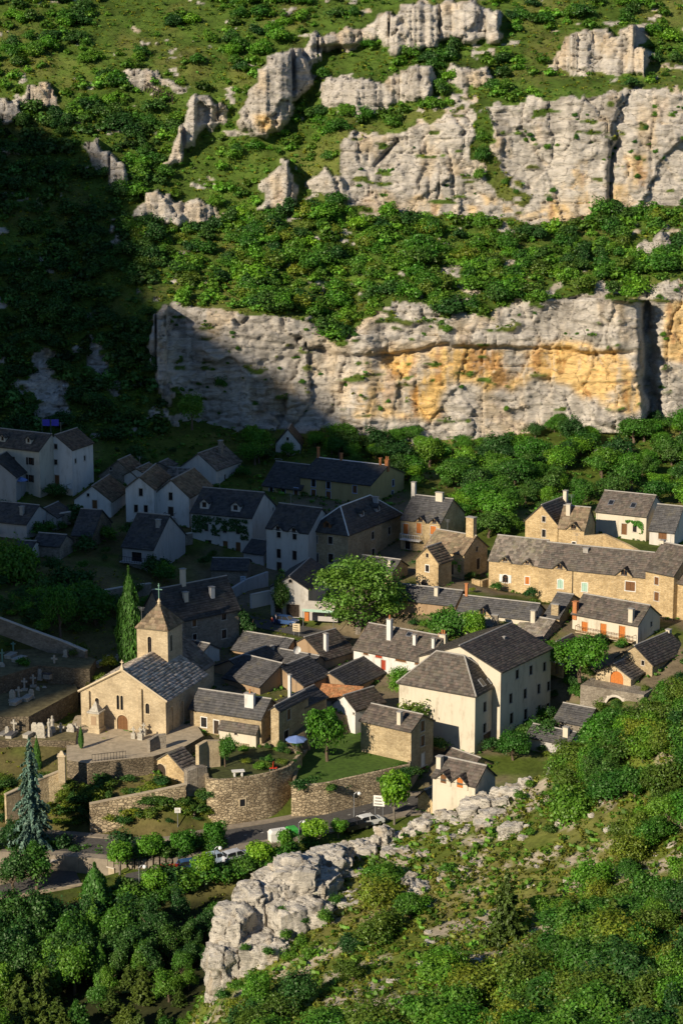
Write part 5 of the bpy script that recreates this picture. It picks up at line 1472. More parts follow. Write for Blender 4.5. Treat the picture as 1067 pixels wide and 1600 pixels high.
def wall_strip(name, label, cat, pts, thick, down, mat, cope=None, Yset=None):
    """free-standing wall along photo points (px, py of the top, height z)"""
    W = [onplane(*p) for p in pts]
    root = empty(name, W[len(W) // 2], 0, label, cat); o = W[len(W) // 2]
    m = MB(); c = MB()
    for a, b in zip(W[:-1], W[1:]):
        a, b = a - o, b - o
        d = (b - a)[:2]; d /= np.linalg.norm(d); nn = np.array([-d[1], d[0]]) * thick / 2
        f = lambda p, s, z: (p[0] + nn[0] * s, p[1] + nn[1] * s, z)
        m.hexa([f(a, -1, a[2] - down), f(b, -1, b[2] - down), f(b, 1, b[2] - down), f(a, 1, a[2] - down), f(a, -1, a[2]), f(b, -1, b[2]), f(b, 1, b[2]), f(a, 1, a[2])])
        if cope:
            f2 = lambda p, s, z: (p[0] + nn[0] * s * 1.25, p[1] + nn[1] * s * 1.25, z)
            c.hexa([f2(a, -1, a[2] + .003), f2(b, -1, b[2] + .003), f2(b, 1, b[2] + .003), f2(a, 1, a[2] + .003), f2(a, -1, a[2] + .14), f2(b, -1, b[2] + .14), f2(b, 1, b[2] + .14), f2(a, 1, a[2] + .14)])
    m.build('wall', MATS[mat], root)
    if cope: c.build('coping', MATS[cope], root)
    return root, W
plain('grave_ground', (.15, .125, .06), .95, .45, 1.2, bump=.5)
plain('garden_soil', (.060, .070, .020), .95, .5, 1.5, bump=.5)
plain('lawn', (.058, .112, .014), .95, .35, 1.6, bump=.5)
plain('flag_stone', (.40, .33, .23), .9, .25, 1.5, bump=.25)
GF = [tuple(p) for p in smooth_line([(323,1221),(345,1223),(385,1219),(425,1211),(453,1201)], 4)]
gt, gW = prism('garden_terrace', "curved rubble retaining wall with three tiny windows below the walled garden", 'retaining wall', [(318,1204),(321,1217)] + GF + [(472,1180),(440,1165),(330,1166)], 2.75, 'stone_rubble', 'garden_soil', parapet=.35, topname='garden_bed')
for px, py in (Z7(1010, 413), Z8(180, 405), Z8(172, 353)):
    for a, b in zip(gW[:-1], gW[1:]):
        pa, pb = project(a), project(b)
        if min(pa[0], pb[0]) <= px <= max(pa[0], pb[0]) and a[1] < 268:
            t = (px - pa[0]) / (pb[0] - pa[0]); q_ = a + (b - a) * t; d = (b - a)[:2]; d /= np.linalg.norm(d)
            zc = at(px, py, q_[1])[2]; o = np.array([q_[0], q_[1], 0]) - np.array([*gt.location])
            ax_, nr_ = d, np.array([d[1], -d[0]]); mw = MB()
            w_, h_ = .75, 1.0; zl = zc - gt.location[2]
            for (u0, u1, v0, v1) in ((-w_/2 - .15, -w_/2, -h_/2, h_/2), (w_/2, w_/2 + .15, -h_/2, h_/2), (-w_/2 - .15, w_/2 + .15, h_/2, h_/2 + .2), (-w_/2 - .15, w_/2 + .15, -h_/2 - .12, -h_/2)):
                fbox(mw, (o[0], o[1], zl), ax_, nr_, u0, u1, v0, v1, -.06, .1)
            wo_ = mw.build('window', MATS['surround_warm'], gt)
            mw = MB(); mw.poly([tuple(np.array([o[0], o[1], zl]) + np.array([*(ax_ * u), v]) + np.array([*(nr_ * .012), 0])) for u, v in ((-w_/2, -h_/2), (w_/2, -h_/2), (w_/2, h_/2), (-w_/2, h_/2))]); mw.build('pane', MATS['glass'], wo_)
            break
lt_, lW = prism('lawn_terrace', "lower rubble retaining wall below the small bright lawn", 'retaining wall', [(455,1231),(476,1231),(497,1229),(513,1227),(530,1223),(580,1212),(640,1198),(648,1165),(560,1140),(485,1160),(466,1188)], 1.1, 'stone_rubble', 'lawn', parapet=.3, topname='lawn_turf')
ft, fW = prism('forecourt_terrace', "paved church forecourt above a tall dark rubble wall", 'retaining wall', [(137,1193),(240,1182),(290,1166),(318,1150),(300,1120),(118,1118),(104,1150),(104,1188)], 4.3, 'stone_dark', 'flag_stone', parapet=.0, topname='forecourt_paving')
prism('graveyard_terrace', "lowest graveyard terrace with rubble wall beside the church", 'retaining wall', [(-80,1157),(60,1157),(118,1158),(121,1138),(60,1125),(-80,1125)], 4.9, 'stone_dark', 'grave_ground', topname='gravel_bed')
prism('graveyard_terrace', "middle graveyard terrace climbing left of the church", 'retaining wall', [(-80,1122),(45,1120),(122,1079),(116,1064),(0,1070),(-80,1078)], 7.0, 'stone_dark', 'grave_ground', topname='gravel_bed')
prism('graveyard_terrace', "upper graveyard terrace below the shaded trees", 'retaining wall', [(-80,1062),(0,1058),(60,1040),(140,1046),(150,1030),(90,1008),(0,1018),(-80,1030)], 9.6, 'stone_dark', 'grave_ground', topname='gravel_bed')
flatten([onplane(x, y, 4.3)[:2] for x, y in [(85,1160),(128,1160),(140,1120),(125,1075),(60,1110),(60,1140)]], 4.1)
house('gatehouse', "small stone gatehouse with arched dark doorway below the church forecourt", Z7(635,238), Z7(768,278), Z7(828,245), Z7(768,340)[1], 'R', apex=Z7(682,203)[1], wall='stone_warm', roof=LAUZE_G, sur='surround_warm', name='gatehouse', cat='gatehouse', wins=wl('L', Z7, [(672,303)], 1.7, 2.1, 'Da:wood_dark'), cap=None)
wall_strip('ramp_wall', "long sloping rubble wall of the ramp to the gatehouse", 'wall', [(140,1257,.4),(170,1251,.7),(215,1242,1.4),(260,1233,2.0),(290,1226,2.4)], .5, 7, 'stone_rubble', 'flag_stone')
wall_strip('buttress_wall', "thick rubble buttress between gatehouse and curved garden wall", 'wall', [(290,1204,3.9),(306,1198,4.2),(320,1197,4.0)], 1.2, 9, 'stone_grey')
wall_strip('path_wall', "low pale wall beside the path left of the church forecourt", 'wall', [(8,1243,2.0),(40,1228,2.6),(75,1213,3.3),(100,1203,4.0)], .45, 4, 'stone_tan', 'flag_stone')
wall_strip('courtyard_wall', "rounded courtyard wall between the church and its neighbour house", 'wall', [(232,1157,6.0),(246,1148,6.3),(259,1147,6.3)], .5, 5, 'stone_grey')
wall_strip('stair_wall', "pale stone wall with dark archway beside the church side door", 'wall', [(308,1165,6.4),(322,1157,6.6),(343,1157,6.4)], .6, 5, 'stone_church')
wall_strip('quay_wall', "curved pale parapet wall round the corner of the car park", 'wall', [(-60,1378,-4.5),(0,1367,-4.5),(60,1352,-4.4),(95,1343,-4.3),(115,1341,-4.3),(140,1346,-4.4),(180,1358,-4.7)], .5, 3, 'flag_stone', 'surround')
wall_strip('quay_edge', "straight low kerb wall on the near side of the car park", 'wall', [(-30,1410,-5.6),(60,1393,-5.5),(140,1379,-5.4)], .4, 3, 'flag_stone')
wall_strip('hill_wall', "rough sunlit retaining wall under the porch house at the top right", 'wall', [Z3(655,312) + (17.0,), Z3(740,305) + (17.4,), Z3(830,345) + (16.6,), Z3(905,385) + (15.8,)], .6, 5, 'stone_warm')
wall_strip('yard_wall', "low sunlit yard wall between the vine house and the stone row", 'wall', [Z3(190,492) + (11.8,), Z3(225,500) + (11.8,), Z3(258,490) + (11.8,)], .5, 3, 'stone_warm')
bp_ = at(950, 1112, 296.5); br = empty('bridge', bp_, -R(30), "stone bridge wall with a dark round arch under the little arched building", 'bridge')
m = MB(); facade(m, (-4.5, 0, 0), (1, 0), (0, -1), 10, -2, 3.4, 0, [(4.2, 7.0, -.5, 2.4)], recess=3.5)
for a_, b_, nr2 in (((-4.5, 0), (-4.5, 4), 0), ((5.5, 0), (5.5, 4), 0)): m.poly([(a_[0], a_[1], -2), (b_[0], b_[1], -2), (b_[0], b_[1], 3.4), (a_[0], a_[1], 3.4)])
m.poly([(-4.5, 0, 3.4), (5.5, 0, 3.4), (5.5, 4, 3.4), (-4.5, 4, 3.4)]); m.build('wall', MATS['stone_grey'], br)
m = MB()
for k_ in range(10):
    t0, t1 = math.pi * k_ / 10, math.pi * (k_ + 1) / 10; cx_ = 1.1; r0, r1 = 1.4, 1.75
    f_ = lambda r, t, y: (cx_ - r * math.cos(t), y, 1.0 + r * math.sin(t))
    m.hexa([f_(r0, t0, -.06), f_(r1, t0, -.06), f_(r1, t0, .3), f_(r0, t0, .3), f_(r0, t1, -.06), f_(r1, t1, -.06), f_(r1, t1, .3), f_(r0, t1, .3)])
    m.poly([f_(r0, t0, .02), f_(r0, t1, .02), (cx_ + (-1.4 if k_ < 5 else 1.4), .02, 2.4)])
m.build('arch_ring', MATS['surround'], br)
wall_strip('side_wall', "shaded stone side wall along the street below the ivy covered house", 'wall', [(352,925,10.0),(385,905,10.6),(418,893,11.2)], .5, 3, 'plaster_grey')

wall_strip('terrace_wall', "long sloping stone terrace wall above the graveyard", 'wall', [(-40,958,15.6),(0,966,14.6),(50,985,12.8),(100,1003,11.4),(135,1018,10.6)], .5, 2.5, 'stone_grey', 'surround')
wall_strip('terrace_wall', "short garden terrace wall below the shaded porch house", 'wall', [(150,925,13.0),(190,918,12.6),(235,912,12.0)], .45, 2.2, 'stone_grey', 'surround')
wall_strip('terrace_wall', "garden terrace wall under the tall gabled house at the left", 'wall', [(10,815,16.6),(60,808,17.0),(110,800,17.2)], .45, 2.2, 'stone_grey', 'surround')
wall_strip('terrace_wall', "rough terrace wall between the twin gables and the ivy house", 'wall', [(225,842,14.2),(270,838,14.0),(300,833,14.0)], .45, 2.0, 'stone_grey', 'surround')
wall_strip('terrace_wall', "yard wall in the shade below the wall dormer house", 'wall', [(392,930,11.6),(420,924,11.6),(450,921,11.6)], .45, 2.2, 'plaster_pale', 'surround')
wall_strip('terrace_wall', "sunlit garden wall between the white house and the balcony house", 'wall', [(790,1018,8.6),(840,1026,8.2),(880,1040,7.6)], .45, 2.0, 'stone_warm', 'surround')
# ================================================================== road
def ribbon(line, w, dz, off=0.0, t0=0.0, t1=1.0):
    V = []; n = len(line)
    for i, p in enumerate(line):
        d = line[min(i + 1, n - 1)] - line[max(i - 1, 0)]; d = d[:2] / np.linalg.norm(d[:2]); nn = np.array([-d[1], d[0]])
        for s in (-.5, .5): V.append((p[0] + nn[0] * (w * s + off), p[1] + nn[1] * (w * s + off), p[2] + dz))
    q = [(2 * i, 2 * i + 1, 2 * i + 3, 2 * i + 2) for i in range(n - 1)]
    return V, q
V, q = ribbon(road_line, 5.6, 0.0)
tag(link('road', mesh_np('road', V, quads=q), MATS['asphalt']), kind='structure', label="asphalt road curving below the village walls")
V, q = ribbon(street_line, 5.0, 0.0)
tag(link('street', mesh_np('street', V, quads=q), MATS['asphalt']), kind='structure', label="narrow shaded street by the shop")
V, q = ribbon(layby_line, 5.0, 0.0)
tag(link('layby_pavement', mesh_np('layby_pavement', V, quads=q), MATS['asphalt']), kind='structure', label="asphalt parking strip under the round trees")
V, q = ribbon(quay_line, 8.4, 0.0)
tag(link('car_park_pavement', mesh_np('car_park_pavement', V, quads=q), MATS['asphalt']), kind='structure', label="dark asphalt of the small car park")
pv = MB()
n = len(road_line)
for side, w in ((1, 1.5), (-1, 1.3)):
    for i in range(n - 1):
        a, b = road_line[i], road_line[i + 1]
        d = b - a; d = d[:2] / np.linalg.norm(d[:2]); nn = np.array([-d[1], d[0]]) * side
        P = lambda p, o, z: (p[0] + nn[0] * o, p[1] + nn[1] * o, p[2] + z)
        pv.hexa([P(a, 2.8, -2.5), P(b, 2.8, -2.5), P(b, 2.8 + w, -2.5), P(a, 2.8 + w, -2.5), P(a, 2.8, .13), P(b, 2.8, .13), P(b, 2.8 + w, .13), P(a, 2.8 + w, .13)])
tag(pv.build('pavement', MATS['paving']), kind='structure', label="narrow pavements along both sides of the road")
for k in range(2, n - 3, 3):
    seg = road_line[k:k + 2]
    V, q = ribbon(np.array([seg[0], (seg[0] + seg[1]) / 2]), .14, .006)
    o = tag(link('lane_dash', mesh_np('lane_dash', V, quads=q), MATS['road_paint']), kind='structure')

# ================================================================== graves
def grave(kind, px, py, s=1.0, Yd=None):
    p = ghit(px, py) if Yd is None else at(px, py, Yd)
    zt = [4.9, 7.0, 9.6]
    for z in zt:
        w = onplane(px, py, z)
        g = ground_z(w[0], w[1])
        if abs(g - (z - .25)) < .35: p = w; break
    lab = {'cross': "small carved stone cross among the graves left of the church", 'stele': "upright pale gravestone among the graves left of the church", 'slab': "flat pale tomb slab among the graves left of the church", 'statue': "tall stone figure on a pedestal among the graves left of the church"}[kind]
    r = random.Random(int(px * 7 + py)); rz = -R(20) + (r.random() - .5) * .4
    nm = {'cross': 'grave_cross', 'stele': 'gravestone', 'slab': 'tomb_slab', 'statue': 'grave_statue'}[kind]
    o = empty(nm, p, rz, lab, 'statue' if kind == 'statue' else 'grave', 'graves in the churchyard')
    m = MB()
    if kind == 'cross':
        m.box((0, 0, -.3), .7 * s, .5 * s, .6); m.build('base', MATS['gravestone'], o); m = MB()
        m.box((0, 0, .3), .2 * s, .16 * s, 1.3 * s); m.box((0, 0, .3 + .8 * s), .75 * s, .15 * s, .2 * s); m.build('cross', MATS['gravestone'], o)
    elif kind == 'stele':
        m.box((0, .0, -.3), .95 * s, .45 * s, .5); m.build('base', MATS['gravestone'], o); m = MB()
        m.box((0, 0, .2), .75 * s, .24 * s, .9 * s); m.box((0, 0, .2 + .9 * s), .75 * s, .24 * s, .3 * s, taper=.5); m.build('stone', MATS['gravestone'], o)
    elif kind == 'slab':
        m.box((0, 0, -.3), 1.0 * s, 2.0 * s, .7); m.build('base', MATS['gravestone'], o); m = MB()
        m.box((0, 0, .405), 1.15 * s, 2.15 * s, .12); m.build('slab', MATS['gravestone' if r.random() < .6 else 'marble_dark'], o)
    else:
        m.box((0, 0, -.3), .8 * s, .8 * s, .6); m.box((0, 0, .3), .6 * s, .6 * s, 1.0 * s, taper=.85); m.build('pedestal', MATS['gravestone'], o); m = MB()
        m.lathe((0, 0, .3 + 1.0 * s), [(.26 * s, 0), (.2 * s, .5 * s), (.26 * s, .9 * s), (.12 * s, 1.12 * s), (.15 * s, 1.25 * s), (.12 * s, 1.4 * s), (.02, 1.45 * s)], 8); m.build('figure', MATS['gravestone'], o)
ZC = zz(0, 950, 5.335)
for kd, x, y, s in [('cross',120,1045,1.3),('stele',150,990,1.0),('statue',412,1100,1.1),('statue',440,1085,1.2),('stele',590,1085,1.5),('cross',632,1080,1.3),('cross',510,1085,1.4),('stele',290,1050,1.2),('stele',340,1080,1.6),('slab',235,1075,.8),('slab',90,1075,.9),('slab',30,1075,1.0),('stele',60,1055,.8),
                    ('stele',105,775,1.2),('cross',158,770,1.3),('stele',262,755,1.0),('stele',318,750,.8),('stele',372,735,1.0),('slab',230,765,1.0),('slab',130,800,1.0),('cross',205,690,1.2),('cross',278,660,1.2),('stele',330,600,1.0),('slab',420,585,1.1),('stele',515,590,.8),('slab',590,600,1.0),
                    ('statue',650,450,.8),('stele',905,480,1.1),('cross',980,475,1.0),('slab',740,490,1.2),('slab',830,480,1.0),('stele',545,410,.8),('slab',650,520,1.2),('slab',500,520,1.0),('cross',455,520,1.3),('slab',160,440,1.1),('slab',90,410,1.0),('stele',15,590,1.4),('stele',95,610,1.0),('slab',50,900,1.1),('slab',160,900,1.0),('stele',190,915,.9),('slab',20,960,1.0)]:
    grave(kd, *ZC(x, y), s)
for px, pb, pt, lab in [(4, 1042, 1015, "slim green cross post at the left edge of the graveyard"), (21, 1018, 1003, "short green cross post near the upper graves")]:
    p = ghit(px, pb); h_ = (pb - pt) / 10.3; o = empty('cross_post', p, 0, lab, 'post'); m = MB(); m.box((0, 0, -.2), .2, .2, h_ + .2); m.box((0, 0, h_ * .75), .7, .14, .16); m.build('shaft', MATS['verdigris'], o)
# forecourt stones
for x, y, s, kd in [(557,785,1.0,'stele'),(586,790,1.2,'cross'),(600,770,1.1,'cross')]:
    p = onplane(*Z4(x, y), 4.3); o = empty('churchyard_cross', p, -.3, {557: "pale stele at the corner of the church forecourt", 586: "short stone cross at the corner of the church forecourt", 600: "dark topped cross behind the forecourt corner stele"}[x], 'cross')
    m = MB(); m.box((0, 0, -.1), .6 * s, .5 * s, .9 * s); m.build('base', MATS['gravestone'], o); m = MB(); m.box((0, 0, .8 * s), .18, .16, .9); m.box((0, 0, .8 * s + .45), .6, .15, .17); m.build('cross', MATS['gravestone'], o)
# iron railing along the forecourt edge
rl = empty('railing', fW[0] + np.array([0, 0, .02]), 0, "thin iron railing on the edge of the church forecourt", 'railing'); o = np.array(rl.location)
a, b = fW[0] + (fW[1] - fW[0]) * .04, fW[0] + (fW[1] - fW[0]) * .55
a = a + np.array([.2, .5, 0]) - o; b = b + np.array([.2, .5, 0]) - o
m = MB(); m.tube([a + [0, 0, 1.0], b + [0, 0, 1.0]], [.035, .035], 4); m.tube([a + [0, 0, .15], b + [0, 0, .15]], [.03, .03], 4); m.build('rail', MATS['iron'], rl)
for k in range(12):
    t = k / 11; pnt = a + (b - a) * t; m = MB(); m.box(tuple(pnt), .05, .05, 1.05); m.build('post', MATS['iron'], rl)
p = onplane(97, 1205, 4.1); gp = empty('gate_pillar', p, 0, "tall pale gate pillar at the left end of the forecourt", 'pillar'); m = MB(); m.box((0, 0, -1.5), .9, .9, 3.6); m.build('shaft', MATS['stone_church'], gp); m = MB(); m.box((0, 0, 2.1), 1.1, 1.1, .2); m.box((0, 0, 2.3), .8, .8, .5, taper=.3); m.build('cap', MATS['surround_warm'], gp)
# ================================================================== plants: prototype meshes
def leaves(C, Nn, size, r, aspect=1.6):
    """diamond leaves: centres, facing directions, sizes -> verts, quads"""
    n = len(C)
    a = r.normal(size=(n, 3)); a -= (a * Nn).sum(1, keepdims=True) * Nn; a /= np.linalg.norm(a, axis=1, keepdims=True) + 1e-9
    b = np.cross(Nn, a)
    s = np.asarray(size).reshape(-1, 1) * np.ones((n, 1))
    bend = Nn * s * .25
    V = np.stack([C - a * s * aspect * .5, C + b * s * .5 + bend, C + a * s * aspect * .5, C - b * s * .5 + bend], 1).reshape(-1, 3)
    q = np.arange(4 * n).reshape(n, 4)
    return V, q
def crown(seed, nl, per, leaf, zc=.54, rz=.46, rxy=.5, lobe=.17, rag=.45, under=.5, irr=True):
    """crown of leafy lobes in a unit tree (height 1, width 1); returns verts, quads, colours"""
    r = np.random.default_rng(seed)
    Cs, Ns, Cl = [], [], []
    for k in range(nl):
        d = r.normal(size=3); d /= np.linalg.norm(d); d[2] = d[2] if d[2] > -under else -d[2] * .5
        rad = (.45 + .55 * r.random()) ** .7
        c = np.array([d[0] * (rxy - lobe) * rad, d[1] * (rxy - lobe) * rad, zc + d[2] * (rz - lobe * .6) * rad])
        lr = lobe * (.5 + .95 * r.random())
        n = int(per * (.7 + .6 * r.random()))
        v = r.normal(size=(n, 3)); v /= np.linalg.norm(v, axis=1, keepdims=True)
        keep = r.random(n) < np.clip(.55 + .6 * v[:, 2] + .25, .12, 1)
        v = v[keep]; n = len(v)
        rr = lr * (1 - rag + rag * 1.6 * r.random((n, 1)))
        Cs.append(c + v * rr * np.array([1, 1, .8]))
        nn = v + r.normal(size=(n, 3)) * .55 + np.array([0, 0, .25]); nn /= np.linalg.norm(nn, axis=1, keepdims=True); Ns.append(nn)
        t = .8 + .4 * r.random(); y = .9 + .3 * r.random()
        Cl.append(np.array([t * y, t, t * .9]) * (1 + .22 * r.normal(size=(n, 1))))
    C = np.vstack(Cs); Nn = np.vstack(Ns); cl = np.clip(np.vstack(Cl), .35, 1.8)
    if irr:
        C[:, 0] *= .72 + .5 * r.random(); C[:, 1] *= .72 + .5 * r.random(); sh = r.normal(size=2) * .16
        C[:, 0] += sh[0] * (C[:, 2] - .2); C[:, 1] += sh[1] * (C[:, 2] - .2)
        w_ = fbm(C, .35, 2, seed)[:, None]; C = C + (C - np.array([0, 0, zc])) * w_ * .45
    V, q = leaves(C, Nn, leaf * (.7 + .6 * r.random(len(C))), r)
    return V, q, np.repeat(cl, 4, 0)
def trunk_mesh(seed, h=.62, r0=.035, limbs=5, lean=.04):
    r = random.Random(seed); m = MB()
    pts = [(0, 0, -.06)]; x = y = 0
    for k in range(1, 6):
        x += (r.random() - .5) * lean; y += (r.random() - .5) * lean; pts.append((x, y, h * k / 5))
    m.tube(pts, [r0 * (1.25 - .2 * k) for k in range(6)], 7)
    for k in range(limbs):
        a = r.random() * 6.28; i = 2 + k % 3; b = Vector(pts[i]); e = b + Vector((math.cos(a) * .26, math.sin(a) * .26, .2 + .12 * r.random())); mid = (b + e) / 2 + Vector((0, 0, .03))
        m.tube([b, mid, e], [r0 * .5, r0 * .35, r0 * .12], 5)
    return m.mesh('trunk')
def conifer(seed, whorls, per, leaf, droop=.25, top=1.0, base=.08, width=.5, sag=.0):
    """layered conifer (unit height, unit width)"""
    r = np.random.default_rng(seed); Cs, Ns, Cl = [], [], []
    for k in range(whorls):
        t = k / (whorls - 1); z = base + (top - base) * t; rad = width * (1 - t) ** .8 * (.7 + .5 * r.random()) + .015
        nb = max(3, int(9 * (1 - t) + 3)); a0 = r.random() * 6.28
        for j in range(nb):
            a = a0 + j * 6.283 / nb + r.normal() * .15; L = rad * (.5 + .7 * r.random()); n = max(4, int(per * L / width))
            s = r.random(n) ** .7; dx = np.array([math.cos(a), math.sin(a), 0]); si = np.array([-math.sin(a), math.cos(a), 0])
            sp = (r.random((n, 1)) - .5) * .18 * L * 2 * (1.1 - s[:, None])
            C = dx * (s[:, None] * L) + si * sp + np.array([0, 0, 1]) * (z - droop * L * s[:, None] + sag * L * s[:, None] ** 2 + (r.random((n, 1)) - .5) * .02)
            nn = np.array([0, 0, 1]) + dx * .35 + r.normal(size=(n, 3)) * .35; nn /= np.linalg.norm(nn, axis=1, keepdims=True)
            Cs.append(C); Ns.append(nn); tt = .8 + .4 * r.random(); Cl.append(np.ones((n, 3)) * tt * (1 + .2 * r.normal(size=(n, 1))))
    C = np.vstack(Cs); Nn = np.vstack(Ns); V, q = leaves(C, Nn, leaf * (.7 + .6 * r.random(len(C))), r, 2.4)
    return V, q, np.repeat(np.clip(np.vstack(Cl), .4, 1.7), 4, 0)
def columnar(seed, n, leaf):
    r = np.random.default_rng(seed); z = r.random(n) ** .85; prof = .5 * np.clip(np.sin(np.clip(z * 1.02 + .06, 0, 1) * math.pi) ** .55, .05, 1) * (1 - .55 * z)
    a = r.random(n) * 6.283; k = fbm(np.stack([np.cos(a) * 2, np.sin(a) * 2, z * 8], -1), 1, 3, seed)
    rr = prof * (.85 + .35 * k) * (.75 + .3 * r.random(n)); C = np.stack([np.cos(a) * rr, np.sin(a) * rr, .03 + .97 * z], -1)
    nn = np.stack([np.cos(a), np.sin(a), np.full(n, .5)], -1) + r.normal(size=(n, 3)) * .4; nn /= np.linalg.norm(nn, axis=1, keepdims=True)
    V, q = leaves(C, nn, leaf * (.7 + .6 * r.random(n)), r, 2.0); cl = (1 + .35 * k + .15 * r.normal(size=n))[:, None] * np.ones((1, 3))
    return V, q, np.repeat(np.clip(cl, .4, 1.7), 4, 0)
def pm(name, vqc): return mesh_np(name, vqc[0], quads=vqc[1], cols=vqc[2])
leaf_mat('leaf_plane', (.090, .225, .040))
leaf_mat('leaf_hill_grass', (.200, .235, .032), .3)
PROTO = {}
def proto(kind, crowns, trunks, mat, tmat='bark'):
    out = []
    for c in crowns: c.materials.append(MATS[mat]); out.append(c)
    tr = []
    for t in trunks:
        if len(t.materials) == 0: t.materials.append(MATS[tmat])
        tr.append(t)
    PROTO[kind] = (out, tr)
TR = [trunk_mesh(k) for k in range(4)]
for t in TR: t.materials.append(MATS['bark'])
proto('broad', [pm('crown', crown(k, 40, 190, .034)) for k in range(5)], TR, 'leaf_green')
proto('broad_bright', [pm('crown', crown(k + 20, 40, 190, .033)) for k in range(4)], TR, 'leaf_bright')
proto('broad_dark', [pm('crown', crown(k + 40, 38, 180, .035)) for k in range(3)], TR, 'leaf_dark')
proto('broad_olive', [pm('crown', crown(k + 50, 38, 180, .034)) for k in range(3)], TR, 'leaf_olive')
proto('plane', [pm('crown', crown(60, 80, 200, .021, zc=.52, rz=.48, lobe=.11, under=.8, irr=False))], [trunk_mesh(60, .6, .03, 8)], 'leaf_plane', 'bark_grey')
proto('round', [pm('crown', crown(70 + k, 34, 120, .045, zc=.66, rz=.34, lobe=.17, rag=.18, under=.8, irr=False)) for k in range(3)], [trunk_mesh(70, .5, .03, 4)], 'leaf_bright', 'bark_grey')
proto('bush', [pm('bush', crown(80 + k, 26, 84, .055, zc=.42, rz=.5, lobe=.17, rag=.5, under=.1)) for k in range(6)], [], 'leaf_green')
proto('bush_dark', [pm('bush', crown(90 + k, 26, 80, .056, zc=.42, rz=.5, lobe=.17, rag=.5, under=.1)) for k in range(4)], [], 'leaf_dark')
proto('bush_olive', [pm('bush', crown(100 + k, 24, 80, .054, zc=.40, rz=.5, lobe=.17, rag=.55, under=.1)) for k in range(4)], [], 'leaf_olive')
proto('bush_bright', [pm('bush', crown(105 + k, 26, 80, .055, zc=.42, rz=.5, lobe=.17, rag=.5, under=.1)) for k in range(3)], [], 'leaf_bright')
proto('cedar', [pm('crown', conifer(110, 26, 95, .030, droop=.12, sag=-.12))], [trunk_mesh(111, .97, .022, 0, .01)], 'needle_blue')
proto('pine', [pm('crown', conifer(120 + k, 16, 110, .042, droop=-.25, base=.12, width=.5)) for k in range(3)], [trunk_mesh(121, .95, .02, 0, .02)], 'needle_green')
proto('poplar', [pm('crown', columnar(130 + k, 3200, .040)) for k in range(2)], [trunk_mesh(131, .6, .02, 0)], 'leaf_green')
proto('cypress', [pm('crown', columnar(140, 5200, .030))], [trunk_mesh(141, .5, .03, 0)], 'needle_cypress')
small_bush = crown(150, 9, 22, .135, zc=.42, rz=.45, lobe=.26, under=.1)
small_tuft = crown(151, 4, 4, .27, zc=.35, rz=.4, lobe=.26, under=.0)

PR = random.Random(5)
SHADE_WORD = {'leaf_green': 'mid green', 'leaf_bright': 'bright green', 'leaf_dark': 'dark green', 'leaf_olive': 'olive green', 'needle_green': 'olive'}
def describe(label, mat, h, p, zones, cuts=(2.2, 3.6)):
    """size, colour and whereabouts of one of many alike plants"""
    size = 'low' if h < cuts[0] else ('tall' if h > cuts[1] else 'middling')
    px = project(p)[0]; z = next((t for lim, t in zones if px < lim), zones[-1][1])
    return f"{size} {SHADE_WORD.get(mat, 'green')} {label} {z}"
KMAT = {'bush_bright': 'leaf_bright', 'broad': 'leaf_green', 'broad_bright': 'leaf_bright', 'broad_dark': 'leaf_dark', 'broad_olive': 'leaf_olive', 'bush': 'leaf_green', 'bush_dark': 'leaf_dark', 'bush_olive': 'leaf_olive', 'pine': 'needle_green', 'poplar': 'leaf_green'}

def plant(kind, p, h, w, label, name, cat='tree', group=None, rz=None, tilt=0.0):
    cs, ts = PROTO[kind]; c = PR.choice(cs); rz = PR.random() * 6.28 if rz is None else rz
    if not ts:
        o = bpy.data.objects.new(name, c); col.objects.link(o); o.location = [float(v) for v in p]; o.scale = (w, w, h); o.rotation_euler = (0, 0, rz)
        return tag(o, label, cat, group)
    o = empty(name, p, rz, label, cat, group); o.scale = (w * PR.uniform(.88, 1.12), w * PR.uniform(.88, 1.12), h)
    k = bpy.data.objects.new('crown', c); col.objects.link(k); k.parent = o
    k = bpy.data.objects.new('trunk', PR.choice(ts)); col.objects.link(k); k.parent = o
    return o
def tree_px(kind, px, top, base, wpx, label, name='tree', Y=None, **kw):
    p = ghit(px, base) if Y is None else at(px, base, Y)
    d = np.linalg.norm(p - CAM); k = FPX / d
    return plant(kind, p, (base - top) / k / .97, wpx / k, label, name, **kw)
FOOT = [(h.toloc, h.W / 2, h.D / 2) for h in HOUSES.values()]
def free(p, pad=1.2):
    for tl, w, d in FOOT:
        l = tl(p)
        if abs(l[0]) < w + pad and abs(l[1]) < d + pad: return False
    return True

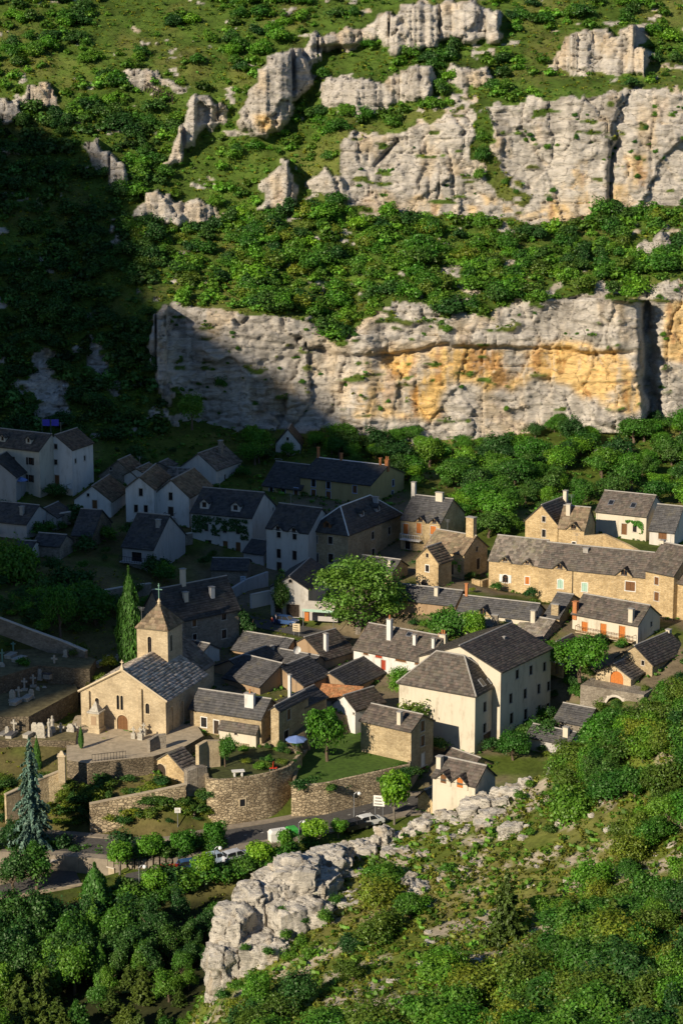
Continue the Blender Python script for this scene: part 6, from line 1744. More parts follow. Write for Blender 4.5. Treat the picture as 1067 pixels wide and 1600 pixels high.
# ---- single trees that can be picked out
tree_px('plane', 560, 868, 990, 146, "big sunlit plane tree in the village square", 'plane_tree')
tree_px('cedar', 52, 1160, 1350, 92, "tall blue cedar at the lower left", 'cedar_tree')
tree_px('cypress', 204, 888, 1045, 58, "tall dark cypress behind the church", 'cypress_tree', Y=302)
tree_px('cypress', 127, 1134, 1170, 13, "small clipped cypress in front of the church", 'cypress_tree', Y=275)
tree_px('cypress', 59, 1150, 1215, 20, "slim cypress rising behind the blue cedar", 'cypress_tree', Y=272)
tree_px('broad_bright', 512, 1092, 1190, 72, "bright green young tree on the small lawn", 'lime_tree', Y=279)
tree_px('round', 616, 1203, 1290, 56, "round bright tree standing at the road bend", 'lime_tree', Y=266)
STREET = [(187,1316,1368,46,"clipped round street tree nearest the curved parapet"),(237,1304,1352,50,"second round street tree from the curved parapet"),(288,1296,1345,46,"third round street tree from the curved parapet"),(338,1282,1330,42,"round street tree against the sunlit wall, above the silver car"),
          (240,1356,1405,46,"round tree on the car park side, left of the red car"),(320,1334,1385,46,"round tree between the red car and the silver car"),(404,1316,1362,44,"round tree right of the silver car"),(446,1296,1345,34,"small round tree by the white container"),(491,1282,1330,44,"round street tree with thin trunk beside the lamp"),(529,1281,1312,30,"low round street tree by the dark car")]
for px, t, b, w, lab in STREET: tree_px('round', px, t, b, w, lab, 'street_tree', group='round trees along the road')
for px, t, b, w, kd, Y, lab in [(640,1082,1150,62,'bush_olive',289,"olive bush tree against the cream block's wall"),(628,1043,1095,50,'broad_bright',298,"green tree in front of the long white house"),(906,988,1062,84,'broad_bright',300,"leafy tree before the orange shuttered balcony house"),(870,1000,1050,60,'broad',303,"darker tree left of the leafy balcony tree"),
        (690,945,1010,74,'broad',313,"pale flowering looking tree behind the white house"),(742,955,1005,44,'broad_bright',311,"small green tree beside the brown roofed little house"),(352,1145,1200,32,'broad',272,"slim young tree at the garden wall"),(650,985,1015,50,'broad',318,"bushy green tree behind the white house ridge"),
        (95,915,1000,60,'broad_bright',309,"yellow green tree left of the cypress"),(150,905,1000,84,'broad',316,"dense tree group left of the cypress"),(60,905,985,90,'broad_dark',328,"dark tree above the graveyard"),(25,838,960,110,'broad',335,"large tree at the left edge above the graveyard"),(115,885,965,90,'broad_dark',334,"dark tree in the shaded gardens"),
        (392,955,1010,40,'broad_dark',320,"dark shrub tree at the street corner"),(440,905,965,40,'broad_dark',330,"dark little tree by the shop front"),(300,612,668,44,'broad',412,"single leafy tree under the shaded cliff"),(800,1142,1195,60,'broad',284,"dark bushy tree at the foot of the tall block"),(855,1120,1185,60,'broad_dark',290,"dark tree beside the hidden roof below the tall block"),(930,1135,1200,90,'broad',281,"tree crown at the foot of the bridge")]:
    tree_px(kd, px, t, b, w, lab, 'garden_tree' if 'bush' not in kd else 'garden_bush', Y=Y, cat='tree')

# ---- wood at the lower left
rg = random.Random(11)
wood = []
for k in range(230):
    px = rg.uniform(-70, 440); py = rg.uniform(1392, 1480) if k < 115 else rg.uniform(1470, 1700)
    if px > np.interp(py, [1392, 1440, 1500, 1700], [400, 350, 335, 400]): continue
    wood.append((px, py))
wood.sort(key=lambda t: t[1])
for px, top in wood:
    Yb = np.interp(top, [1392, 1480, 1600, 1700], [240, 229, 213, 202]) + rg.uniform(-2, 2)
    T = at(px, top, Yb); gz = ground_z(T[0], T[1]); h = T[2] - gz
    if h < 2.0: gz = T[2] - 3.0; h = 3.0
    h = min(h, 15); gz = T[2] - h if h == 15 else gz
    kd = rg.choice(['broad', 'broad_dark', 'broad_dark', 'broad_dark', 'poplar' if rg.random() < .5 else 'broad_dark']) if top < 1500 else rg.choice(['pine', 'pine', 'pine', 'broad'])  # upper zone mostly dark leaf kinds, standing for the wood's shade
    w = h * (.5 if kd == 'poplar' else .8) * rg.uniform(.85, 1.15)
    lab = describe({'pine': "pine in the lower wood", 'poplar': "slim poplar in the lower wood"}.get(kd, "broadleaf tree in the lower wood"), KMAT[kd], h, T, [(90, 'at the left edge'), (220, 'below the car park'), (9e9, 'left of the pale outcrop')], (6, 10))
    plant(kd, (T[0], T[1], gz - .2), h, w, lab, {'pine': 'pine_tree', 'poplar': 'poplar_tree'}.get(kd, 'broadleaf_tree'), group='trees of the lower left wood')

# ---- trees at the foot of the lower cliff
n = 0; tries = 0
while n < 230 and tries < 4000:
    tries += 1
    px = rg.uniform(380, 1140); py = rg.uniform(655, 875)
    lim = np.interp(px, [380, 480, 640, 700, 760, 820, 930, 1140], [735, 715, 765, 800, 850, 845, 790, 800])
    if py > lim: continue
    up = np.interp(px, [380, 500, 690, 820, 900, 1140], [672, 662, 695, 680, 655, 648])
    if py < up: continue
    p = ghit(px, py)
    if not free(p, 1.6): continue
    if fbm(np.array([[p[0], p[1], 0.]]), 9, 2, 301)[0] < -.42: continue
    h = rg.uniform(2.4, 6.2) * (1.0 if py > up + 22 else .6)
    kd = rg.choice(['broad', 'broad_bright', 'broad', 'broad_bright', 'broad_dark'])
    plant(kd, p - np.array([0, 0, .1]), h, h * rg.uniform(1.0, 1.5), describe("tree under the lower cliff", KMAT[kd], h, p, [(520, 'behind the olive house'), (680, 'behind the hipped house'), (820, 'left of the top gable house'), (950, 'above the skylight house'), (9e9, 'towards the right edge')], (4, 5.4)), 'thicket_tree', group='trees under the lower cliff'); n += 1
# ---- gardens in the shaded quarter
n = tries = 0
while n < 95 and tries < 3000:
    tries += 1
    px = rg.uniform(-40, 420); py = rg.uniform(690, 1000); p = ghit(px, py)
    if not free(p, .8): continue
    if px > 330 and py > 800: continue
    h = rg.uniform(1.2, 3.6); kd = rg.choice(['bush_dark', 'bush', 'bush_dark']); plant(kd, p, h, h * rg.uniform(1.0, 1.5), describe('bush in the shaded gardens', KMAT[kd], h, p, [(90, 'near the left edge'), (200, 'below the low gable house'), (300, 'round the slate roofed balcony house'), (9e9, 'towards the ivy covered house')], (1.9, 2.8)), 'garden_bush', 'bush', 'bushes in the shaded gardens'); n += 1
# ---- gardens in the sunlit quarter and on the slope below the church
n = tries = 0
while n < 130 and tries < 5000:
    tries += 1
    px = rg.uniform(640, 1080); py = rg.uniform(880, 1190); p = ghit(px, py)
    if not free(p, .5): continue
    h = rg.uniform(1.0, 2.6); kd = rg.choice(['bush', 'bush_olive', 'bush_dark']); plant(kd, p, h, h * rg.uniform(1.0, 1.6), describe('garden bush between the sunlit houses', KMAT[kd], h, p, [(740, 'near the vine house'), (860, 'behind the tall block'), (970, 'below the stone row'), (9e9, 'near the right edge')], (1.5, 2.1)), 'garden_shrub', 'bush', 'garden bushes between the sunlit houses'); n += 1
n = tries = 0
while n < 130 and tries < 5000:
    tries += 1
    px = rg.uniform(-40, 345); py = rg.uniform(1225, 1330)
    if py > np.interp(px, [-40, 120, 345], [1330, 1322, 1278]): continue
    p = ghit(px, py)
    if not free(p, .3) or np.min(np.hypot(road_line[:, 0] - p[0], road_line[:, 1] - p[1])) < 5: continue
    h = rg.uniform(.7, 2.2); kd = rg.choice(['bush_olive', 'bush_olive', 'bush_dark', 'bush_dark']); plant(kd, p, h, h * rg.uniform(1.2, 1.9), describe('scrub bush below the church', KMAT[kd], h, p, [(60, 'beside the blue cedar'), (150, 'under the gate pillar'), (250, 'below the ramp wall'), (9e9, 'at the foot of the garden wall')], (1.1, 1.7)), 'bank_bush', 'bush', 'bushes on the bank below the church'); n += 1
for k in range(26):
    px = rg.uniform(470, 640); py = np.interp(px, [470, 640], [1226, 1203]) + rg.uniform(0, 20)
    p = onplane(px, py, .6 - rg.random() * 2); h = rg.uniform(1.2, 2.2)
    plant('bush_dark', p, h, h * 1.4, "dark hedge plant trailing over the lawn wall", 'hedge_plant', 'bush', 'hedge along the lawn wall')
for k in range(34):
    px = rg.uniform(330, 470); py = rg.uniform(1168, 1205); p = onplane(px, py, 2.7); h = rg.uniform(.5, 1.5)
    plant(rg.choice(['bush', 'bush_olive', 'bush_dark']), p, h, h * 1.3, "garden plant in the walled garden above the curved wall", 'garden_plant', 'plant', 'plants of the walled garden')
for k in range(46):
    px = rg.uniform(-30, 345); py = np.interp(px, [-30, 100, 200, 345], [1337, 1345, 1352, 1330]) + rg.uniform(-4, 5)
    p = ghit(px, py); h = rg.uniform(1.3, 2.8)
    kd = rg.choice(['bush', 'bush_dark']); plant(kd, p, h, h * 1.3, describe('hedge bush along the near road edge', KMAT[kd], h, p, [(90, 'by the blue cedar'), (200, 'above the curved parapet'), (9e9, 'among the round trees')], (1.8, 2.3)), 'road_hedge_bush', 'bush', 'hedge along the near road edge')
for k in range(40):     # hedge and shrubs between road and wood
    px = rg.uniform(150, 520); py = np.interp(px, [150, 250, 420, 520], [1420, 1400, 1360, 1325]) + rg.uniform(-6, 14)
    p = ghit(px, py); h = rg.uniform(1.8, 3.4)
    plant(rg.choice(['bush', 'bush_dark', 'bush']), p, h, h * 1.4, "dense roadside shrub on the river side of the road", 'roadside_shrub', 'shrub', 'shrubs on the river side of the road')

# ---- near hillside
n = tries = 0; hill_pts = []
while n < 390 and tries < 12000:
    tries += 1
    px = rg.uniform(380, 1180); py = rg.uniform(1060, 1700)
    if rg.random() < .3: px = rg.uniform(800, 1180); py = rg.uniform(1060, 1260)
    if py < np.interp(px, [380, 430, 520, 650, 850, 1067, 1180], [1560, 1440, 1375, 1300, 1225, 1092, 1030]): continue
    if px < 545 and py < 1575: continue
    p = ghit(px, py, 140)
    if not (bil(HILLMASK.astype(float), GX0, GS, GY0, GS, np.array([p[0]]), np.array([p[1]]))[0] > .5): continue
    dens = fbm(np.array([[p[0], p[1], 0.]]), (11, 11, 1), 3, 311)[0]
    clear = inpoly(np.array([px]), np.array([py]), [(520,1620),(570,1500),(640,1450),(660,1370),(760,1300),(880,1240),(980,1250),(970,1350),(890,1420),(840,1500),(780,1580),(640,1640)])[0]
    crestz = px < 860 and py < np.interp(px, [380, 650, 850], [1500, 1350, 1280])
    if clear and rg.random() < .93: continue
    if crestz and rg.random() < .85: continue
    if dens < -.25 and rg.random() < .7: continue
    big = py > 1330 + (1067 - px) * .12 or px > 880
    h = rg.uniform(2.2, 4.8) if big else rg.uniform(.9, 2.2)
    if crestz: h = min(h, 2.0)
    if big:
        kd = rg.choice(['broad', 'broad', 'broad_olive', 'broad_bright', 'broad_olive', 'broad_dark', 'pine' if rg.random() < .4 else 'broad']); plant(kd, p - np.array([0, 0, .6]), h, h * rg.uniform(.9, 1.35), describe("pine on the near hillside" if kd == 'pine' else "oak on the near hillside", KMAT[kd], h, p, [(560, 'beside the pale outcrop'), (760, 'left of the clearing'), (920, 'beyond the clearing'), (9e9, 'towards the right edge')], (3.3, 4.4)), 'pine_tree' if kd == 'pine' else 'oak_tree', group='oaks and pines on the near hillside')
    else:
        kd = rg.choice(['bush', 'bush_olive', 'bush_olive', 'bush']); plant(kd, p, h, h * rg.uniform(1.0, 1.5), describe("scrub bush on the near hillside", KMAT[kd], h, p, [(560, 'beside the pale outcrop'), (760, 'left of the clearing'), (920, 'beyond the clearing'), (9e9, 'towards the right edge')], (1.5, 2.1)), 'hill_bush', 'bush', 'bushes on the near hillside')
    n += 1
tree_px('pine', 790, 1360, 1500, 80, "tall olive pine standing alone on the near hillside", 'pine_tree', Y=188)
tree_px('broad', 905, 1225, 1330, 100, "big round oak in the middle of the near hillside", 'oak_tree', Y=213)

# ---- shrubs of the mountainside
def on_sheet(px, py): return msurf(px, py)
ROCKF = lambda px, py: bil(ROCK, MX[0], 2.6, MY[0], -2.3, np.array([px], float), np.array([py], float))[0]
sc_rest = []
def scatter(nmax, xr, yr, test, hr, kinds, label, name, group, rest, zones, dens_seed=331, thr=-.15, scale=14):
    n = tries = 0
    cand = []
    while len(cand) < nmax + rest and tries < 26000:
        tries += 1
        px = rg.uniform(*xr); py = rg.uniform(*yr)
        if not test(px, py) or ROCKF(px, py) > .45: continue
        p = on_sheet(px, py)
        dn = fbm(np.array([[p[0], p[2] * 1.5, 0.]]), scale, 3, dens_seed)[0]
        if dn < thr and rg.random() < .8: continue
        h = (hr[0] + (hr[1] - hr[0]) * rg.random() ** 1.7) * (1 + .8 * max(dn, 0)); cand.append((h, p))
    cand.sort(key=lambda t: -t[0])
    for h, p in cand[:nmax]:
        kd = rg.choice(kinds); plant(kd, p - np.array([0, 0, h * .15]), h, h * rg.uniform(1.0, 1.5), describe(label, KMAT[kd], h, p, zones), name, 'shrub', group)
    sc_rest.extend((p, h) for h, p in cand[nmax:])
ix = lambda a, x: float(np.interp(x, MX, a))
scatter(290, (-60, 1140), (320, 560), lambda x, y: ix(base2, x) + 4 < y < ix(top1, x) + 6 and x > 200 + (480 - y) * .0, (1.0, 4.3), ['bush', 'bush', 'bush_bright', 'bush_dark', 'bush_olive'], "shrub between the two cliff bands", 'slope_shrub', 'shrubs between the cliff bands', 620, [(330, 'near the shade line'), (520, 'above the shaded cliff end'), (700, 'above the notch in the lower cliff'), (880, 'above the ochre cliff face'), (9e9, 'above the deep cleft')], thr=-.45)
scatter(170, (-60, 255), (175, 690), lambda x, y: True, (1.8, 4.2), ['bush_dark'], "shrub on the shaded slope", 'shade_shrub', 'shrubs on the shaded slope', 380, [(60, 'at the left edge'), (150, 'above the tall gabled house'), (9e9, 'beside the lower cliff')], thr=-.4)  # dark leaf kind only, so colour deepens the shade of this slope
scatter(230, (-60, 1140), (-60, 330), lambda x, y: (y < ix(top2, x) + 6 or x < 530) and not (x < 180 and y > 190), (1.3, 4.0), ['bush', 'bush_dark', 'bush_bright', 'bush'], "shrub on the high meadow", 'meadow_shrub', 'shrubs above the upper cliff', 520, [(150, 'at the upper left'), (330, 'by the paling fence'), (520, 'round the standing rock'), (760, 'below the topmost cliff'), (9e9, 'at the upper right')], dens_seed=337, thr=.0, scale=17)
# ledge shrubs on the cliffs
n = tries = 0
while n < 90 and tries < 6000:
    tries += 1
    px = rg.uniform(260, 1120); py = rg.uniform(140, 670)
    if ROCKF(px, py) < .6: continue
    on1_ = ix(top1, px) < py < ix(base1, px); on2_ = px > 533 and ix(top2, px) < py < ix(base2, px)
    if not (on1_ or on2_): continue
    if fbm(np.array([[px / 60., py / 14., 0.]]), 1, 2, 341)[0] < .12: continue
    if on1_ and 560 < px < 980 and py > 540 and rg.random() < .85: continue
    p = on_sheet(px, py); h = rg.uniform(.6, 1.7)
    plant('bush', p - np.array([0, 0, h * .35]), h, h * 1.2, "small shrub rooted in a cliff ledge", 'ledge_shrub', 'shrub', 'shrubs rooted in the cliffs'); n += 1
for px, py, h in [(752,245,4.5),(757,215,4.0),(748,275,3.5),(790,285,2.5),(805,300,2.0),(853,230,2.6),(900,215,1.8),(700,515,2.6),(690,505,2.0),(345,600,3.5),(300,640,3.5),(372,545,1.6),(595,640,1.6),(720,605,1.4),(790,640,1.8),(1010,200,1.8),(520,500,3.5),(535,520,3.0),(505,515,2.5)]:
    p = on_sheet(px, py); plant('bush', p - np.array([0, .3, h * .4]), h, h * .9, "larger shrub growing in a cliff crack", 'crack_shrub', 'shrub', 'larger shrubs in cliff cracks')

# ---- ground cover as one mass: small clumps joined
def mass(name, label, pts, hs, protov, mat, seed, kind='stuff'):
    V0, q0, c0 = protov; r = np.random.default_rng(seed); n = len(pts)
    a = r.random(n) * 6.283; P = np.asarray(pts); H = np.asarray(hs)
    x = V0[None, :, 0] * np.cos(a)[:, None] - V0[None, :, 1] * np.sin(a)[:, None]; y = V0[None, :, 0] * np.sin(a)[:, None] + V0[None, :, 1] * np.cos(a)[:, None]
    V = np.stack([P[:, None, 0] + x * H[:, None] * 1.25, P[:, None, 1] + y * H[:, None] * 1.25, P[:, None, 2] + V0[None, :, 2] * H[:, None]], -1).reshape(-1, 3)
    Q = (q0[None] + (np.arange(n) * len(V0))[:, None, None]).reshape(-1, 4)
    t = (1 + .35 * r.normal(size=(n, 1, 1))); ye = 1 + .3 * r.random((n, 1, 1))
    C = np.clip(c0[None] * t * np.concatenate([ye, np.ones((n, 1, 2))], -1), .25, 2.2).reshape(-1, 3)
    return tag(link(name, mesh_np(name, V, quads=Q, cols=C), MATS[mat]), label, kind=kind)
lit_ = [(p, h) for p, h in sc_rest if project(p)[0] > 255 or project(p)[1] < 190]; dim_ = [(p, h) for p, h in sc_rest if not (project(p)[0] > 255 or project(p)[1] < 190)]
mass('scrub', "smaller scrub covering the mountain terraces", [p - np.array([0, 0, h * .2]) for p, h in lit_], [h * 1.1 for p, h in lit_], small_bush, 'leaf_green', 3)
mass('darkened_scrub', "dark evergreen scrub covering the steep slope at the left", [p - np.array([0, 0, h * .2]) for p, h in dim_], [h * 1.2 for p, h in dim_], small_bush, 'leaf_dark', 4)  # same clumps in a darker leaf colour, deepening the slope's shade
r_ = np.random.default_rng(77)
def sheet_tufts(n, hr, rmax=.5):
    jx = r_.integers(2, len(MX) - 2, n); jy = r_.integers(2, len(MY) - 2, n)
    k = (ROCK[jy, jx] < rmax); jx, jy = jx[k], jy[k]
    P = MPOS[jy, jx] + r_.normal(size=(len(jx), 3)) * .2
    return P, hr[0] + (hr[1] - hr[0]) * r_.random(len(jx)) ** 2
P, hs = sheet_tufts(30000, (.25, 1.1)); mass('undergrowth', "low undergrowth on the mountain terraces", P, hs, small_tuft, 'leaf_grass', 5)
P, hs = sheet_tufts(11000, (.4, 1.6)); mass('ground_cover', "darker low bushes on the mountain terraces", P, hs, small_tuft, 'leaf_green', 6)
def ground_tufts(n, xr, yr, sel, hr):
    X = r_.uniform(*xr, n); Yy = r_.uniform(*yr, n); k = sel(X, Yy); X, Yy = X[k], Yy[k]; Z = ground_z_np(X, Yy)
    return np.stack([X, Yy, Z - .05], -1), hr[0] + (hr[1] - hr[0]) * r_.random(len(X)) ** 2
hsel = lambda X, Yy: (bil(HILLMASK.astype(float), GX0, GS, GY0, GS, X, Yy) > .5) & (fbm(np.stack([X, Yy, X * 0], -1), 5, 3, 351) > -.5)
P, hs = ground_tufts(22000, (-30, 55), (140, 240), hsel, (.2, .9)); mass('hill_undergrowth', "low scrub and grass on the near hillside", P, hs, small_tuft, 'leaf_hill_grass', 7)
P, hs = ground_tufts(7000, (-30, 55), (140, 240), hsel, (.4, 1.4)); mass('hill_scrub', "dark low scrub on the near hillside", P, hs, small_bush if False else small_tuft, 'leaf_green', 8)
fsel = lambda X, Yy: np.array([free((x, y, 0), .3) for x, y in zip(X, Yy)]) & (Yy > 375 - X * .3)
P, hs = ground_tufts(5000, (-90, 90), (340, 430), fsel, (.4, 1.6)); mass('slope_undergrowth', "undergrowth between the trees at the cliff foot", P, hs, small_tuft, 'leaf_green', 9)
gsel = lambda X, Yy: (np.array([free((x, y, 0), .3) for x, y in zip(X, Yy)])) & (X < -8) & (Yy < 345) & (np.min(np.hypot(X[:, None] - road_line[None, :, 0], Yy[:, None] - road_line[None, :, 1]), 1) > 5.2) & (np.min(np.hypot(X[:, None] - quay_line[None, :, 0], Yy[:, None] - quay_line[None, :, 1]), 1) > 5)
P, hs = ground_tufts(5000, (-75, 0), (225, 345), gsel, (.2, .7)); mass('verge_grass', "grass and weeds on the banks round the church", P, hs, small_tuft, 'leaf_grass', 10)

wp, wh_ = [], []
for h in HOUSES.values():
    for k in range(int((h.W + h.D) * 2.2)):
        t = r_.random() * (h.W + h.D); o_ = .15 + .5 * r_.random()
        l = (-h.W / 2 + t, -h.D / 2 - o_, 0) if t < h.W else (h.W / 2 + o_, -h.D / 2 + t - h.W, 0)
        w = h.toworld(l); wp.append((w[0], w[1], ground_z(w[0], w[1]) - .05)); wh_.append(.2 + .7 * r_.random() ** 3)
mass('weeds', "weeds and small plants along the foot of the house walls", wp, wh_, small_tuft, 'leaf_green', 12)
for px, t, b, w, kd, lab in [(58,1318,1392,70,'broad',"young leafy tree in the little garden by the car park"),(150,1350,1440,64,'poplar',"slim willow like tree in front of the curved parapet"),(20,1330,1400,60,'broad_dark',"dark tree at the left edge by the car park"),(105,1300,1345,40,'bush_dark',"dark tall bush right of the blue cedar"),(15,1290,1340,50,'broad_dark',"dark tree left of the blue cedar"),(200,1290,1330,44,'bush_dark',"dark bush on the bank above the road")]:
    tree_px(kd, px, t, b, w, lab, 'garden_tree' if 'bush' not in kd else 'garden_bush', cat='tree')

n = tries = 0
while n < 60 and tries < 3000:
    tries += 1
    px = rg.uniform(-40, 215); py = rg.uniform(935, 1075); p = ghit(px, py)
    if not free(p, .8) or (py > 1000 and rg.random() < .65): continue
    h = rg.uniform(.8, 3.0); kd = rg.choice(['bush', 'bush_olive', 'bush_dark', 'bush_bright']); plant(kd, p, h, h * rg.uniform(1.0, 1.5), describe('bush on the bank above the graves', KMAT[kd], h, p, [(60, 'near the left edge'), (130, 'in the middle of the bank'), (9e9, 'close to the cypress')], (1.5, 2.3)), 'bank_shrub', 'bush', 'bushes above the graveyard'); n += 1
# ================================================================== rocks of the near hillside
def rock_mesh(name, sx, sy, sz, seed, n=22, block=1.2, sq=.68, amp=.28, colr=(.60, .56, .49)):
    """weathered limestone block: rounded box broken by joints"""
    g = np.linspace(-1, 1, n); V, Q = [], []; off = 0
    for axis in range(3):
        for s in (-1, 1):
            a, b = np.meshgrid(g, g); p = np.zeros((n, n, 3)); p[..., axis] = s; p[..., (axis + 1) % 3] = a; p[..., (axis + 2) % 3] = b * s
            V.append(p.reshape(-1, 3)); i = np.arange(n * n).reshape(n, n) + off; Q.append(np.stack([i[:-1, :-1], i[:-1, 1:], i[1:, 1:], i[1:, :-1]], -1).reshape(-1, 4)); off += n * n
    V = np.vstack(V); Q = np.vstack(Q)
    nrm = V / np.linalg.norm(V, axis=1, keepdims=True)
    V = V * sq + nrm * (1 - sq) * 1.15
    W = V * np.array([sx, sy, sz]) / 2; S = W + seed * 13.7
    S2 = S + np.stack([fbm(S, 1.5, 2, seed), fbm(S, 1.5, 2, seed + 1), fbm(S, 1.5, 2, seed + 2)], -1) * .3
    f1, f2, cid, fc_ = worley(S2, (block * 1.1, block * 1.1, block * 1.3), seed, True)
    d = (cid - .5) * amp * 1.7 + fc_ * amp * 1.3 - amp * .8 * np.exp(-((f2 - f1) / .05) ** 2)
    f1, f2, cid, fc_ = worley(S2, (block * .5, block * .5, block * .3), seed + 5, True); d += (cid - .5) * amp * .6 + fc_ * amp * .5
    d += fbm(S, (.6, .6, .4), 3, seed + 9, .55) * amp * .35
    W = W + nrm * d[:, None]
    n1 = fbm(S, 2.2, 4, seed + 20)[:, None]; n2 = fbm(S, .6, 3, seed + 21)[:, None]
    c = np.array(colr) * (1 + .25 * n1 + .18 * n2); st = sstep(.2, .5, fbm(S, (1.2, 1.2, 3), 3, seed + 22))[:, None]
    c = c * (1 - .4 * st) + np.array([.40, .30, .17]) * .4 * st
    return mesh_np(name, W, quads=Q, cols=np.clip(c, .08, .84))
def rock(px, py, Y, w, d, h, seed, label, group=None, n=22, rz=0.0, name='boulder', parent=None, tilt=0.0, block=1.2, amp=.28):
    p = at(px, py, Y)
    o = link(name, rock_mesh(name, w, d, h, seed, n, block, amp=amp), MATS['rock'], parent)
    if parent is not None: o.location = Vector(p) - parent.location
    else: o.location = p; tag(o, label, 'rock', group)
    o.rotation_euler = (tilt, tilt * .5, rz); return o
ow = empty('rock_outcrop', at(430, 1500, 210), 0, "tall pale limestone outcrop at the lower end of the near hillside", 'rock')
k = 0
for px, py, Y, w, d, h in [(370,1492,206,4.0,5,10.5),(350,1532,203,3.2,4,7.5),(398,1460,209,4.2,5,11),(428,1446,211,4.2,6,12),(464,1412,212,4.8,6,10),(448,1478,208,5.4,6,10.5),(408,1528,204,5.4,5,9),(497,1424,212,4.0,5,8.5),(518,1376,217,3.6,5,6.5),(486,1470,208,4.8,5,8.5),(384,1418,209,1.6,2.2,2.4),(412,1392,211,1.6,2.2,2.6),(440,1372,212,2.0,2.4,3.0),(478,1356,215,2.2,2.4,2.6),(360,1462,206,1.4,2,3.0)]:
    rock(px, py, Y, w, d, h, 400 + k, None, n=30, rz=(k * .7) % 1.2 - .5, name='rock_face', parent=ow, block=2.1, amp=.42); k += 1
rr = random.Random(21)
for px, py, Y, h in [(447,1465,204,1.6),(432,1440,206,1.2),(470,1480,203,1.8),(500,1470,205,1.8),(415,1400,208,.9),(495,1395,210,1.2),(520,1410,209,1.5),(455,1500,201,1.8),(395,1535,198,1.6),(430,1545,198,2.0),(440,1425,206,1.3),(475,1440,206,1.6),(385,1480,202,1.0),(420,1490,201,1.4),(490,1500,200,2.2),(510,1440,205,2.0),(370,1545,197,1.6),(350,1560,196,1.6)]:
    plant('bush', at(px, py + 8, Y), h, h * 1.2, "small shrub growing on the pale outcrop", 'outcrop_shrub', 'shrub', 'shrubs on the pale outcrop')

RIDGE = [(x, float(np.interp(x, [520, 650, 850, 960], [1348, 1292, 1228, 1180])) + 6 * math.sin(x), float(np.interp(x, [520, 650, 850, 960], [220, 224, 226, 225]))) for x in range(525, 960, 11)]
CR = [(545,1345,220),(575,1330,221),(605,1318,222),(640,1302,223),(665,1290,224),(695,1300,222),(690,1275,225),(720,1288,223),(755,1262,224),(770,1280,221),(800,1246,225),(825,1236,226),(845,1230,226),(700,1320,219),(560,1370,216),(575,1400,212),(640,1375,210),(655,1395,208),(545,1420,210),(900,1212,226),(960,1195,225),(780,1255,223),(735,1270,224),(620,1340,219),(530,1440,208),(755,1290,220),(1000,1250,212),(1040,1190,218),(800,1300,215),(660,1340,216),(540,1330,221)]
for i, (px, py, Y) in enumerate(CR + RIDGE):
    s = rr.uniform(1.1, 2.4) if i < len(CR) else rr.uniform(.6, 1.8)
    if i >= len(CR): py += rr.uniform(-7, 9)
    rock(px, py, Y, s * rr.uniform(1, 1.7), s, s * rr.uniform(.7, 1.1), 430 + i, f"{['small', 'middling', 'large'][(s > 1.1) + (s > 1.8)]} pale limestone block on the near crest {next(t for l, t in [(580, 'beside the tall outcrop'), (680, 'below the road bend'), (780, 'below the small roadside house'), (880, 'below the tall block'), (9999, 'towards the right')] if px < l)}", 'limestone blocks on the near crest', n=13, rz=rr.random() * 3, tilt=rr.uniform(-.25, .25), block=.9, amp=.2)
for i in range(70):
    px = rr.uniform(560, 1060); py = rr.uniform(1240, 1560)
    if py < np.interp(px, [380, 650, 850, 1067], [1500, 1310, 1250, 1180]): continue
    p = ghit(px, py, 140); s = rr.uniform(.35, 1.0)
    o = link('field_stone', rock_mesh('field_stone', s * rr.uniform(1, 1.8), s, s * .7, 500 + i % 9, 8, .6, amp=.1), MATS['rock']); o.location = p; o.rotation_euler = (0, 0, rr.random() * 6)
    tag(o, "loose pale stone lying on the near hillside", 'stone', 'loose stones on the near hillside')

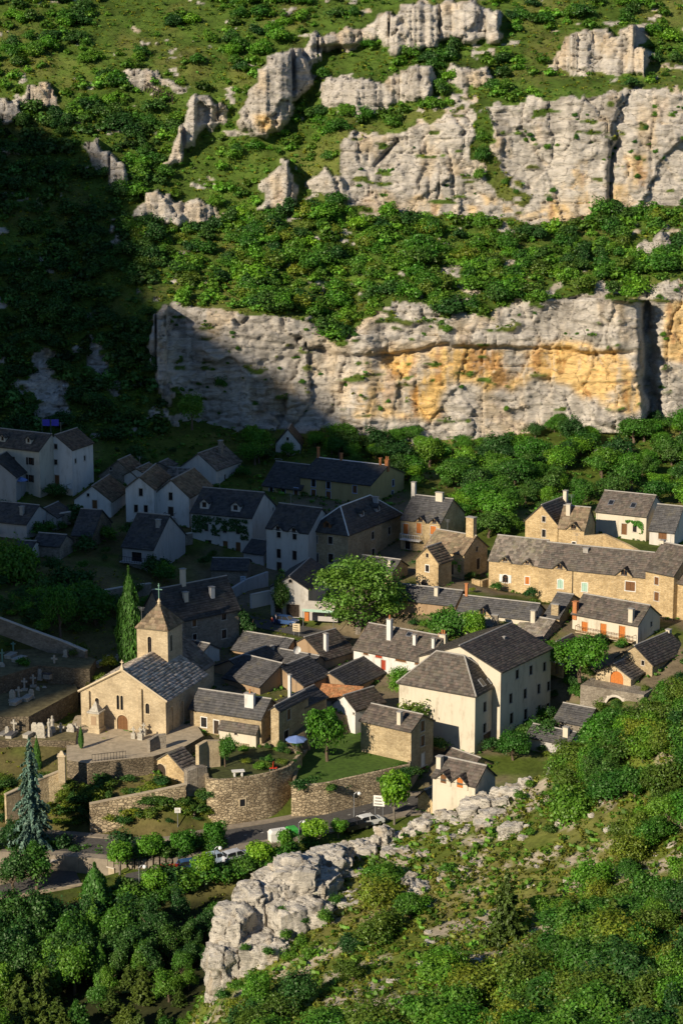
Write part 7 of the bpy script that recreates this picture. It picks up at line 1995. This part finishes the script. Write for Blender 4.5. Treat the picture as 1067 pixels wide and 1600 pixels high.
# ================================================================== cars
def paint(name, c): return plain(name, c, .28, .03, 2, spec=.5)
paint('paint_silver', (.50, .52, .56)); paint('paint_red', (.35, .02, .015)); paint('paint_blue', (.04, .09, .22)); paint('paint_carwhite', (.7, .7, .68)); paint('paint_black', (.02, .02, .024)); paint('paint_pale', (.42, .52, .62))
def car(p, rz, mat, label, L=4.0, Wd=1.65, Ht=1.45, hatch=True):
    root = empty('parked_car', p, rz, label, 'car', 'cars parked by the road')
    prof = [(-.5, .28), (-.5, .62), (-.47, .78), (-.30, .86), (-.16, 1.0), (.40 if hatch else .28, 1.0), (.47, .78), (.5, .62), (.5, .28)]
    lo = [(x * L, z * Ht) for x, z in [(-.5, .20), (-.5, .50), (-.48, .58), (-.27, .64), (.44, .66), (.49, .60), (.5, .45), (.5, .20)]]
    m = MB()
    def shell(pr, w0, w1, zsplit):
        n = len(pr); A = []
        for s in (-1, 1):
            for x, z in pr: A.append((x, s * (w0 if z < zsplit else w1) / 2, z))
        for i in range(n - 1): m.poly([A[i], A[i + 1], A[n + i + 1], A[n + i]])
        m.poly(A[:n][::-1]); m.poly(A[n:]); m.poly([A[0], A[n], A[2 * n - 1], A[n - 1]])
    shell(lo, Wd, Wd * .96, .55 * Ht); 
    # roof and pillars
    up = [(-.25, .645), (-.12, .97), (.0, 1.0), (.30, .99), (.40, .93), (.45, .655)]
    R0 = [(x * L, z * Ht) for x, z in up]
    n = len(R0); wt = Wd * .74
    def wz(z): return Wd * .93 + (wt - Wd * .93) * (z - .645 * Ht) / (.355 * Ht)
    m.poly([(R0[1][0], -wt/2, R0[1][1]), (R0[2][0], -wt/2, R0[2][1]), (R0[2][0], wt/2, R0[2][1]), (R0[1][0], wt/2, R0[1][1])])
    m.poly([(R0[2][0], -wt/2, R0[2][1]), (R0[3][0], -wt/2, R0[3][1]), (R0[3][0], wt/2, R0[3][1]), (R0[2][0], wt/2, R0[2][1])])
    m.poly([(R0[3][0], -wt/2, R0[3][1]), (R0[4][0], -wt/2, R0[4][1]), (R0[4][0], wt/2, R0[4][1]), (R0[3][0], wt/2, R0[3][1])])
    for s in (-1, 1):
        for xa, xb in ((-.25, -.12), (.08, .08), (.45, .40)):
            za, zb = (.645 * Ht, .985 * Ht)
            m.tube([(xa * L, s * Wd * .465, za), (xb * L, s * wt / 2, zb)], [.05, .05], 4)
    m.build('body', MATS[mat], root)
    g = MB()
    side = lambda s, a: [(x * L, s * (wz(z * Ht) / 2 - .015), z * Ht) for x, z in a]
    for s in (-1, 1): g.poly(side(s, [(-.24, .65), (-.115, .965), (.30, .98), (.395, .92), (.44, .66)]))
    g.poly([(-.25 * L, -Wd * .455, .65 * Ht), (-.25 * L, Wd * .455, .65 * Ht), (-.12 * L, wt / 2, .965 * Ht), (-.12 * L, -wt / 2, .965 * Ht)])
    g.poly([(.45 * L, -Wd * .455, .66 * Ht), (.45 * L, Wd * .455, .66 * Ht), (.40 * L, wt / 2, .925 * Ht), (.40 * L, -wt / 2, .925 * Ht)])
    g.build('window', MATS['glass'], root)
    for x in (-.31, .30):
        for s in (-1, 1):
            w = MB(); c = Vector((x * L, s * (Wd / 2 - .09), .30)); w.tube([c - Vector((0, .1, 0)), c + Vector((0, .1, 0))], [.30, .30], 14); wo_ = w.build('wheel', MATS['tyre'], root)
            w = MB(); w.tube([c - Vector((0, .11, 0)), c + Vector((0, .11, 0))], [.17, .17], 10); w.build('rim', MATS['chrome'], wo_)
    for s in (-1, 1):
        w = MB(); w.box((-.492 * L, s * Wd * .36, .46 * Ht), .08, .3, .14); w.build('headlight', MATS['lamp_glass'], root)
        w = MB(); w.box((.496 * L, s * Wd * .40, .46 * Ht), .05, .2, .2); w.build('tail_light', MATS['lens_red'], root)
    return root
def road_ang(p):
    i = int(np.argmin(np.hypot(road_line[:, 0] - p[0], road_line[:, 1] - p[1]))); i = min(max(i, 1), len(road_line) - 2); d = road_line[i + 1] - road_line[i - 1]; return math.atan2(d[1], d[0])
for px, py, mat, lab, da, L in [(369,1347,'paint_silver',"silver hatchback parked under the round trees",0.15,4.0),(338,1350,'paint_pale',"pale blue car nose beside the silver hatchback",0.1,3.8),(272,1372,'paint_red',"dark red car parked between two round trees",-.1,4.0),(300,1362,'paint_blue',"dark blue car half hidden behind the red car",0.0,3.9),
                                (556,1298,'paint_black',"black car parked at the road bend",.1,4.0),(577,1291,'paint_carwhite',"white car behind the black car at the road bend",.0,3.8),(210,1395,'paint_black',"dark car hidden by the trees of the car park",-.2,3.9)]:
    p = ghit(px, py); a = road_ang(p) + da; car((p[0], p[1], p[2] + .1), a, mat, lab, L)
i_ = street_line[len(street_line) // 2 - 4]; p = onplane(446, 976, 7.4); p[2] = ground_z(p[0], p[1]) + .12
car(p, math.pi - R(24), 'paint_blue', "blue estate car parked in the shaded street by the shop", 4.2)
# ================================================================== street furniture
def container(px, py, mat, label, w=1.6, h=1.5):
    p = ghit(px, py); o = empty('recycling_container', p, road_ang(p), label, 'container', 'recycling containers by the road')
    m = MB(); m.box((0, 0, 0), w, 1.2, h * .82, taper=1.04); m.build('body', MATS[mat], o); m = MB(); m.box((0, 0, h * .82 + .003), w * 1.1, 1.3, h * .2, taper=.75); m.build('lid', MATS[mat], o)
    m = MB(); m.box((0, -.66, h * .55), .5, .1, .16); m.build('slot', MATS['tyre'], o)
plain('bin_green', (.05, .35, .06), .5, .05); container(456, 1309, 'bin_green', "bright green recycling container beside the white one", 1.3, 1.4)
container(435, 1320, 'paint_white', "white recycling container by the road", 2.4, 2.0)
def street_lamp(px, base, top, label, Y=None):
    p = ghit(px, base) if Y is None else at(px, base, Y); h = (base - top) / (FPX / np.linalg.norm(p - CAM))
    o = empty('street_lamp', p, 0, label, 'lamp', 'street lamps'); m = MB(); m.tube([(0, 0, -.3), (0, 0, h * .5), (0, 0, h - .3)], [.08, .06, .05], 8); m.build('pole', MATS['zinc'], o)
    m = MB(); m.tube([(0, 0, h - .35), (.3, 0, h - .05), (.7, 0, h)], [.04, .035, .03], 6); m.build('arm', MATS['zinc'], o)
    m = MB(); m.lathe((.7, 0, h - .5), [(.02, 0), (.2, .08), (.26, .25), (.18, .42), (.04, .5)], 10); m.build('globe', MATS['lamp_glass'], o)
street_lamp(467, 1318, 1282, "street lamp with globe beside the green container"); street_lamp(218, 1400, 1352, "street lamp with globe left of the red car"); street_lamp(336, 1372, 1322, "street lamp with globe by the pale blue car"); street_lamp(553, 1278, 1236, "street lamp at the road bend below the lawn wall")
# road signs
def sign(px, base, top, w, h, label, mat='paint_white', posts=2, ang=0.0):
    p = ghit(px, base); k = FPX / np.linalg.norm(p - CAM); ht = (base - top) / k
    o = empty('road_sign', p, ang, label, 'sign'); m = MB()
    for s in ([-w * .35, w * .35] if posts == 2 else [0]): m.tube([(s, .05, -.3), (s, .05, ht)], [.05, .05], 6)
    m.build('post', MATS['zinc'], o); m = MB(); m.box((0, 0, ht - h), w, .06, h); b = m.build('panel', MATS[mat], o)
    m = MB()
    for r in range(3): m.box((-w * .06, -.034, ht - h + h * (.16 + .28 * r)), w * (.72 - .1 * r), .012, h * .08)
    m.build('lettering', MATS['iron'], o)
sign(592, 1284, 1242, 1.5, 1.5, "white direction sign panel at the road bend", ang=-.2)
sign(278, 1296, 1264, .8, .7, "small white sign on a post below the ramp wall", posts=1)
sign(463, 994, 974, 1.2, 1.3, "pale notice panel standing on the street corner", 'surround_warm', ang=-.3)
sign(481, 950, 929, 1.1, 1.2, "cream shop sign hanging beside the shop gable", 'surround_warm', posts=1, ang=-.3)
sign(380, 925, 900, .9, 1.0, "blue lettered street sign in the shaded lane", 'paint_pale', posts=1)
# shop awning
hs_ = HOUSES['shop_house']
p = at(500, 968, 326); aw = empty('awning', p, -R(hs_.th), "pale green striped shop awning on the square", 'awning')
m = MB(); m.hexa([(-2.6, -1.2, 1.9), (2.6, -1.2, 1.9), (2.6, 1.2, 2.6), (-2.6, 1.2, 2.6), (-2.6, -1.2, 1.96), (2.6, -1.2, 1.96), (2.6, 1.2, 2.66), (-2.6, 1.2, 2.66)]); m.build('canvas', MATS['surround'], aw)
m = MB(); m.hexa([(-2.6, -1.24, 1.5), (2.6, -1.24, 1.5), (2.6, -1.21, 1.5), (-2.6, -1.21, 1.5), (-2.6, -1.24, 1.93), (2.6, -1.24, 1.93), (2.6, -1.21, 1.93), (-2.6, -1.21, 1.93)]); m.build('valance', MATS['paint_green'], aw)
for s in (-1, 1): m = MB(); m.tube([(s * 2.5, -1.1, -1), (s * 2.5, -1.1, 1.9)], [.05, .05], 6); m.build('post', MATS['zinc'], aw)
m = MB(); m.box((.2, 1.3, -.6), 4.8, .3, 3.2); m.build('shop_front', MATS['plaster_grey'], aw); m = MB(); m.box((-2.0, -.6, -.2), .7, .5, 1.7); m.build('display_cabinet', MATS['wood_orange'], aw)
p = at(207, 893, 349); ga = empty('awning', p, 0, "green edged awning over the porch of the shaded house", 'awning')
m = MB(); m.box((0, 0, 0), 5.6, 1.8, .16); m.build('canvas', MATS['paint_green'], ga)
for s in (-1, 1): m = MB(); m.box((s * 2.5, -.6, -2.6), .2, .2, 2.6); m.build('post', MATS['surround'], ga)
# parasols, garden chairs, table
def parasol(px, py, Y, r, mat, label):
    p = at(px, py, Y); o = empty('parasol', p, 0, label, 'parasol'); m = MB(); m.tube([(0, 0, -2.2), (0, 0, .1)], [.035, .035], 6); m.build('pole', MATS['zinc'], o)
    m = MB(); n = 8; P = [(r * math.cos(6.283 * k / n), r * math.sin(6.283 * k / n), -.3) for k in range(n)]
    for k in range(n): m.poly([P[k], P[(k + 1) % n], (0, 0, .25)]); m.poly([P[(k + 1) % n], P[k], (P[k][0], P[k][1], -.45), (P[(k + 1) % n][0], P[(k + 1) % n][1], -.45)])
    m.build('canopy', MATS[mat], o)
plain('cloth_blue', (.16, .24, .50), .85, .1); plain('cloth_vivid', (.10, .08, .50), .85, .1); plain('cloth_red', (.6, .05, .02), .8, .1)
parasol(463, 1152, 277, 1.5, 'cloth_blue', "blue parasol in the shaded courtyard by the garden"); parasol(33, 747, 381, 1.2, 'cloth_blue', "blue parasol on the balcony of the long shaded house"); parasol(152, 902, 346, 2.4, 'cloth_blue', "large pale blue parasol roof in the shaded gardens")
for k, px in enumerate((72, 86)):
    p = at(px, 660, 398); o = empty('washing_sheet', p, .1, ["blue washing sheet on the line, the one further left", "blue washing sheet on the line, the one further right"][k], 'laundry'); m = MB(); m.hexa([(-.7, 0, -.6), (.7, 0, -.7), (.7, .03, -.7), (-.7, .03, -.6), (-.7, 0, .6), (.7, .1, .6), (.7, .13, .6), (-.7, .03, .6)]); m.build('cloth', MATS['cloth_vivid'], o); m = MB(); m.tube([(-.8, .05, -3), (-.8, .05, .7)], [.04, .04], 5); m.tube([(-.8, .05, .62), (.8, .05, .62)], [.015, .015], 4); m.build('line_post', MATS['zinc'], o)
for px, lab in ((424, "red garden chair on the walled garden terrace, beside its twin"), (430, "red garden chair on the walled garden terrace, next to the parapet")):
    p = onplane(px, 1205, 2.75); o = empty('garden_chair', p, px * .5, lab, 'chair', 'red garden chairs'); m = MB(); m.box((0, 0, .42), .55, .5, .06); m.build('seat', MATS['cloth_red'], o); m = MB(); m.box((0, .24, .48), .55, .06, .75); m.build('backrest', MATS['cloth_red'], o)
    for a in (-1, 1):
        for b in (-1, 1): m = MB(); m.box((a * .24, b * .2, 0), .05, .05, .42); m.build('leg', MATS['zinc'], o)
p = onplane(372, 1213, 2.75); o = empty('garden_table', p, .2, "white stone table on the walled garden terrace", 'table'); m = MB(); m.box((0, 0, .68), 1.7, .9, .1); m.build('table_top', MATS['paint_white'], o)
for s in (-1, 1): m = MB(); m.box((s * .5, 0, 0), .2, .6, .68); m.build('leg', MATS['paint_white'], o)
# balconies
def balcony(h, u0, u1, z, dp, label, mat='plaster_pale', rail='iron', name='balcony'):
    o = empty(name, h.toworld((0, -h.D / 2, z)), -R(h.th), label, 'balcony'); x0 = -h.W / 2
    m = MB(); m.box(((u0 + u1) / 2 + x0, -dp / 2 - .02, -.12), u1 - u0, dp, .14); m.build('slab', MATS[mat], o)
    m = MB(); m.tube([(x0 + u0, -dp, .95), (x0 + u1, -dp, .95)], [.04, .04], 4); m.tube([(x0 + u0, -dp, .12), (x0 + u1, -dp, .12)], [.03, .03], 4); m.tube([(x0 + u0, -dp, .95), (x0 + u0, -.02, .95)], [.04, .04], 4); m.tube([(x0 + u1, -dp, .95), (x0 + u1, -.02, .95)], [.04, .04], 4); m.build('rail', MATS[rail], o)
    n = max(3, int((u1 - u0) / .45))
    for k in range(n + 1): m = MB(); m.box((x0 + u0 + (u1 - u0) * k / n, -dp, .02), .05, .05, .93); m.build('post', MATS[rail], o)
h_ = HOUSES['shutter_house']; balcony(h_, 1.2, h_.W - .3, .75, 1.1, "long wooden balcony rail under the three orange red doors", 'stone_church', 'wood_brown')
h_ = HOUSES['balcony_house']; balcony(h_, .4, 4.2, 1.95, 1.2, "white balcony of the house with orange shutters", 'paint_white', 'paint_white')
h_ = HOUSES['left_gable']; balcony(h_, -5.5, 6.5, 1.4, 1.6, "long pale balcony below the tall gabled house", 'plaster_pale', 'iron')
h_ = HOUSES['porch_house']; balcony(h_, 0, 5.8, 1.7, 1.2, "flower lined balcony of the slate roofed shaded house", 'plaster_grey', 'iron')
h_ = HOUSES['twin_gable_b']; balcony(h_, 2.2, 4.2, 1.6, .9, "small balcony on the right white gable", 'plaster_pale', 'iron')
# satellite dish
hd = HOUSES['dish_house']; p = at(*ZB(345, 640), 308); o = empty('satellite_dish', p, .4, "pale round satellite dish on the low slate roof", 'dish'); m = MB()
n = 14; ring = [(.62 * math.cos(6.283 * k / n), -.05, .62 * math.sin(6.283 * k / n)) for k in range(n)]; mid = [(.35 * math.cos(6.283 * k / n), .1, .35 * math.sin(6.283 * k / n)) for k in range(n)]
for k in range(n): m.poly([ring[k], ring[(k + 1) % n], mid[(k + 1) % n], mid[k]]); m.poly([mid[k], mid[(k + 1) % n], (0, .15, 0)])
m.build('reflector', MATS['paint_white'], o); m = MB(); m.tube([(0, .15, -.1), (0, .2, -1.2)], [.04, .04], 6); m.tube([(0, .12, -.4), (0, -.5, 0)], [.02, .02], 4); m.build('mast', MATS['zinc'], o)
# drainpipe of the row house
h_ = HOUSES['row_right']; 
for px_, nm in ((Z3(607, 500), 'row_right'),):
    d = ray(*px_); e = np.array([d @ h_.e1, d @ h_.e2, d[2]]); co = h_.toloc(CAM); k = (-h_.D / 2 - co[1]) / e[1]; x = (co + e * k)[0]
    m = MB(); m.tube([(x, -h_.D / 2 - .09, -.5), (x, -h_.D / 2 - .09, h_.H - .1)], [.06, .06], 6); m.build('drainpipe', MATS['iron'], h_.root)
# climbing plants on walls
def climber(h, face, rects, label, mat, seed, dens=70):
    r = np.random.default_rng(seed); C, Nn = [], []
    for u0, u1, z0, z1 in rects:
        n = int((u1 - u0) * (z1 - z0) * dens); u = r.uniform(u0, u1, n); z = r.uniform(z0, z1, n)
        k = fbm(np.stack([u, z, u * 0 + seed], -1), .9, 3, seed) > -.12; u, z = u[k], z[k]; d = .05 + .22 * r.random(len(u))
        if face == 'L': C.append(np.stack([u - h.W / 2, -h.D / 2 - d, z], -1)); nb = np.array([0, -1, .5])
        else: C.append(np.stack([h.W / 2 + d, u - h.D / 2, z], -1)); nb = np.array([1, 0, .5])
        nn = nb + r.normal(size=(len(u), 3)) * .5; Nn.append(nn / np.linalg.norm(nn, axis=1, keepdims=True))
    C = np.vstack(C); Nn = np.vstack(Nn); V, q = leaves(C, Nn, .2 * (.7 + .6 * r.random(len(C))), r)
    o = link('ivy', mesh_np('ivy', V, quads=q, cols=np.repeat(np.clip(1 + .25 * r.normal(size=(len(C), 1)), .4, 1.6) * np.ones((1, 3)), 4, 0)), MATS[mat]); o.location = h.root.location; o.rotation_euler = h.root.rotation_euler
    return tag(o, label, 'plant')
h_ = HOUSES['ivy_house']; climber(h_, 'L', [(.2, 2.2, 3.2, 6.3), (2.2, 11.0, 3.9, 6.2), (3.8, 5.6, 2.9, 4.0), (9.6, 11.2, 2.6, 4)], "dark ivy band across the front of the shaded house", 'leaf_dark', 3)
h_ = HOUSES['vine_house']; climber(h_, 'L', [(3.6, 4.4, 0, 3), (4.4, 7.6, 2.3, 3.2), (6.9, 7.5, 0, 2.6)], "climbing vine on the front of the sunlit vine house", 'leaf_bright', 5)
h_ = HOUSES['skylight_house']; climber(h_, 'L', [(5.4, 8.6, 2.6, 3.6), (8.0, 8.8, 1.4, 3)], "rambling green creeper above the cream house's window", 'leaf_bright', 6)
# people
def person(p, rz, label, top, leg, h=1.7):
    """one continuous skinned body: standing, arms hanging slightly bent"""
    me = bpy.data.meshes.new('person'); J = [(0, 0, .93), (0, 0, 1.15), (0, 0, 1.38), (0, 0, 1.48), (0, .01, 1.62), (0, .01, 1.7), (-.10, 0, .9), (-.11, -.02, .5), (-.11, .04, .08), (-.11, -.12, .05), (.10, 0, .9), (.12, .03, .5), (.13, .1, .08), (.13, -.04, .05), (-.2, 0, 1.38), (-.26, .02, 1.12), (-.25, -.08, .88), (-.25, -.11, .78), (.2, 0, 1.38), (.26, .04, 1.12), (.27, -.06, .9), (.27, -.1, .8)]
    E = [(0, 1), (1, 2), (2, 3), (3, 4), (4, 5), (0, 6), (6, 7), (7, 8), (8, 9), (0, 10), (10, 11), (11, 12), (12, 13), (2, 14), (14, 15), (15, 16), (16, 17), (2, 18), (18, 19), (19, 20), (20, 21)]
    Rd = [.15, .14, .15, .06, .10, .08, .09, .065, .045, .04, .09, .065, .045, .04, .065, .05, .038, .035, .065, .05, .038, .035]
    me.from_pydata(J, E, []); o = bpy.data.objects.new('person', me); col.objects.link(o)
    md = o.modifiers.new('skin', 'SKIN'); o.modifiers.new('sub', 'SUBSURF').levels = 1; 
    for v, r in zip(me.skin_vertices[0].data, Rd): v.radius = (r, r * .85)
    me.skin_vertices[0].data[0].use_root = True
    dg = bpy.context.evaluated_depsgraph_get(); ev = bpy.data.meshes.new_from_object(o.evaluated_get(dg)); bpy.data.objects.remove(o)
    cl = np.array([(.45, .28, .2) if v.co.z > 1.47 or (abs(v.co.x) > .2 and v.co.z < 1.1) else (top if v.co.z > .92 else (leg if v.co.z > .1 else (.05, .04, .03))) for v in ev.vertices], np.float32)
    hair = np.array([v.co.z > 1.66 or (v.co.z > 1.56 and v.co.y > .05) for v in ev.vertices]); cl[hair] = (.05, .03, .02)
    ca = ev.color_attributes.new("Col", 'FLOAT_COLOR', 'POINT'); ca.data.foreach_set("color", np.hstack([cl, np.ones((len(cl), 1), np.float32)]).ravel())
    for pg in ev.polygons: pg.use_smooth = True
    o = link('person', ev, MATS['cloth_skin']); o.location = [float(c) for c in p]; o.rotation_euler = (0, 0, rz); return tag(o, label, 'person')
person(ghit(304, 1283) + np.array([0, 0, .02]), 1.0, "person in pale clothes walking on the path below the garden wall", (.6, .5, .42), (.5, .4, .34))
p = onplane(425, 981, 7.4); person((p[0], p[1], ground_z(p[0], p[1]) + .12), .4, "person in a red top standing in the shaded street", (.4, .06, .04), (.1, .1, .14))
p = onplane(431, 976, 7.5); person((p[0], p[1], ground_z(p[0], p[1]) + .12), 2.0, "person in pale top beside the red clad one in the street", (.5, .48, .5), (.06, .07, .12))
# fence on the high meadow
f0 = msurf(222, 148); fe = empty('paling_fence', f0, 0, "short row of dark wooden pales on the high meadow", 'fence')
for k in range(12):
    q_ = msurf(222 + k * 4.3, 140 + k * 2.0); m = MB(); m.box(tuple(q_ - f0 + np.array([0, 0, -.6])), .16, .16, 3.0); m.build('pale', MATS['wood_dark'], fe)
m = MB(); m.tube([msurf(222, 140) - f0 + [0, 0, 1.7], msurf(269, 162) - f0 + [0, 0, 1.7]], [.07, .07], 4); m.build('rail', MATS['wood_dark'], fe)
# ================================================================== valley ground mesh
G3 = np.stack([GX, GY, GZ + fbm(np.stack([GX, GY, GZ * 0], -1), 5, 3, 201) * .12], -1)
hm = blur(HILLMASK, 3)[..., None]
ga = fbm(G3, 9, 4, 203)[..., None]; gb = fbm(G3, 2.0, 4, 205)[..., None]
earth = np.array([.17, .135, .085]) * (1 + .3 * ga + .35 * gb)
grass = (np.array([.075, .105, .016]) * (1 - hm) + np.array([.125, .160, .026]) * hm) * (1 + .4 * ga + .45 * gb)
dryg = np.array([.25, .21, .08]) * (1 + .3 * gb)
mixd = sstep(.0, .5, fbm(G3, 13, 4, 207))[..., None] * .7
gcol = grass * (1 - mixd) + dryg * mixd
stony = (sstep(.18, .3, fbm(G3, 3.5, 4, 209)) * HILLMASK)[..., None]
gcol = gcol * (1 - stony) + np.array([.42, .36, .27]) * (1 + .3 * gb) * stony
# village yards: packed earth
yp, _ = project((0, 0, 0)), 0
dv = G3 - CAM; depv = dv[..., 1] * CP - dv[..., 2] * SP; upv = dv[..., 1] * SP + dv[..., 2] * CP
VPX = 533.5 + FPX * dv[..., 0] / depv; VPY = 800 - FPX * upv / depv
yard = inpoly(VPX, VPY, [(300,880),(420,780),(620,760),(720,850),(1100,870),(1100,1110),(900,1120),(850,1200),(690,1260),(620,1210),(480,1180),(330,1180),(300,1060),(330,960)]) & ~HILLMASK
yv = (blur(yard, 6) * sstep(-.4, .1, fbm(G3, 6, 3, 211)))[..., None]
gcol = gcol * (1 - yv) + earth * yv
bank = inpoly(VPX, VPY, [(-200,1190),(330,1190),(335,1290),(200,1345),(-200,1400)]) | inpoly(VPX, VPY, [(-300,780),(330,780),(300,950),(120,1190),(-300,1190)])
bk = (blur(bank, 5) * sstep(-.5, .2, fbm(G3, 4, 3, 213)))[..., None] * .8
gcol = gcol * (1 - bk) + np.array([.12, .095, .040]) * (1 + .4 * gb) * bk
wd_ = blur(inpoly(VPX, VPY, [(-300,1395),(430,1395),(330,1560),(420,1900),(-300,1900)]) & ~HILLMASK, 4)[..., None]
gcol = gcol * (1 - wd_) + np.array([.030, .034, .012]) * (1 + .4 * gb) * wd_  # forest floor, its colour darkened for the shade under the trees
nr, nc = GX.shape
idx = np.arange(nr * nc).reshape(nr, nc)
q = np.stack([idx[:-1, :-1], idx[:-1, 1:], idx[1:, 1:], idx[1:, :-1]], -1).reshape(-1, 4)
tag(link("ground", mesh_np("ground", G3, quads=q, cols=np.clip(gcol, .01, .6).reshape(-1, 3), smooth=True), MATS['ground']), kind='structure', label="valley ground with yards, lawns and the near hillside")
